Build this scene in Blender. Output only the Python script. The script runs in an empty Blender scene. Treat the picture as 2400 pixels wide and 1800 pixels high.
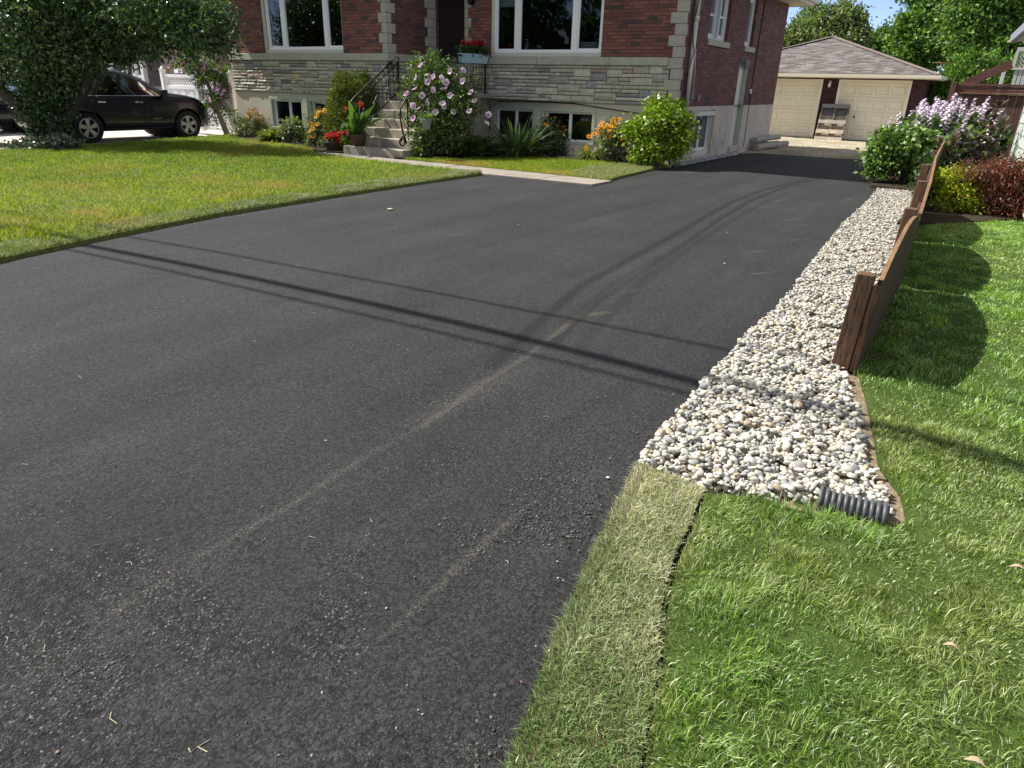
import bpy, bmesh, math, random
import numpy as np
from mathutils import Vector, Matrix

# ------------------------------------------------------------------ camera, light, exposure
sc = bpy.context.scene
CAMH = 1.5
FPX = 1611.63
cR = np.array([0.83080828, 0.5560203, 0.02447495])
cU = np.array([-0.24055008, 0.31908011, 0.91669163])
cF = np.array([-0.50188969, 0.76748245, -0.39884513])
CAM = np.array([0.0, 0.0, CAMH])
cd = bpy.data.cameras.new('camera')
cam = bpy.data.objects.new('camera', cd)
sc.collection.objects.link(cam)
cam.matrix_world = Matrix(((cR[0], cU[0], -cF[0], 0), (cR[1], cU[1], -cF[1], 0), (cR[2], cU[2], -cF[2], CAMH), (0, 0, 0, 1)))
cd.sensor_fit = 'HORIZONTAL'
cd.sensor_width = 36.0
cd.lens = FPX / 2400.0 * 36.0
cd.clip_start = 0.05
cd.clip_end = 1500.0
sc.camera = cam

SUN = np.array([0.86, 0.16, -1.0])          # direction the light travels
SUN = SUN / np.linalg.norm(SUN)
w = bpy.data.worlds.new('World'); sc.world = w; w.use_nodes = True
nt = w.node_tree
for n in list(nt.nodes): nt.nodes.remove(n)
sky = nt.nodes.new('ShaderNodeTexSky'); sky.sky_type = 'NISHITA'; sky.sun_disc = False
sky.sun_elevation = math.asin(-SUN[2])
sky.sun_rotation = math.atan2(-SUN[0], -SUN[1])
sky.air_density = 0.62; sky.dust_density = 0.25; sky.ozone_density = 6.0; sky.altitude = 100
bgn = nt.nodes.new('ShaderNodeBackground'); bgn.inputs[1].default_value = 0.13
wo = nt.nodes.new('ShaderNodeOutputWorld')
# unseen upper sky whitened and brightened to lift the shade; low band stays blue
tco = nt.nodes.new('ShaderNodeTexCoord'); sep = nt.nodes.new('ShaderNodeSeparateXYZ'); nt.links.new(tco.outputs['Generated'], sep.inputs[0])
mr = nt.nodes.new('ShaderNodeMapRange'); mr.inputs[1].default_value = .12; mr.inputs[2].default_value = .40; mr.inputs[3].default_value = 0; mr.inputs[4].default_value = .85
nt.links.new(sep.outputs[2], mr.inputs[0])
bw = nt.nodes.new('ShaderNodeRGBToBW'); nt.links.new(sky.outputs[0], bw.inputs[0])
vm = nt.nodes.new('ShaderNodeVectorMath'); vm.operation = 'SCALE'; vm.inputs[0].default_value = (1.70, 1.72, 1.80); nt.links.new(bw.outputs[0], vm.inputs['Scale'])
vl = nt.nodes.new('ShaderNodeVectorMath'); vl.operation = 'MULTIPLY'; vl.inputs[1].default_value = (.80, .66, .66); nt.links.new(sky.outputs[0], vl.inputs[0])
mxs = nt.nodes.new('ShaderNodeMix'); mxs.data_type = 'RGBA'; nt.links.new(mr.outputs[0], mxs.inputs[0]); nt.links.new(vl.outputs[0], mxs.inputs[6]); nt.links.new(vm.outputs[0], mxs.inputs[7])
nt.links.new(mxs.outputs[2], bgn.inputs[0]); nt.links.new(bgn.outputs[0], wo.inputs[0])
sd = bpy.data.lights.new('sun', 'SUN'); sd.energy = 3.5; sd.angle = math.radians(0.53); sd.color = (1.0, 0.965, 0.905)
so = bpy.data.objects.new('sun', sd); sc.collection.objects.link(so)
so.rotation_euler = Vector(SUN).to_track_quat('-Z', 'Y').to_euler()
sc.view_settings.view_transform = 'Standard'; sc.view_settings.look = 'None'
sc.view_settings.exposure = 1.24; sc.view_settings.gamma = 1.0
sc.cycles.max_bounces = 8
sc.cycles.transparent_max_bounces = 12
sc.cycles.sample_clamp_indirect = 6.0

# ------------------------------------------------------------------ helpers
rng = np.random.default_rng(7)
random.seed(7)
COL = sc.collection
IDENT = set()

def ray(x, y): return cR * (x - 1200) / FPX - cU * (y - 900) / FPX + cF
def AT(x, y, D): return CAM + ray(x, y) * D                 # photo pixel at a depth
def G(x, y, z=0.0): d = ray(x, y); return CAM + d * ((z - CAMH) / d[2])
def FY(x, y, Y): d = ray(x, y); return CAM + d * (Y / d[1])
def FX(x, y, X): d = ray(x, y); return CAM + d * (X / d[0])
def depth(p): return float((np.asarray(p, float) - CAM) @ cF)

def tag(o, label=None, cat=None, group=None, kind=None):
    if label: o['label'] = label
    if cat: o['category'] = cat
    if group: o['group'] = group
    if kind: o['kind'] = kind
    return o

def empty(name, loc, label, cat, group=None, rz=0.0):
    o = bpy.data.objects.new(name, None); COL.objects.link(o)
    o.location = [float(v) for v in loc]; o.rotation_euler[2] = rz
    o.empty_display_size = 0.1
    return tag(o, label, cat, group)

def link(name, me, parent=None, world=True):
    o = bpy.data.objects.new(name, me); COL.objects.link(o)
    if parent is not None:
        o.parent = parent
        if world and o.parent.name not in IDENT:      # mesh data is in world coordinates
            M = Matrix.Translation(parent.location) @ parent.rotation_euler.to_matrix().to_4x4()
            o.matrix_parent_inverse = M.inverted()
        if world: IDENT.add(o.name)
    return o

def npmesh(name, V, faces, mat=None, col=None, parent=None, smooth=False, attrs=None):
    """V (n,3); faces: list of (m,k) integer arrays."""
    V = np.asarray(V, np.float32)
    me = bpy.data.meshes.new(name)
    me.vertices.add(len(V)); me.vertices.foreach_set('co', V.ravel())
    if not isinstance(faces, list): faces = [faces]
    faces = [np.asarray(f, np.int32) for f in faces if len(f)]
    tot = np.concatenate([np.full(len(f), f.shape[1], np.int32) for f in faces])
    idx = np.concatenate([f.ravel() for f in faces])
    me.loops.add(len(idx)); me.loops.foreach_set('vertex_index', idx)
    me.polygons.add(len(tot))
    st = np.concatenate([[0], np.cumsum(tot)[:-1]]).astype(np.int32)
    me.polygons.foreach_set('loop_start', st); me.polygons.foreach_set('loop_total', tot)
    if smooth: me.polygons.foreach_set('use_smooth', np.ones(len(tot), bool))
    if col is not None:
        c = np.ones((len(V), 4), np.float32); c[:, :3] = col
        a = me.color_attributes.new('Col', 'FLOAT_COLOR', 'POINT'); a.data.foreach_set('color', c.ravel())
    for k, v in (attrs or {}).items():
        a = me.attributes.new(k, 'FLOAT', 'POINT'); a.data.foreach_set('value', np.asarray(v, np.float32))
    me.update(calc_edges=True); me.validate()
    if mat: me.materials.append(mat)
    return link(name, me, parent)

class MB:
    """collects simple shapes (world coordinates) into one mesh"""
    def __init__(s): s.v = []; s.f = []; s.c = []; s.cur = None
    def add(s, vs, fs):
        o = len(s.v); s.v += [tuple(map(float, p)) for p in vs]; s.f += [[i + o for i in f] for f in fs]
        s.c += [s.cur] * len(vs)
        return s
    def box(s, a, b):
        (x0, y0, z0), (x1, y1, z1) = a, b
        if x0 > x1: x0, x1 = x1, x0
        if y0 > y1: y0, y1 = y1, y0
        if z0 > z1: z0, z1 = z1, z0
        return s.add([(x0, y0, z0), (x1, y0, z0), (x1, y1, z0), (x0, y1, z0), (x0, y0, z1), (x1, y0, z1), (x1, y1, z1), (x0, y1, z1)],
                     [(3, 2, 1, 0), (4, 5, 6, 7), (0, 1, 5, 4), (1, 2, 6, 5), (2, 3, 7, 6), (3, 0, 4, 7)])
    def beam(s, p, q, wx, wz, up=(0, 0, 1)):
        p, q = np.array(p, float), np.array(q, float); d = q - p; d /= np.linalg.norm(d)
        u = np.array(up, float); r = np.cross(d, u); r /= np.linalg.norm(r); u = np.cross(r, d)
        vs = [b + r * sx * wx / 2 + u * sz * wz / 2 for b in (p, q) for sx, sz in ((-1, -1), (1, -1), (1, 1), (-1, 1))]
        return s.add(vs, [(0, 1, 2, 3), (7, 6, 5, 4), (0, 4, 5, 1), (1, 5, 6, 2), (2, 6, 7, 3), (3, 7, 4, 0)])
    def quad(s, *p): return s.add(p, [tuple(range(len(p)))])
    def prism(s, pts, z0, z1):
        n = len(pts)
        return s.add([(x, y, z0) for x, y in pts] + [(x, y, z1) for x, y in pts],
                     [tuple(range(n))[::-1], tuple(range(n, 2 * n))] + [(i, (i + 1) % n, n + (i + 1) % n, n + i) for i in range(n)])
    def tube(s, pts, r, n=8, cap=True):
        pts = [np.array(p, float) for p in pts]
        rs = r if isinstance(r, (list, tuple, np.ndarray)) else [r] * len(pts)
        vs = []; prev = None
        for i, p in enumerate(pts):
            d = (pts[min(i + 1, len(pts) - 1)] - pts[max(i - 1, 0)]); d /= (np.linalg.norm(d) + 1e-9)
            if prev is None:
                a = np.array([0, 0, 1.0]) if abs(d[2]) < .9 else np.array([1.0, 0, 0])
            else: a = prev
            u = a - d * (a @ d); u /= np.linalg.norm(u); prev = u; v = np.cross(d, u)
            vs += [p + (u * math.cos(t) + v * math.sin(t)) * rs[i] for t in np.arange(n) * 2 * math.pi / n]
        fs = [(i * n + j, i * n + (j + 1) % n, (i + 1) * n + (j + 1) % n, (i + 1) * n + j) for i in range(len(pts) - 1) for j in range(n)]
        if cap: fs += [tuple(range(n))[::-1], tuple((len(pts) - 1) * n + j for j in range(n))]
        return s.add(vs, fs)
    def lathe(s, c, prof, n=20):
        vs = [(c[0] + r * math.cos(t), c[1] + r * math.sin(t), c[2] + z) for r, z in prof for t in np.arange(n) * 2 * math.pi / n]
        fs = [(i * n + j, i * n + (j + 1) % n, (i + 1) * n + (j + 1) % n, (i + 1) * n + j) for i in range(len(prof) - 1) for j in range(n)]
        fs += [tuple(range(n))[::-1], tuple((len(prof) - 1) * n + j for j in range(n))]
        return s.add(vs, fs)
    def build(s, name, mat, parent=None, smooth=False, bevel=0.0, world=True):
        me = bpy.data.meshes.new(name)
        me.from_pydata(s.v, [], s.f)
        if any(c is not None for c in s.c):
            c = np.ones((len(s.v), 4), np.float32); c[:, :3] = [k or (1, 1, 1) for k in s.c]
            a = me.color_attributes.new('Col', 'FLOAT_COLOR', 'POINT'); a.data.foreach_set('color', c.ravel())
        me.materials.append(mat)
        me.update()
        if smooth:
            me.polygons.foreach_set('use_smooth', np.ones(len(me.polygons), bool))
        if bevel > 0:
            bm = bmesh.new(); bm.from_mesh(me)
            es = [e for e in bm.edges if len(e.link_faces) == 2 and e.calc_face_angle(0) > 0.5]
            bmesh.ops.bevel(bm, geom=es, offset=bevel, segments=2, affect='EDGES', profile=0.5, clamp_overlap=True)
            bm.to_mesh(me); bm.free()
        return link(name, me, parent, world)

def copy_tree(o, parent=None):
    c = o.copy(); COL.objects.link(c)
    if parent is not None:
        c.parent = parent
    for ch in list(o.children):
        copy_tree(ch, c)
    return c

def vnoise(x, y, s, seed=0):
    """smooth value noise 0..1"""
    r = np.random.default_rng(seed + 991); T = r.random((256, 256))
    x = np.asarray(x) / s + 1000.37; y = np.asarray(y) / s + 1000.71
    xi = np.floor(x).astype(int); yi = np.floor(y).astype(int); fx = x - xi; fy = y - yi
    fx = fx * fx * (3 - 2 * fx); fy = fy * fy * (3 - 2 * fy)
    a = T[xi % 256, yi % 256]; b = T[(xi + 1) % 256, yi % 256]; c = T[xi % 256, (yi + 1) % 256]; d = T[(xi + 1) % 256, (yi + 1) % 256]
    return (a * (1 - fx) + b * fx) * (1 - fy) + (c * (1 - fx) + d * fx) * fy

def inpoly(x, y, poly):
    r = np.zeros(len(x), bool); n = len(poly)
    for i in range(n):
        x0, y0 = poly[i]; x1, y1 = poly[(i + 1) % n]
        c = ((y0 > y) != (y1 > y)) & (x < (x1 - x0) * (y - y0) / (y1 - y0 + 1e-12) + x0)
        r ^= c
    return r

def polydist(x, y, pts):
    d = np.full(len(x), 1e9)
    for (ax, ay), (bx, by) in zip(pts[:-1], pts[1:]):
        vx, vy = bx - ax, by - ay; t = np.clip(((x - ax) * vx + (y - ay) * vy) / (vx * vx + vy * vy), 0, 1)
        d = np.minimum(d, np.hypot(x - ax - t * vx, y - ay - t * vy))
    return d

# ------------------------------------------------------------------ materials
def newmat(name):
    m = bpy.data.materials.new(name); m.use_nodes = True
    nt = m.node_tree; b = nt.nodes['Principled BSDF']
    return m, nt, b

def N(nt, t, **kw):
    n = nt.nodes.new(t)
    for k, v in kw.items(): setattr(n, k, v)
    return n

def noise(nt, scale, detail=4, vec=None, rough=.55):
    n = N(nt, 'ShaderNodeTexNoise'); n.inputs['Scale'].default_value = scale; n.inputs['Detail'].default_value = detail
    n.inputs['Roughness'].default_value = rough
    if vec is not None: nt.links.new(vec, n.inputs['Vector'])
    return n

def ramp(nt, src, stops):
    r = N(nt, 'ShaderNodeValToRGB'); nt.links.new(src, r.inputs[0])
    el = r.color_ramp.elements
    while len(el) < len(stops): el.new(0.5)
    for e, (p, c) in zip(el, stops): e.position = p; e.color = (*c, 1) if len(c) == 3 else c
    return r

def mixc(nt, fac, a, b, mode='MIX'):
    n = N(nt, 'ShaderNodeMix', data_type='RGBA', blend_type=mode)
    for sock, v in ((n.inputs[0], fac), (n.inputs[6], a), (n.inputs[7], b)):
        if isinstance(v, (int, float)): sock.default_value = v
        elif isinstance(v, tuple): sock.default_value = (*v, 1) if len(v) == 3 else v
        else: nt.links.new(v, sock)
    return n.outputs[2]

def mth(nt, op, a, b=None, c=None):
    n = N(nt, 'ShaderNodeMath', operation=op)
    for i, v in enumerate((a, b, c)):
        if v is None: continue
        if isinstance(v, (int, float)): n.inputs[i].default_value = v
        else: nt.links.new(v, n.inputs[i])
    return n.outputs[0]

def objco(nt): return N(nt, 'ShaderNodeTexCoord').outputs['Object']

def bump(nt, b, h, strength, dist=.01):
    n = N(nt, 'ShaderNodeBump'); n.inputs['Strength'].default_value = strength; n.inputs['Distance'].default_value = dist
    nt.links.new(h, n.inputs['Height']); nt.links.new(n.outputs[0], b.inputs['Normal']); return n

def simple(name, col, rough=.6, metal=0, var=.15, scale=6, bmp=0.0, bscale=60, spec=.5, coat=0, bdist=.004):
    m, nt, b = newmat(name); co = objco(nt)
    n = noise(nt, scale, 5, co); n2 = noise(nt, scale * 7.3, 3, co)
    f = mth(nt, 'ADD', mth(nt, 'MULTIPLY', n.outputs[0], .65), mth(nt, 'MULTIPLY', n2.outputs[0], .35))
    r = ramp(nt, f, [(.3, tuple(c * (1 - var) for c in col)), (.7, tuple(min(1, c * (1 + var)) for c in col))])
    nt.links.new(r.outputs[0], b.inputs['Base Color'])
    b.inputs['Roughness'].default_value = rough; b.inputs['Metallic'].default_value = metal
    b.inputs['Specular IOR Level'].default_value = spec; b.inputs['Coat Weight'].default_value = coat
    if bmp > 0: bump(nt, b, noise(nt, bscale, 4, co).outputs[0], bmp, bdist)
    return m

def vcol(name, rough=.5, trans=0.0, spec=.5, tint=(1.3, 1.45, .5), bmp=0, bscale=80, nvar=0, bdist=.004):
    """colour of each leaf, blade, stone or plank comes from its own attribute"""
    m, nt, b = newmat(name); a = N(nt, 'ShaderNodeAttribute', attribute_name='Col')
    c = a.outputs['Color']
    if nvar or bmp:
        co = objco(nt)
        if nvar:
            n = noise(nt, bscale * .3, 5, co)
            r = ramp(nt, n.outputs[0], [(.25, (1 - nvar,) * 3), (.75, (1 + nvar,) * 3)])
            c = mixc(nt, 1.0, c, r.outputs[0], 'MULTIPLY')
        if bmp: bump(nt, b, noise(nt, bscale, 5, co).outputs[0], bmp, bdist)
    nt.links.new(c, b.inputs['Base Color'])
    b.inputs['Roughness'].default_value = rough; b.inputs['Specular IOR Level'].default_value = spec
    if trans > 0:
        t = N(nt, 'ShaderNodeBsdfTranslucent'); mx = N(nt, 'ShaderNodeMixShader'); mx.inputs[0].default_value = trans
        nt.links.new(mixc(nt, 1.0, c, tint, 'MULTIPLY'), t.inputs[0])
        nt.links.new(b.outputs[0], mx.inputs[1]); nt.links.new(t.outputs[0], mx.inputs[2])
        nt.links.new(mx.outputs[0], nt.nodes['Material Output'].inputs[0])
    return m

def brickmat(name, ax, c1, c2, dark, mort, bw=.205, bh=.0575, ms=.010, extra=0):
    """running-bond brick laid on a wall whose long axis is ax"""
    m, nt, b = newmat(name); co = objco(nt)
    s = N(nt, 'ShaderNodeSeparateXYZ'); nt.links.new(co, s.inputs[0]); cb = N(nt, 'ShaderNodeCombineXYZ')
    nt.links.new(s.outputs[ax], cb.inputs[0]); nt.links.new(s.outputs[2], cb.inputs[1])
    br = N(nt, 'ShaderNodeTexBrick'); nt.links.new(cb.outputs[0], br.inputs[0])
    br.inputs['Scale'].default_value = 1; br.inputs['Brick Width'].default_value = bw + ms; br.inputs['Row Height'].default_value = bh + ms
    br.inputs['Mortar Size'].default_value = ms * .5; br.inputs['Mortar Smooth'].default_value = .15; br.inputs['Bias'].default_value = 0
    br.inputs['Color1'].default_value = (0, 0, 0, 1); br.inputs['Color2'].default_value = (1, 1, 1, 1); br.inputs['Mortar'].default_value = (.5, .5, .5, 1)
    br.offset = .5
    r = ramp(nt, br.outputs['Color'], [(0, dark), (.08, dark), (.16, c1), (.6, c2), (.9, tuple(c * 1.25 for c in c2)), (1, dark)])
    n = noise(nt, 40, 5, co); rr = ramp(nt, n.outputs[0], [(.3, (.72,) * 3), (.7, (1.2,) * 3)])
    c = mixc(nt, 1, r.outputs[0], rr.outputs[0], 'MULTIPLY')
    n3 = noise(nt, .9, 3, co); r3 = ramp(nt, n3.outputs[0], [(.3, (.85,) * 3), (.7, (1.1,) * 3)])
    c = mixc(nt, 1, c, r3.outputs[0], 'MULTIPLY')
    nt.links.new(mixc(nt, br.outputs['Fac'], c, mort), b.inputs['Base Color'])
    h = mth(nt, 'ADD', mth(nt, 'MULTIPLY', mth(nt, 'SUBTRACT', 1, br.outputs['Fac']), 1.0), mth(nt, 'MULTIPLY', n.outputs[0], .3))
    bump(nt, b, h, .8, .008); b.inputs['Roughness'].default_value = .85; b.inputs['Specular IOR Level'].default_value = .25
    return m

M = {}
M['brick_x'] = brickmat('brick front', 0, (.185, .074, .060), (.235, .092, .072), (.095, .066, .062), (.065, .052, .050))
M['brick_y'] = brickmat('brick side', 1, (.145, .066, .058), (.185, .080, .068), (.095, .062, .060), (.065, .052, .051))  # same brick made darker: the side wall's deeper shade is in its colour
M['brick_g'] = brickmat('garage brick', 0, (.050, .024, .024), (.065, .028, .026), (.035, .022, .022), (.03, .022, .022))
M['brick_gy'] = brickmat('garage brick side', 1, (.050, .024, .024), (.065, .028, .026), (.035, .022, .022), (.03, .022, .022))
M['brick_n'] = brickmat('neighbour brick', 0, (.17, .12, .11), (.22, .15, .135), (.12, .09, .085), (.15, .12, .11))
M['stone'] = vcol('ashlar stone', .9, 0, .2, bmp=.9, bscale=38, nvar=.22, bdist=.02)
M['lime'] = simple('dressed limestone', (.42, .395, .325), .9, var=.16, scale=9, bmp=.8, bscale=45, spec=.2, bdist=.015)
M['joint'] = simple('dark mortar', (.11, .10, .09), .95, var=.1, spec=.1)
M['cream'] = simple('cream paint', (.62, .60, .50), .5, var=.05, scale=3)
M['creamgreen'] = simple('pale painted trim', (.44, .455, .35), .55, var=.07, scale=4)
M['vinyl'] = simple('white vinyl', (.86, .86, .85), .4, var=.03, scale=2)
M['fencevinyl'] = simple('white fence vinyl', (.90, .90, .90), .45, var=.05, scale=2)
M['iron'] = simple('black iron', (.012, .012, .014), .45, .4, var=.2)
M['blackplastic'] = simple('black plastic', (.085, .088, .092), .4, var=.25, scale=20)
M['whitepaint'] = simple('white paint', (.7, .7, .68), .5, var=.05)
M['greyplastic'] = simple('grey plastic', (.22, .24, .27), .5, var=.08)
M['paleblue'] = simple('pale blue plastic', (.42, .60, .68), .5, var=.06)
M['terracotta'] = simple('brown pot', (.10, .06, .045), .8, var=.2, scale=15)
M['darkdoor'] = simple('dark brown door', (.022, .013, .013), .35, var=.15)
M['metal'] = simple('brushed metal', (.6, .6, .6), .3, .9, var=.05)
M['cable'] = simple('black cable', (.015, .015, .016), .6)
M['whitecable'] = simple('white cable', (.65, .63, .6), .5)

def stucco(name, col, stain):
    m, nt, b = newmat(name); co = objco(nt)
    n = noise(nt, 1.3, 6, co); r = ramp(nt, n.outputs[0], [(.3, tuple(c * .85 for c in col)), (.7, tuple(c * 1.1 for c in col))])
    s = N(nt, 'ShaderNodeSeparateXYZ'); nt.links.new(co, s.inputs[0])
    mp = N(nt, 'ShaderNodeMapping'); mp.inputs['Scale'].default_value = (1, 1, .6); nt.links.new(co, mp.inputs[0])
    n2 = noise(nt, 7, 3, mp.outputs[0], .5)
    low = mth(nt, 'SUBTRACT', 1.0, mth(nt, 'MULTIPLY', s.outputs[2], .85))
    k = mth(nt, 'MULTIPLY', mth(nt, 'GREATER_THAN', mth(nt, 'ADD', n2.outputs[0], mth(nt, 'MULTIPLY', low, .10)), .70), stain)
    nt.links.new(mixc(nt, k, r.outputs[0], tuple(c * .5 for c in col)), b.inputs['Base Color'])
    bump(nt, b, noise(nt, 55, 5, co).outputs[0], .5, .006); b.inputs['Roughness'].default_value = .95; b.inputs['Specular IOR Level'].default_value = .15
    return m
M['parging'] = stucco('parged foundation', (.55, .48, .385), .0)
M['parging_s'] = stucco('peeling parging', (.56, .48, .40), .75)

def concrete(name, col, dirt=.5):
    m, nt, b = newmat(name); co = objco(nt)
    n = noise(nt, 2.2, 6, co, .65); n2 = noise(nt, 90, 3, co)
    r = ramp(nt, n.outputs[0], [(.28, tuple(c * (1 - dirt) for c in col)), (.5, col), (.75, tuple(min(1, c * 1.15) for c in col))])
    r2 = ramp(nt, n2.outputs[0], [(.35, (.8,) * 3), (.65, (1.15,) * 3)])
    nt.links.new(mixc(nt, 1, r.outputs[0], r2.outputs[0], 'MULTIPLY'), b.inputs['Base Color'])
    bump(nt, b, noise(nt, 70, 5, co).outputs[0], .4, .005); b.inputs['Roughness'].default_value = .9; b.inputs['Specular IOR Level'].default_value = .25
    return m
M['concrete'] = concrete('path concrete', (.28, .245, .205), .3)
M['steps'] = concrete('step concrete', (.37, .325, .255), .62)
M['drive2'] = concrete('pale concrete drive', (.56, .50, .43), .2)

def woodmat(name, col, ax=2, var=.35, rough=.75, sc_=1.0, fine=0.5):
    m, nt, b = newmat(name); co = objco(nt)
    mp = N(nt, 'ShaderNodeMapping'); v = [14 * sc_] * 3; v[ax] = 1.1 * sc_; mp.inputs['Scale'].default_value = v; nt.links.new(co, mp.inputs[0])
    n = noise(nt, 1.6, 7, mp.outputs[0], .7); n2 = noise(nt, 6.5, 4, mp.outputs[0], .6)
    r = ramp(nt, n.outputs[0], [(.28, tuple(c * (1 - var) for c in col)), (.5, col), (.74, tuple(c * (1 + var) for c in col))])
    r2 = ramp(nt, n2.outputs[0], [(.33, (1 - fine,) * 3), (.5, (1.0,) * 3), (.7, (1.12,) * 3)])
    nt.links.new(mixc(nt, 1, r.outputs[0], r2.outputs[0], 'MULTIPLY'), b.inputs['Base Color'])
    bump(nt, b, n2.outputs[0], .5, .004); b.inputs['Roughness'].default_value = rough; b.inputs['Specular IOR Level'].default_value = .3
    return m
M['fencewood'] = woodmat('stained fence wood', (.135, .074, .041), 2, .55, sc_=1.3, fine=.75)
M['fencewood_y'] = woodmat('stained fence board', (.075, .040, .024), 1, .4)
M['cutwood'] = woodmat('worn board edge', (.22, .125, .065), 1, .35)
M['tallfence'] = woodmat('red brown fence', (.15, .078, .058), 2, .3, sc_=.6)
M['tallrail'] = woodmat('red brown rail', (.16, .070, .056), 0, .3, sc_=.6)
M['greywood'] = woodmat('weathered timber', (.38, .34, .28), 1, .35)
M['bark'] = woodmat('bark', (.055, .043, .035), 2, .5, .95, .7)
M['barkpale'] = woodmat('pale bark', (.22, .17, .12), 2, .4, .95, .9)

def glassmat(name, tint=(.5, .55, .56), dark=(.008, .010, .012), seethrough=.55):
    m, nt, b = newmat(name); nt.nodes.remove(b)
    t = N(nt, 'ShaderNodeBsdfTransparent'); t.inputs[0].default_value = (*tint, 1)
    g = N(nt, 'ShaderNodeBsdfGlossy'); g.inputs['Roughness'].default_value = .02; g.inputs[0].default_value = (.95, .98, 1, 1)
    f = N(nt, 'ShaderNodeFresnel'); f.inputs[0].default_value = 1.6
    mx = N(nt, 'ShaderNodeMixShader'); nt.links.new(f.outputs[0], mx.inputs[0]); nt.links.new(t.outputs[0], mx.inputs[1]); nt.links.new(g.outputs[0], mx.inputs[2])
    nt.links.new(mx.outputs[0], nt.nodes['Material Output'].inputs[0])
    return m
M['glass'] = glassmat('window glass')
M['screen'] = simple('dark insect screen', (.10, .115, .125), .7, var=.1, scale=3)
M['cabinglass'] = glassmat('green car glass', (.72, .88, .82))
M['tinted'] = simple('tinted car glass', (.006, .008, .010), .03, var=.05, spec=.6)
M['room'] = simple('room interior', (.05, .045, .04), .9, var=.2, scale=1)
# ------------------------------------------------------------------ ground, drive, paths
def groundmat():
    m, nt, b = newmat('rough ground'); co = objco(nt)
    n = noise(nt, .35, 6, co); n2 = noise(nt, 5, 5, co)
    r = ramp(nt, n.outputs[0], [(.3, (.05, .075, .02)), (.55, (.075, .10, .03)), (.75, (.12, .11, .05))])
    r2 = ramp(nt, n2.outputs[0], [(.3, (.7,) * 3), (.7, (1.25,) * 3)])
    nt.links.new(mixc(nt, 1, r.outputs[0], r2.outputs[0], 'MULTIPLY'), b.inputs['Base Color'])
    bump(nt, b, n2.outputs[0], .5, .03); b.inputs['Roughness'].default_value = .95
    return m
tag(MB().quad((-400, -300, -.16), (400, -300, -.16), (400, 500, -.16), (-400, 500, -.16)).build('ground', groundmat()), kind='structure')

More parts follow.
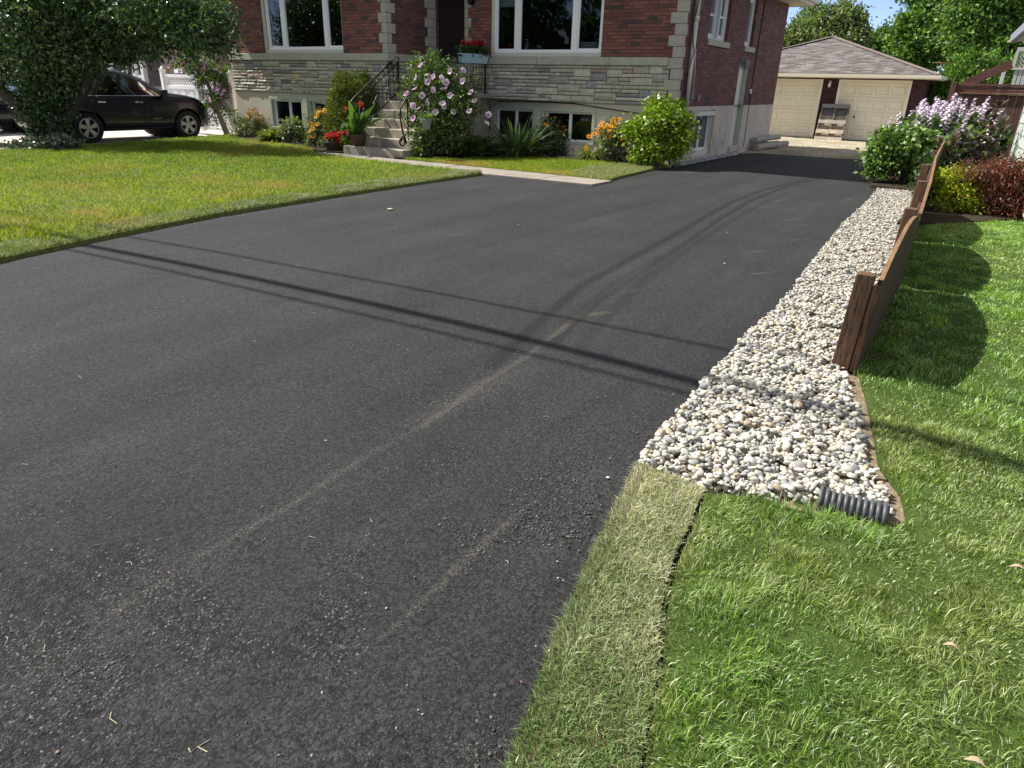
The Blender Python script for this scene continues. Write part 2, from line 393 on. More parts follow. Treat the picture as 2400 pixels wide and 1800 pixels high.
def asphaltmat():
    m, nt, b = newmat('new asphalt'); co = objco(nt)
    dust = N(nt, 'ShaderNodeAttribute', attribute_name='dust').outputs['Fac']
    trk = N(nt, 'ShaderNodeAttribute', attribute_name='track').outputs['Fac']
    coarse = N(nt, 'ShaderNodeAttribute', attribute_name='coarse').outputs['Fac']
    v = N(nt, 'ShaderNodeTexVoronoi'); v.inputs['Scale'].default_value = 130; nt.links.new(co, v.inputs['Vector'])
    v2 = N(nt, 'ShaderNodeTexVoronoi'); v2.inputs['Scale'].default_value = 240; nt.links.new(co, v2.inputs['Vector'])
    n = noise(nt, 1.1, 5, co); nf = noise(nt, 300, 3, co, .6); nm = noise(nt, 28, 4, co, .6)
    base = ramp(nt, n.outputs[0], [(.28, (.0275, .0278, .0292)), (.5, (.0325, .0327, .0342)), (.74, (.0385, .0386, .0398))])
    gq = N(nt, 'ShaderNodeSeparateColor'); nt.links.new(v.outputs['Color'], gq.inputs[0])
    # single aggregate stones that show through the binder
    gs = N(nt, 'ShaderNodeSeparateColor'); nt.links.new(v.outputs['Color'], gs.inputs[0])
    g2 = N(nt, 'ShaderNodeSeparateColor'); nt.links.new(v2.outputs['Color'], g2.inputs[0])
    near = mth(nt, 'LESS_THAN', v.outputs['Distance'], .33)
    st = mth(nt, 'MULTIPLY', mth(nt, 'GREATER_THAN', gs.outputs[0], mth(nt, 'SUBTRACT', .80, mth(nt, 'MULTIPLY', coarse, .5))), near)
    st = mth(nt, 'MULTIPLY', st, mth(nt, 'ADD', .55, mth(nt, 'MULTIPLY', coarse, .45)))
    cell = ramp(nt, gq.outputs[1], [(0, (.45,) * 3), (.5, (.95,) * 3), (1, (1.75,) * 3)])
    c = mixc(nt, mth(nt, 'MULTIPLY', st, .75), mixc(nt, 1, base.outputs[0], cell.outputs[0], 'MULTIPLY'), (.085, .081, .075))
    sp = mth(nt, 'MULTIPLY', mth(nt, 'GREATER_THAN', g2.outputs[1], .88), mth(nt, 'LESS_THAN', v2.outputs['Distance'], .3))
    c = mixc(nt, mth(nt, 'MULTIPLY', sp, .65), c, (.15, .145, .135))
    # pits between the stones
    pit = mth(nt, 'GREATER_THAN', mth(nt, 'ADD', nm.outputs[0], mth(nt, 'MULTIPLY', coarse, .17)), .66)
    c = mixc(nt, mth(nt, 'MULTIPLY', pit, .5), c, (.008, .008, .008))
    fr = ramp(nt, nf.outputs[0], [(.3, (.5,) * 3), (.7, (1.5,) * 3)])
    nq = noise(nt, 55, 3, co, .6); fq = ramp(nt, nq.outputs[0], [(.3, (.82,) * 3), (.7, (1.16,) * 3)]); c = mixc(nt, 1, c, fq.outputs[0], 'MULTIPLY')
    mpl = N(nt, 'ShaderNodeMapping'); mpl.inputs['Scale'].default_value = (2.4, .22, 1); mpl.inputs['Rotation'].default_value = (0, 0, .12); nt.links.new(co, mpl.inputs[0])
    nl = noise(nt, 1.0, 4, mpl.outputs[0], .6); fl = ramp(nt, nl.outputs[0], [(.32, (.80, .80, .81)), (.68, (1.17, 1.16, 1.13))]); c = mixc(nt, 1, c, fl.outputs[0], 'MULTIPLY')
    c = mixc(nt, 1, c, fr.outputs[0], 'MULTIPLY')
    c = mixc(nt, mth(nt, 'MULTIPLY', trk, .68), c, (.0075, .0075, .0078))
    # sand grains: each small cell is sandy with a chance given by the dust streak
    v3 = N(nt, 'ShaderNodeTexVoronoi'); v3.inputs['Scale'].default_value = 330; nt.links.new(co, v3.inputs['Vector'])
    g3 = N(nt, 'ShaderNodeSeparateColor'); nt.links.new(v3.outputs['Color'], g3.inputs[0])
    df = mth(nt, 'LESS_THAN', g3.outputs[0], mth(nt, 'MULTIPLY', dust, .34))
    c = mixc(nt, mth(nt, 'MULTIPLY', df, .7), c, (.21, .185, .135))
    c = mixc(nt, mth(nt, 'MULTIPLY', dust, .12), c, (.20, .18, .13))
    nt.links.new(c, b.inputs['Base Color'])
    h = mth(nt, 'SUBTRACT', mth(nt, 'MULTIPLY', nf.outputs[0], .8), mth(nt, 'MULTIPLY', v.outputs['Distance'], mth(nt, 'MULTIPLY', coarse, .8)))
    h = mth(nt, 'SUBTRACT', h, mth(nt, 'MULTIPLY', pit, mth(nt, 'MULTIPLY', coarse, .6)))
    h = mth(nt, 'MULTIPLY', h, mth(nt, 'SUBTRACT', 1, mth(nt, 'MULTIPLY', trk, .35)))
    bump(nt, b, h, .9, .010)
    b.inputs['Roughness'].default_value = .80; b.inputs['Specular IOR Level'].default_value = .22
    return m

LAWN_L = [(-5.9, -5), (-6.35, 0), (-6.84, 2.41), (-7.15, 3.6), (-7.41, 4.95), (-7.52, 7.0), (-7.56, 10.40)]
EDGE_R = [(-.10, -5), (-.46, .1), (-.61, .97), (-.71, 1.32), (-.83, 1.84), (-.95, 2.42), (-.965, 2.65), (-.99, 3.0), (-1.02, 3.61), (-1.05, 4.4), (-1.06, 5.2), (-1.10, 6.0), (-1.19, 7.1), (-1.35, 9.7), (-1.43, 12.2), (-1.52, 13.8), (-1.85, 15.2), (-2.25, 17.2), (-2.45, 20.2)]
EDGE_H = [(-5.40, 10.45), (-5.42, 11.0), (-5.52, 11.8), (-5.66, 14.4), (-5.47, 14.75), (-5.36, 20.2)]
def interp(pts, y): return np.interp(y, [p[1] for p in pts], [p[0] for p in pts])

def px_line(L): return [tuple(G(x, y)[:2]) for x, y in L]
DUST = [(px_line([(270, 1430), (347, 1386), (506, 1280), (675, 1188), (868, 1063), (988, 1000), (1120, 905), (1230, 838), (1330, 760)]), .017, .75),
        (px_line([(860, 1520), (980, 1420), (1090, 1312), (1200, 1213), (1300, 1140)]), .012, .95),
        (px_line([(960, 1000), (1100, 925), (1230, 862)]), .06, .22),
        (px_line([(1310, 775), (1430, 680), (1530, 612), (1660, 525)]), .02, .28),
        (px_line([(130, 1620), (330, 1400), (520, 1260)]), .08, .16),
        (px_line([(0, 1560), (60, 1600), (140, 1570)]), .10, .22),
        (px_line([(1075, 1760), (1150, 1795), (1180, 1740)]), .06, .4),
        (px_line([(200, 1060), (320, 1020)]), .05, .25)]
for q in ((1905, 527, 30), (1770, 592, 26), (1860, 515, 22), (1880, 562, 25), (1480, 683, 16), (1405, 735, 20), (1795, 640, 30), (1640, 385, 20), (1680, 375, 20), (1100, 442, 25), (910, 493, 8), (1080, 550, 22), (1830, 470, 15), (1905, 480, 18), (1930, 600, 22), (1620, 405, 14), (1980, 470, 16)):
    DUST.append((px_line([(q[0] - q[2], q[1] + 2), (q[0] + q[2], q[1] - 4)]), .02, .6))
TRACK = [(px_line([(1150, 860), (1230, 785), (1301, 721), (1368, 666), (1459, 617), (1600, 540), (1708, 477), (1781, 448), (1911, 414)]), .05, 1.0),
         (px_line([(1300, 800), (1346, 748), (1436, 675), (1600, 572), (1690, 511), (1763, 469), (1853, 433), (1936, 416)]), .055, 1.0),
         (px_line([(1360, 810), (1414, 752), (1504, 662), (1600, 590), (1700, 525), (1800, 470)]), .055, .6),
         (px_line([(1000, 620), (1200, 560), (1400, 505), (1560, 470)]), .06, .3),
         (px_line([(80, 770), (230, 690), (420, 640)]), .09, .3)]
def drive_grid(y0, y1, nv, nu, left):
    t = np.linspace(0, 1, nv); Y = y0 + (y1 - y0) * t
    xl = interp(left, Y) - .05; xr = interp(EDGE_R, Y) + .06
    U = np.linspace(0, 1, nu)
    X = xl[:, None] + (xr - xl)[:, None] * U[None]; YY = np.repeat(Y[:, None], nu, 1)
    x, y = X.ravel(), YY.ravel()
    edge = np.minimum(x - np.repeat(xl, nu), np.repeat(xr, nu) - x)
    z = .006 * (vnoise(x, y, 1.7, 3) - .5) + .004 * (vnoise(x, y, .5, 4) - .5) - .012 * np.clip(1 - edge / .18, 0, 1)
    dust = np.zeros(len(x)); trk = np.zeros(len(x))
    wob = (vnoise(x, y, .25, 8) - .5) * .035
    for L, wd, a in DUST: dust = np.maximum(dust, a * np.exp(-((polydist(x, y, L) + wob) / wd) ** 2) * (.25 + .9 * vnoise(x, y, .3, 11)))
    for L, wd, a in TRACK: trk = np.maximum(trk, a * np.exp(-(polydist(x, y, L) / wd) ** 4))
    far = np.clip(1 - np.hypot(x + 1.9, y - .5) / 3.2, 0, 1)
    coarse = np.clip((vnoise(x, y, .16, 21) * .6 + vnoise(x, y, .6, 22) * .8 - .68) * 3.4, 0, 1) * (.10 + .90 * far)
    lane = (np.abs(((x + .06 * y) % 1.9) - .95) < .12) * .25
    coarse = np.clip(coarse + lane * vnoise(x, y, .8, 5) * .5, 0, 1)
    i = np.arange((nv - 1) * nu).reshape(nv - 1, nu)[:, :-1].ravel()
    F = np.stack([i, i + 1, i + 1 + nu, i + nu], 1)
    return np.stack([x, y, z], 1), F, dust, trk, coarse
a1 = drive_grid(-5, 10.46, 640, 330, LAWN_L); a2 = drive_grid(10.46, 19.95, 300, 130, EDGE_H)
nA = len(a1[0])
COARSE = (a1[0][:, :2], a1[4])
o = npmesh('driveway', np.concatenate([a1[0], a2[0]]), np.concatenate([a1[1], a2[1] + nA]), asphaltmat(), smooth=True,
           attrs={'dust': np.concatenate([a1[2], a2[2]]), 'track': np.concatenate([a1[3], a2[3]]), 'coarse': np.concatenate([a1[4], a2[4]])})
tag(o, kind='structure')

def gravelmat():
    m, nt, b = newmat('yard gravel'); co = objco(nt)
    v = N(nt, 'ShaderNodeTexVoronoi'); v.inputs['Scale'].default_value = 26; nt.links.new(co, v.inputs[0])
    s = N(nt, 'ShaderNodeSeparateColor'); nt.links.new(v.outputs['Color'], s.inputs[0])
    r = ramp(nt, s.outputs[0], [(0, (.22, .18, .12)), (.5, (.40, .34, .24)), (1, (.56, .50, .38))])
    n = noise(nt, .8, 5, co); r2 = ramp(nt, n.outputs[0], [(.35, (.7, .7, .62)), (.65, (1.1,) * 3)])
    n4 = noise(nt, .5, 4, co); gm = ramp(nt, n4.outputs[0], [(.58, (0, 0, 0)), (.66, (1, 1, 1))])
    c = mixc(nt, 1, r.outputs[0], r2.outputs[0], 'MULTIPLY')
    nt.links.new(mixc(nt, mth(nt, 'MULTIPLY', gm.outputs[0], .6), c, (.20, .20, .06)), b.inputs['Base Color'])
    bump(nt, b, mth(nt, 'SUBTRACT', 1, v.outputs['Distance']), .9, .03); b.inputs['Roughness'].default_value = .95
    return m
gx = np.linspace(-11, 3, 90); gy = np.linspace(19.2, 34, 110)
X, Y = np.meshgrid(gx, gy); x, y = X.ravel(), Y.ravel()
z = np.interp(y, [19.2, 20.4, 22, 29.5, 34], [-.015, .02, .0, -.1, -.1]) + .05 * (vnoise(x, y, .6, 31) - .4) * np.clip((y - 19.5) / 1.0, 0, 1) + .03 * (vnoise(x, y, .22, 32) - .5) * np.clip((y - 19.5), 0, 1)
ii = np.arange(109 * 90).reshape(109, 90)[:, :-1].ravel()
tag(npmesh('gravel_yard', np.stack([x, y, z], 1), np.stack([ii, ii + 1, ii + 91, ii + 90], 1), gravelmat(), smooth=True), kind='structure')

# concrete slabs of the front path
PATH_F = [(-12.6, 10.50), (-11.28, 10.53), (-7.60, 10.42), (-5.38, 10.52)]
PATH_B = [(-12.6, 11.15), (-12.05, 11.1), (-8.49, 11.22), (-5.44, 11.2)]
mb = MB(); xs = [-12.4, -11.2, -9.9, -8.7, -7.45, -6.42, -5.40]
for xa, xb in zip(xs[:-1], xs[1:]):
    fa, fb = np.interp([xa + .008, xb - .008], [p[0] for p in PATH_F], [p[1] for p in PATH_F])
    ba, bb = np.interp([xa + .008, xb - .008], [p[0] for p in PATH_B], [p[1] for p in PATH_B])
    k = .10 if xb > -5.5 else 0
    mb.prism([(xa + .008, fa), (xb - .008, fb), (xb - .008 + k * .3, bb), (xa + .008, ba)], -.1, .022 + .006 * random.random())
tag(mb.build('path', M['concrete'], bevel=.006), kind='structure')
tag(MB().prism([(-12.45, 10.5), (-5.42, 10.53), (-5.42, 11.15), (-12.45, 11.1)], -.1, .008).build('path_bed', simple('path joint soil', (.10, .085, .06), .95)), kind='structure')

ND_EDGE = [(-15.9, -6), (-16.4, 3), (-16.75, 6.5), (-16.9, 8.4), (-17.45, 10.5), (-18.1, 13.3)]
tag(MB().prism([(p[0] + .05, p[1]) for p in ND_EDGE] + [(-18.1, 17), (-27, 17), (-27, -6)], -.15, -.115).build('neighbour_driveway', M['drive2']), kind='structure')

def soilmat(name, col):
    m, nt, b = newmat(name); co = objco(nt); n = noise(nt, 22, 6, co, .7)
    r = ramp(nt, n.outputs[0], [(.3, tuple(c * .55 for c in col)), (.55, col), (.75, tuple(c * 1.5 for c in col))])
    nt.links.new(r.outputs[0], b.inputs['Base Color']); bump(nt, b, n.outputs[0], 1, .03); b.inputs['Roughness'].default_value = 1
    b.inputs['Specular IOR Level'].default_value = .1
    return m
M['mulch'] = soilmat('garden soil', (.055, .042, .030))
M['thatch'] = soilmat('lawn thatch', (.17, .20, .05))
M['thatch_r'] = soilmat('lush lawn thatch', (.07, .11, .025))
M['sodsoil'] = soilmat('sod soil', (.13, .11, .06))
M['pebbledirt'] = soilmat('grit under stones', (.30, .265, .205))
M['drysoil'] = soilmat('bare dry soil', (.30, .23, .15))

BED_L = [(-17.75, 12.75), (-17.4, 12.15), (-16.6, 11.95), (-15.2, 11.8), (-14.0, 11.75), (-13.0, 11.3), (-12.3, 11.05), (-12.05, 11.1), (-12.05, 12.8), (-17.7, 12.8)]
BED_M = [(-10.45, 11.22), (-10.0, 11.35), (-9.6, 11.9), (-9.3, 12.8), (-8.6, 13.5), (-7.4, 13.75), (-6.6, 14.0), (-5.85, 14.45), (-5.62, 14.7), (-5.62, 14.5), (-12, 14.5), (-12, 12.8), (-10.45, 12.8)]
BED_R = [(-.80, 9.9), (-.3, 10.3), (.4, 11.3), (1.6, 12.2), (1.6, 18.0), (-2.3, 18.0), (-2.25, 16.5), (-1.9, 15.0), (-1.66, 13.85), (-.8, 13.7)]
for n_, P in (('garden_bed', BED_L), ('garden_bed', BED_M), ('garden_bed', BED_R)):
    tag(MB().prism(P, -.1, .045).build(n_, M['mulch']), kind='structure')

# lawns: a low block of turf each, the blades come later
LAWN_LEFT = LAWN_L + [(-8.6, 10.47), (-11.2, 10.57), (-12.1, 10.6), (-12.6, 10.95), (-13.0, 11.3), (-14, 11.75), (-15.2, 11.8), (-16.6, 11.95), (-17.4, 12.15), (-17.9, 12.8)] + ND_EDGE[::-1][1:]
tag(MB().prism(LAWN_LEFT, -.2, .034).build('lawn', M['thatch']), kind='structure')
LAWN_MID = [(-5.44, 11.2), (-5.52, 11.8), (-5.66, 14.4), (-5.85, 14.45), (-6.6, 14.0), (-7.4, 13.75), (-8.6, 13.5), (-9.3, 12.8), (-9.6, 11.9), (-10.0, 11.35), (-10.2, 11.2)]
tag(MB().prism(LAWN_MID, -.1, .034).build('lawn', M['thatch']), kind='structure')
FENCE = [(-.42, 4.17), (-.445, 6.45), (-.56, 8.75), (-.72, 11.1), (-.83, 14.6)]
PEB_R = [(.03, 2.60), (-.02, 2.85), (-.13, 3.06), (-.20, 3.4), (-.27, 3.72), (-.40, 4.1)] + FENCE
SOD = [(-.46, .1), (-.61, .97), (-.71, 1.32), (-.83, 1.84), (-.945, 2.45), (-.79, 2.44), (-.645, 2.41), (-.60, 2.11), (-.585, 1.94), (-.535, 1.72), (-.485, 1.57), (-.445, 1.46), (-.395, 1.29), (-.31, 1.0), (-.16, .1)]
tag(MB().prism(SOD, -.1, .030).build('turf_soil', M['sodsoil']), kind='structure')
LAWN_R = [(-.15, .1), (-.305, 1.0), (-.38, 1.29), (-.425, 1.46), (-.465, 1.57), (-.512, 1.72), (-.562, 1.94), (-.583, 2.11), (-.63, 2.40), (-.48, 2.48), (-.22, 2.50), (0.02, 2.58), (.06, 2.66), (.02, 2.85), (-.09, 3.06), (-.16, 3.4), (-.23, 3.72), (-.33, 4.12), (-.38, 4.2), (-.405, 6.45), (-.52, 8.75), (-.67, 9.9), (-.3, 10.3), (.4, 11.3), (1.6, 12.2), (3.5, 12.2), (3.5, .1)]
tag(MB().prism(LAWN_R, -.1, .024).build('lawn', M['thatch_r']), kind='structure')
tag(MB().prism([(.5, -3), (-.02, .1), (-.60, .1), (-.1, -3)], -.1, .02).build('lawn', M['thatch_r']), kind='structure')
tag(MB().prism([(-.45, .1), (-.62, 1.0), (-.84, 1.84), (-.96, 2.48), (-.62, 2.5), (-.3, 1.0), (-.1, .1)], -.1, .004).build('bare_soil', M['mulch']), kind='structure')
tag(MB().prism([(-.45, 2.3), (.2, 2.3), (.22, 2.6), (.02, 3.1), (-.1, 3.8), (-.36, 4.25), (-.48, 4.15), (-.3, 3.0)], -.1, .012).build('bare_soil', M['drysoil']), kind='structure')
# ------------------------------------------------------------------ the brick house
def text_to_mesh(o):
    me = bpy.data.meshes.new_from_object(o.evaluated_get(bpy.context.evaluated_depsgraph_get())); n = bpy.data.objects.new(o.name, me); COL.objects.link(n)
    n.parent = o.parent; n.location = o.location; n.rotation_euler = o.rotation_euler; nm = o.name; bpy.data.objects.remove(o); n.name = nm
XR, YF, YB, XL, YL, XB = -5.64, 14.48, 22.0, -17.6, 12.74, -11.93   # right wall, front, rear, left wall, bay front, bay side
ZT = 3.70
def wall(mb, ax, c, a0, a1, z0, z1, holes=(), flip=False):
    """flat wall on plane ax=c (0: x const, 1: y const) with rectangular openings (a0,a1,z0,z1)"""
    A = sorted({a0, a1, *[min(max(h[i], a0), a1) for h in holes for i in (0, 1)]}); Z = sorted({z0, z1, *[min(max(h[i], z0), z1) for h in holes for i in (2, 3)]})
    for p, q in zip(A[:-1], A[1:]):
        for r, s in zip(Z[:-1], Z[1:]):
            m_, n_ = (p + q) / 2, (r + s) / 2
            if any(h[0] < m_ < h[1] and h[2] < n_ < h[3] for h in holes): continue
            P = [(p, r), (q, r), (q, s), (p, s)]
            if flip: P = P[::-1]
            mb.quad(*[((c, u, v) if ax == 0 else (u, c, v)) for u, v in P])
    return mb
def reveal(mb, ax, c, d, h):
    """the four returns of an opening, d deep from plane c"""
    a0, a1, z0, z1 = h; f = (lambda u, v, t: (t, u, v)) if ax == 0 else (lambda u, v, t: (u, t, v))
    for (u0, v0), (u1, v1) in (((a0, z0), (a1, z0)), ((a1, z0), (a1, z1)), ((a1, z1), (a0, z1)), ((a0, z1), (a0, z0))):
        mb.quad(f(u0, v0, c), f(u1, v1, c), f(u1, v1, c + d), f(u0, v0, c + d))
    return mb

house = empty('brick_house', (-11.5, 14.5, 0), 'red brick house with grey stone base, white framed windows and a recessed dark door', 'house')
W_R = (-10.33, -7.44, 2.09, 3.50)        # big front window right
W_L = (-16.22, -13.33, 2.09, 3.50)
B_R = (-10.23, -7.47, .30, 1.05)         # basement pair right
B_L = (-16.20, -13.45, .29, 1.07)
DOOR = (-11.90, -11.06, 1.28, 3.36)
S_1 = (15.85, 17.16, 2.50, 3.62); S_2 = (18.47, 19.13, 2.50, 3.56); S_D = (18.33, 19.10, .20, 2.14); S_B = (15.72, 16.95, .10, 1.08)
ZS0, ZS1, ZF = 1.93, 2.085, 1.165         # sill band, top of foundation
mb = MB(); wall(mb, 1, YF, XB, XR, ZS1 - .05, ZT, [W_R, (DOOR[0], DOOR[1], 0, DOOR[3])]); reveal(mb, 1, YF, .16, W_R); reveal(mb, 1, YF, .14, (DOOR[0], DOOR[1], 1.2, DOOR[3])); mb.build('front_brick_wall', M['brick_x'], house)
mb = MB(); wall(mb, 1, YL, XL, XB, ZS1 - .05, ZT, [W_L]); reveal(mb, 1, YL, .16, W_L)
mb.build('front_brick_wall', M['brick_x'], house)
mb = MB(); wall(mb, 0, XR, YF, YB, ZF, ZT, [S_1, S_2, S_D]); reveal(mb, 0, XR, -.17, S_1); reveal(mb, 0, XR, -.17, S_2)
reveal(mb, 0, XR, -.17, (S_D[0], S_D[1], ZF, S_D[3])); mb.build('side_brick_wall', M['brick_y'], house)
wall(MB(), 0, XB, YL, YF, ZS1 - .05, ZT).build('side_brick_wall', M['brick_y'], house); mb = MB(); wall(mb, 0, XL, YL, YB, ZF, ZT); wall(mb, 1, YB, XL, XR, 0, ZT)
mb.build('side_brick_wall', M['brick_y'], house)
mb = MB(); wall(mb, 1, YF, XB, XR, -.1, ZF + .02, [B_R]); reveal(mb, 1, YF, .2, B_R); mb.build('front_foundation', M['parging'], house); mb = MB(); wall(mb, 1, YL, XL, XB, -.1, ZF + .02, [B_L]); reveal(mb, 1, YL, .2, B_L); wall(mb, 0, XB, YL, YF, -.1, ZF)
mb.build('front_foundation', M['parging'], house)
mb = MB(); X2 = XR + .012; wall(mb, 0, X2, YF, YB, -.1, ZF, [S_B, (S_D[0], S_D[1], .2, ZF)]); reveal(mb, 0, X2, -.19, S_B); reveal(mb, 0, X2, -.17, (S_D[0], S_D[1], .2, ZF))
wall(MB(), 0, XL, YL, YB, -.1, ZF).build('side_foundation', M['parging'], house); mb.quad((XR - .02, YF, ZF), (X2, YF, ZF), (X2, YB, ZF), (XR - .02, YB, ZF)); mb.quad((XR - .02, YF, -.1), (X2, YF, -.1), (X2, YF, ZF), (XR - .02, YF, ZF)); mb.quad((X2, YB, -.1), (XR - .02, YB, -.1), (XR - .02, YB, ZF), (X2, YB, ZF))
mb.build('side_foundation', M['parging_s'], house)
# dark rooms behind the panes
mb = MB(); wall(mb, 1, YF + 3.2, XL + .2, XR - .2, .0, ZT); mb.quad((XL + .05, YL + .05, 1.2), (XR - .25, YL + 2.0, 1.2), (XR - .25, YB - .1, 1.2), (XL + .05, YB - .1, 1.2)); wall(mb, 0, -12.2, YF + .3, YF + 3, 1.25, ZT); mb.build('interior', M['room'], house)

# ashlar facing
PAL = [((.50, .45, .355), 5), ((.43, .40, .33), 4), ((.38, .36, .31), 2.2), ((.28, .28, .275), 1.2), ((.52, .42, .28), 1.0), ((.40, .285, .24), .7), ((.54, .50, .42), 2), ((.24, .24, .235), .6), ((.46, .43, .36), 4)]
def ashlar(u0, u1, z0, z1, f, name, seed):
    r = random.Random(seed); mb = MB(); nrow = int(round((z1 - z0) / .0765)); h = (z1 - z0) / nrow
    occ = [[] for _ in range(nrow)]
    for i in range(nrow):
        u = u0
        while u < u1 - .01:
            blk = next((o for o in occ[i] if o[0] <= u + 1e-6 < o[1]), None)
            if blk: u = blk[1]; continue
            nxt = min([o[0] for o in occ[i] if o[0] > u] + [u1])
            tall = r.random() < .24 and i + 1 < nrow and not any(o[1] > u and o[0] < u + .73 for o in occ[i + 1])
            L = r.choice([.24, .30, .36, .52, .58]) if tall else r.choice([.16, .24, .32, .40, .52, .62, .75])
            L = min(L, nxt - u)
            if nxt - u - L < .10: L = nxt - u
            if tall and L > .75: tall = False
            if tall: occ[i + 1].append((u, u + L))
            k = r.choices([p for p, _ in PAL], [p for _, p in PAL])[0]; b = r.uniform(.88, 1.12)
            mb.cur = tuple(c * b for c in k); j = .005
            d = r.uniform(.018, .034); c0, c1 = u + j, u + L - j; e0, e1 = z0 + i * h + j, z0 + (i + (2 if tall else 1)) * h - j
            e = .009; pts = []
            for uu, vv, dd in ((c0, e0, 0), (c1, e0, 0), (c1, e1, 0), (c0, e1, 0), (c0 + e * .4, e0 + e * .5, d * .75), (c1 - e * .4, e0 + e * .5, d * .75), (c1 - e * .4, e1 - e * .5, d * .75), (c0 + e * .4, e1 - e * .5, d * .75)):
                pts.append(f(uu, vv, dd))
            n0 = len(pts); nx = max(2, int((c1 - c0) / .07)); 
            # broken, uneven face
            for vi in range(3):
                for ui in range(nx + 1):
                    tt = vi / 2; su = ui / nx
                    dd = d * (.8 if vi in (0, 2) or ui in (0, nx) else r.uniform(.9, 1.5))
                    pts.append(f(c0 + e + (c1 - c0 - 2 * e) * su, e0 + e + (e1 - e0 - 2 * e) * tt, dd))
            fs = [(0, 1, 5, 4), (1, 2, 6, 5), (2, 3, 7, 6), (3, 0, 4, 7)]
            g = lambda vi, ui: n0 + vi * (nx + 1) + ui
            fs += [(g(a, b_), g(a, b_ + 1), g(a + 1, b_ + 1), g(a + 1, b_)) for a in range(2) for b_ in range(nx)]
            fs += [(4, 5) + tuple(g(0, b_) for b_ in range(nx, -1, -1)), (6, 7) + tuple(g(2, b_) for b_ in range(0, nx + 1)), (5, 6) + tuple(g(a, nx) for a in (2, 1, 0)), (7, 4) + tuple(g(a, 0) for a in (0, 1, 2))]
            mb.add(pts, fs)
            u += L
    o = mb.build(name, M['stone'], house); return o
fF = lambda u, v, d: (u, YF - d, v); fL = lambda u, v, d: (u, YL - d, v); fS = lambda u, v, d: (XB + d, u, v)
ashlar(-11.9, -5.86, ZF, ZS0, fF, 'stone_facing', 3); ashlar(XL, XB, ZF, ZS0, fL, 'stone_facing', 5); ashlar(YL, YF, ZF, ZS0, fS, 'stone_facing', 9)
mb = MB(); wall(mb, 1, YF - .003, XB, XR, ZF, ZS1 - .04); wall(mb, 1, YL - .003, XL, XB, ZF, ZS1 - .04); wall(mb, 0, XB + .003, YL, YF, ZF, ZS1 - .04)
mb.build('stone_joints', M['joint'], house)
# limestone sill band in long pieces
def band(segs, f, name):
    mb = MB()
    for a, b in zip(segs[:-1], segs[1:]):
        mb.box(f(a + .004, ZS0, -.02), f(b - .004, ZS1, .065))
    return mb.build(name, M['lime'], house, bevel=.008)
band([-10.49, -9.0, -7.2, -5.89], fF, 'sill_band'); band([XL - .06, -16.0, -14.2, -12.9, XB + .065], fL, 'sill_band')
mb = MB()
for a, b in zip([YL - .06, 13.5, YF - .3], [13.5, YF - .3, YF - .005]): mb.box((XB - .02, a + .004, ZS0), (XB + .065, b - .004, ZS1))
mb.build('sill_band', M['lime'], house, bevel=.008)
def quoins(x, y, sx, name, z0, n, la=.42, lb=.20, sa=.12, sb=.30, start=0):
    mb = MB()
    for i in range(n):
        l, s = (la, sa) if (i + start) % 2 == 0 else (lb, sb); z = z0 + i * .2032
        xa, xb = (x - l * sx, x + .02 * sx)
        mb.box((xa, y - .03, z + .004), (xb, y + s, z + .199))
    return mb.build(name, M['lime'], house, bevel=.007)
quoins(XR, YF, 1, 'corner_quoins', ZF - .2032 + .1, 14, la=.30, lb=.19, sa=.06, sb=.13)
quoins(XB, YL, 1, 'corner_quoins', ZS1 + .004, 8, la=.21, lb=.12, sa=.15, sb=.28, start=1)
quoins(XL, YL, -1, 'corner_quoins', ZS1 + .004, 8, la=.30, lb=.13, sa=.12, sb=.30)
mb = MB(); mq = MB()
for i in range(10):
    z = 1.28 + i * .2032
    mb.box((DOOR[1], YF - .02, z + .004), (DOOR[1] + (.19 if i % 2 else .10), YF + .1, z + .199))
    mq.box((XB - .1, YF - (.42 if i % 2 else .32), z + .004), (XB + .02, YF - .03, z + .199))
mb.build('door_quoins', M['lime'], house, bevel=.006); mq.build('door_quoins', M['lime'], house, bevel=.006)

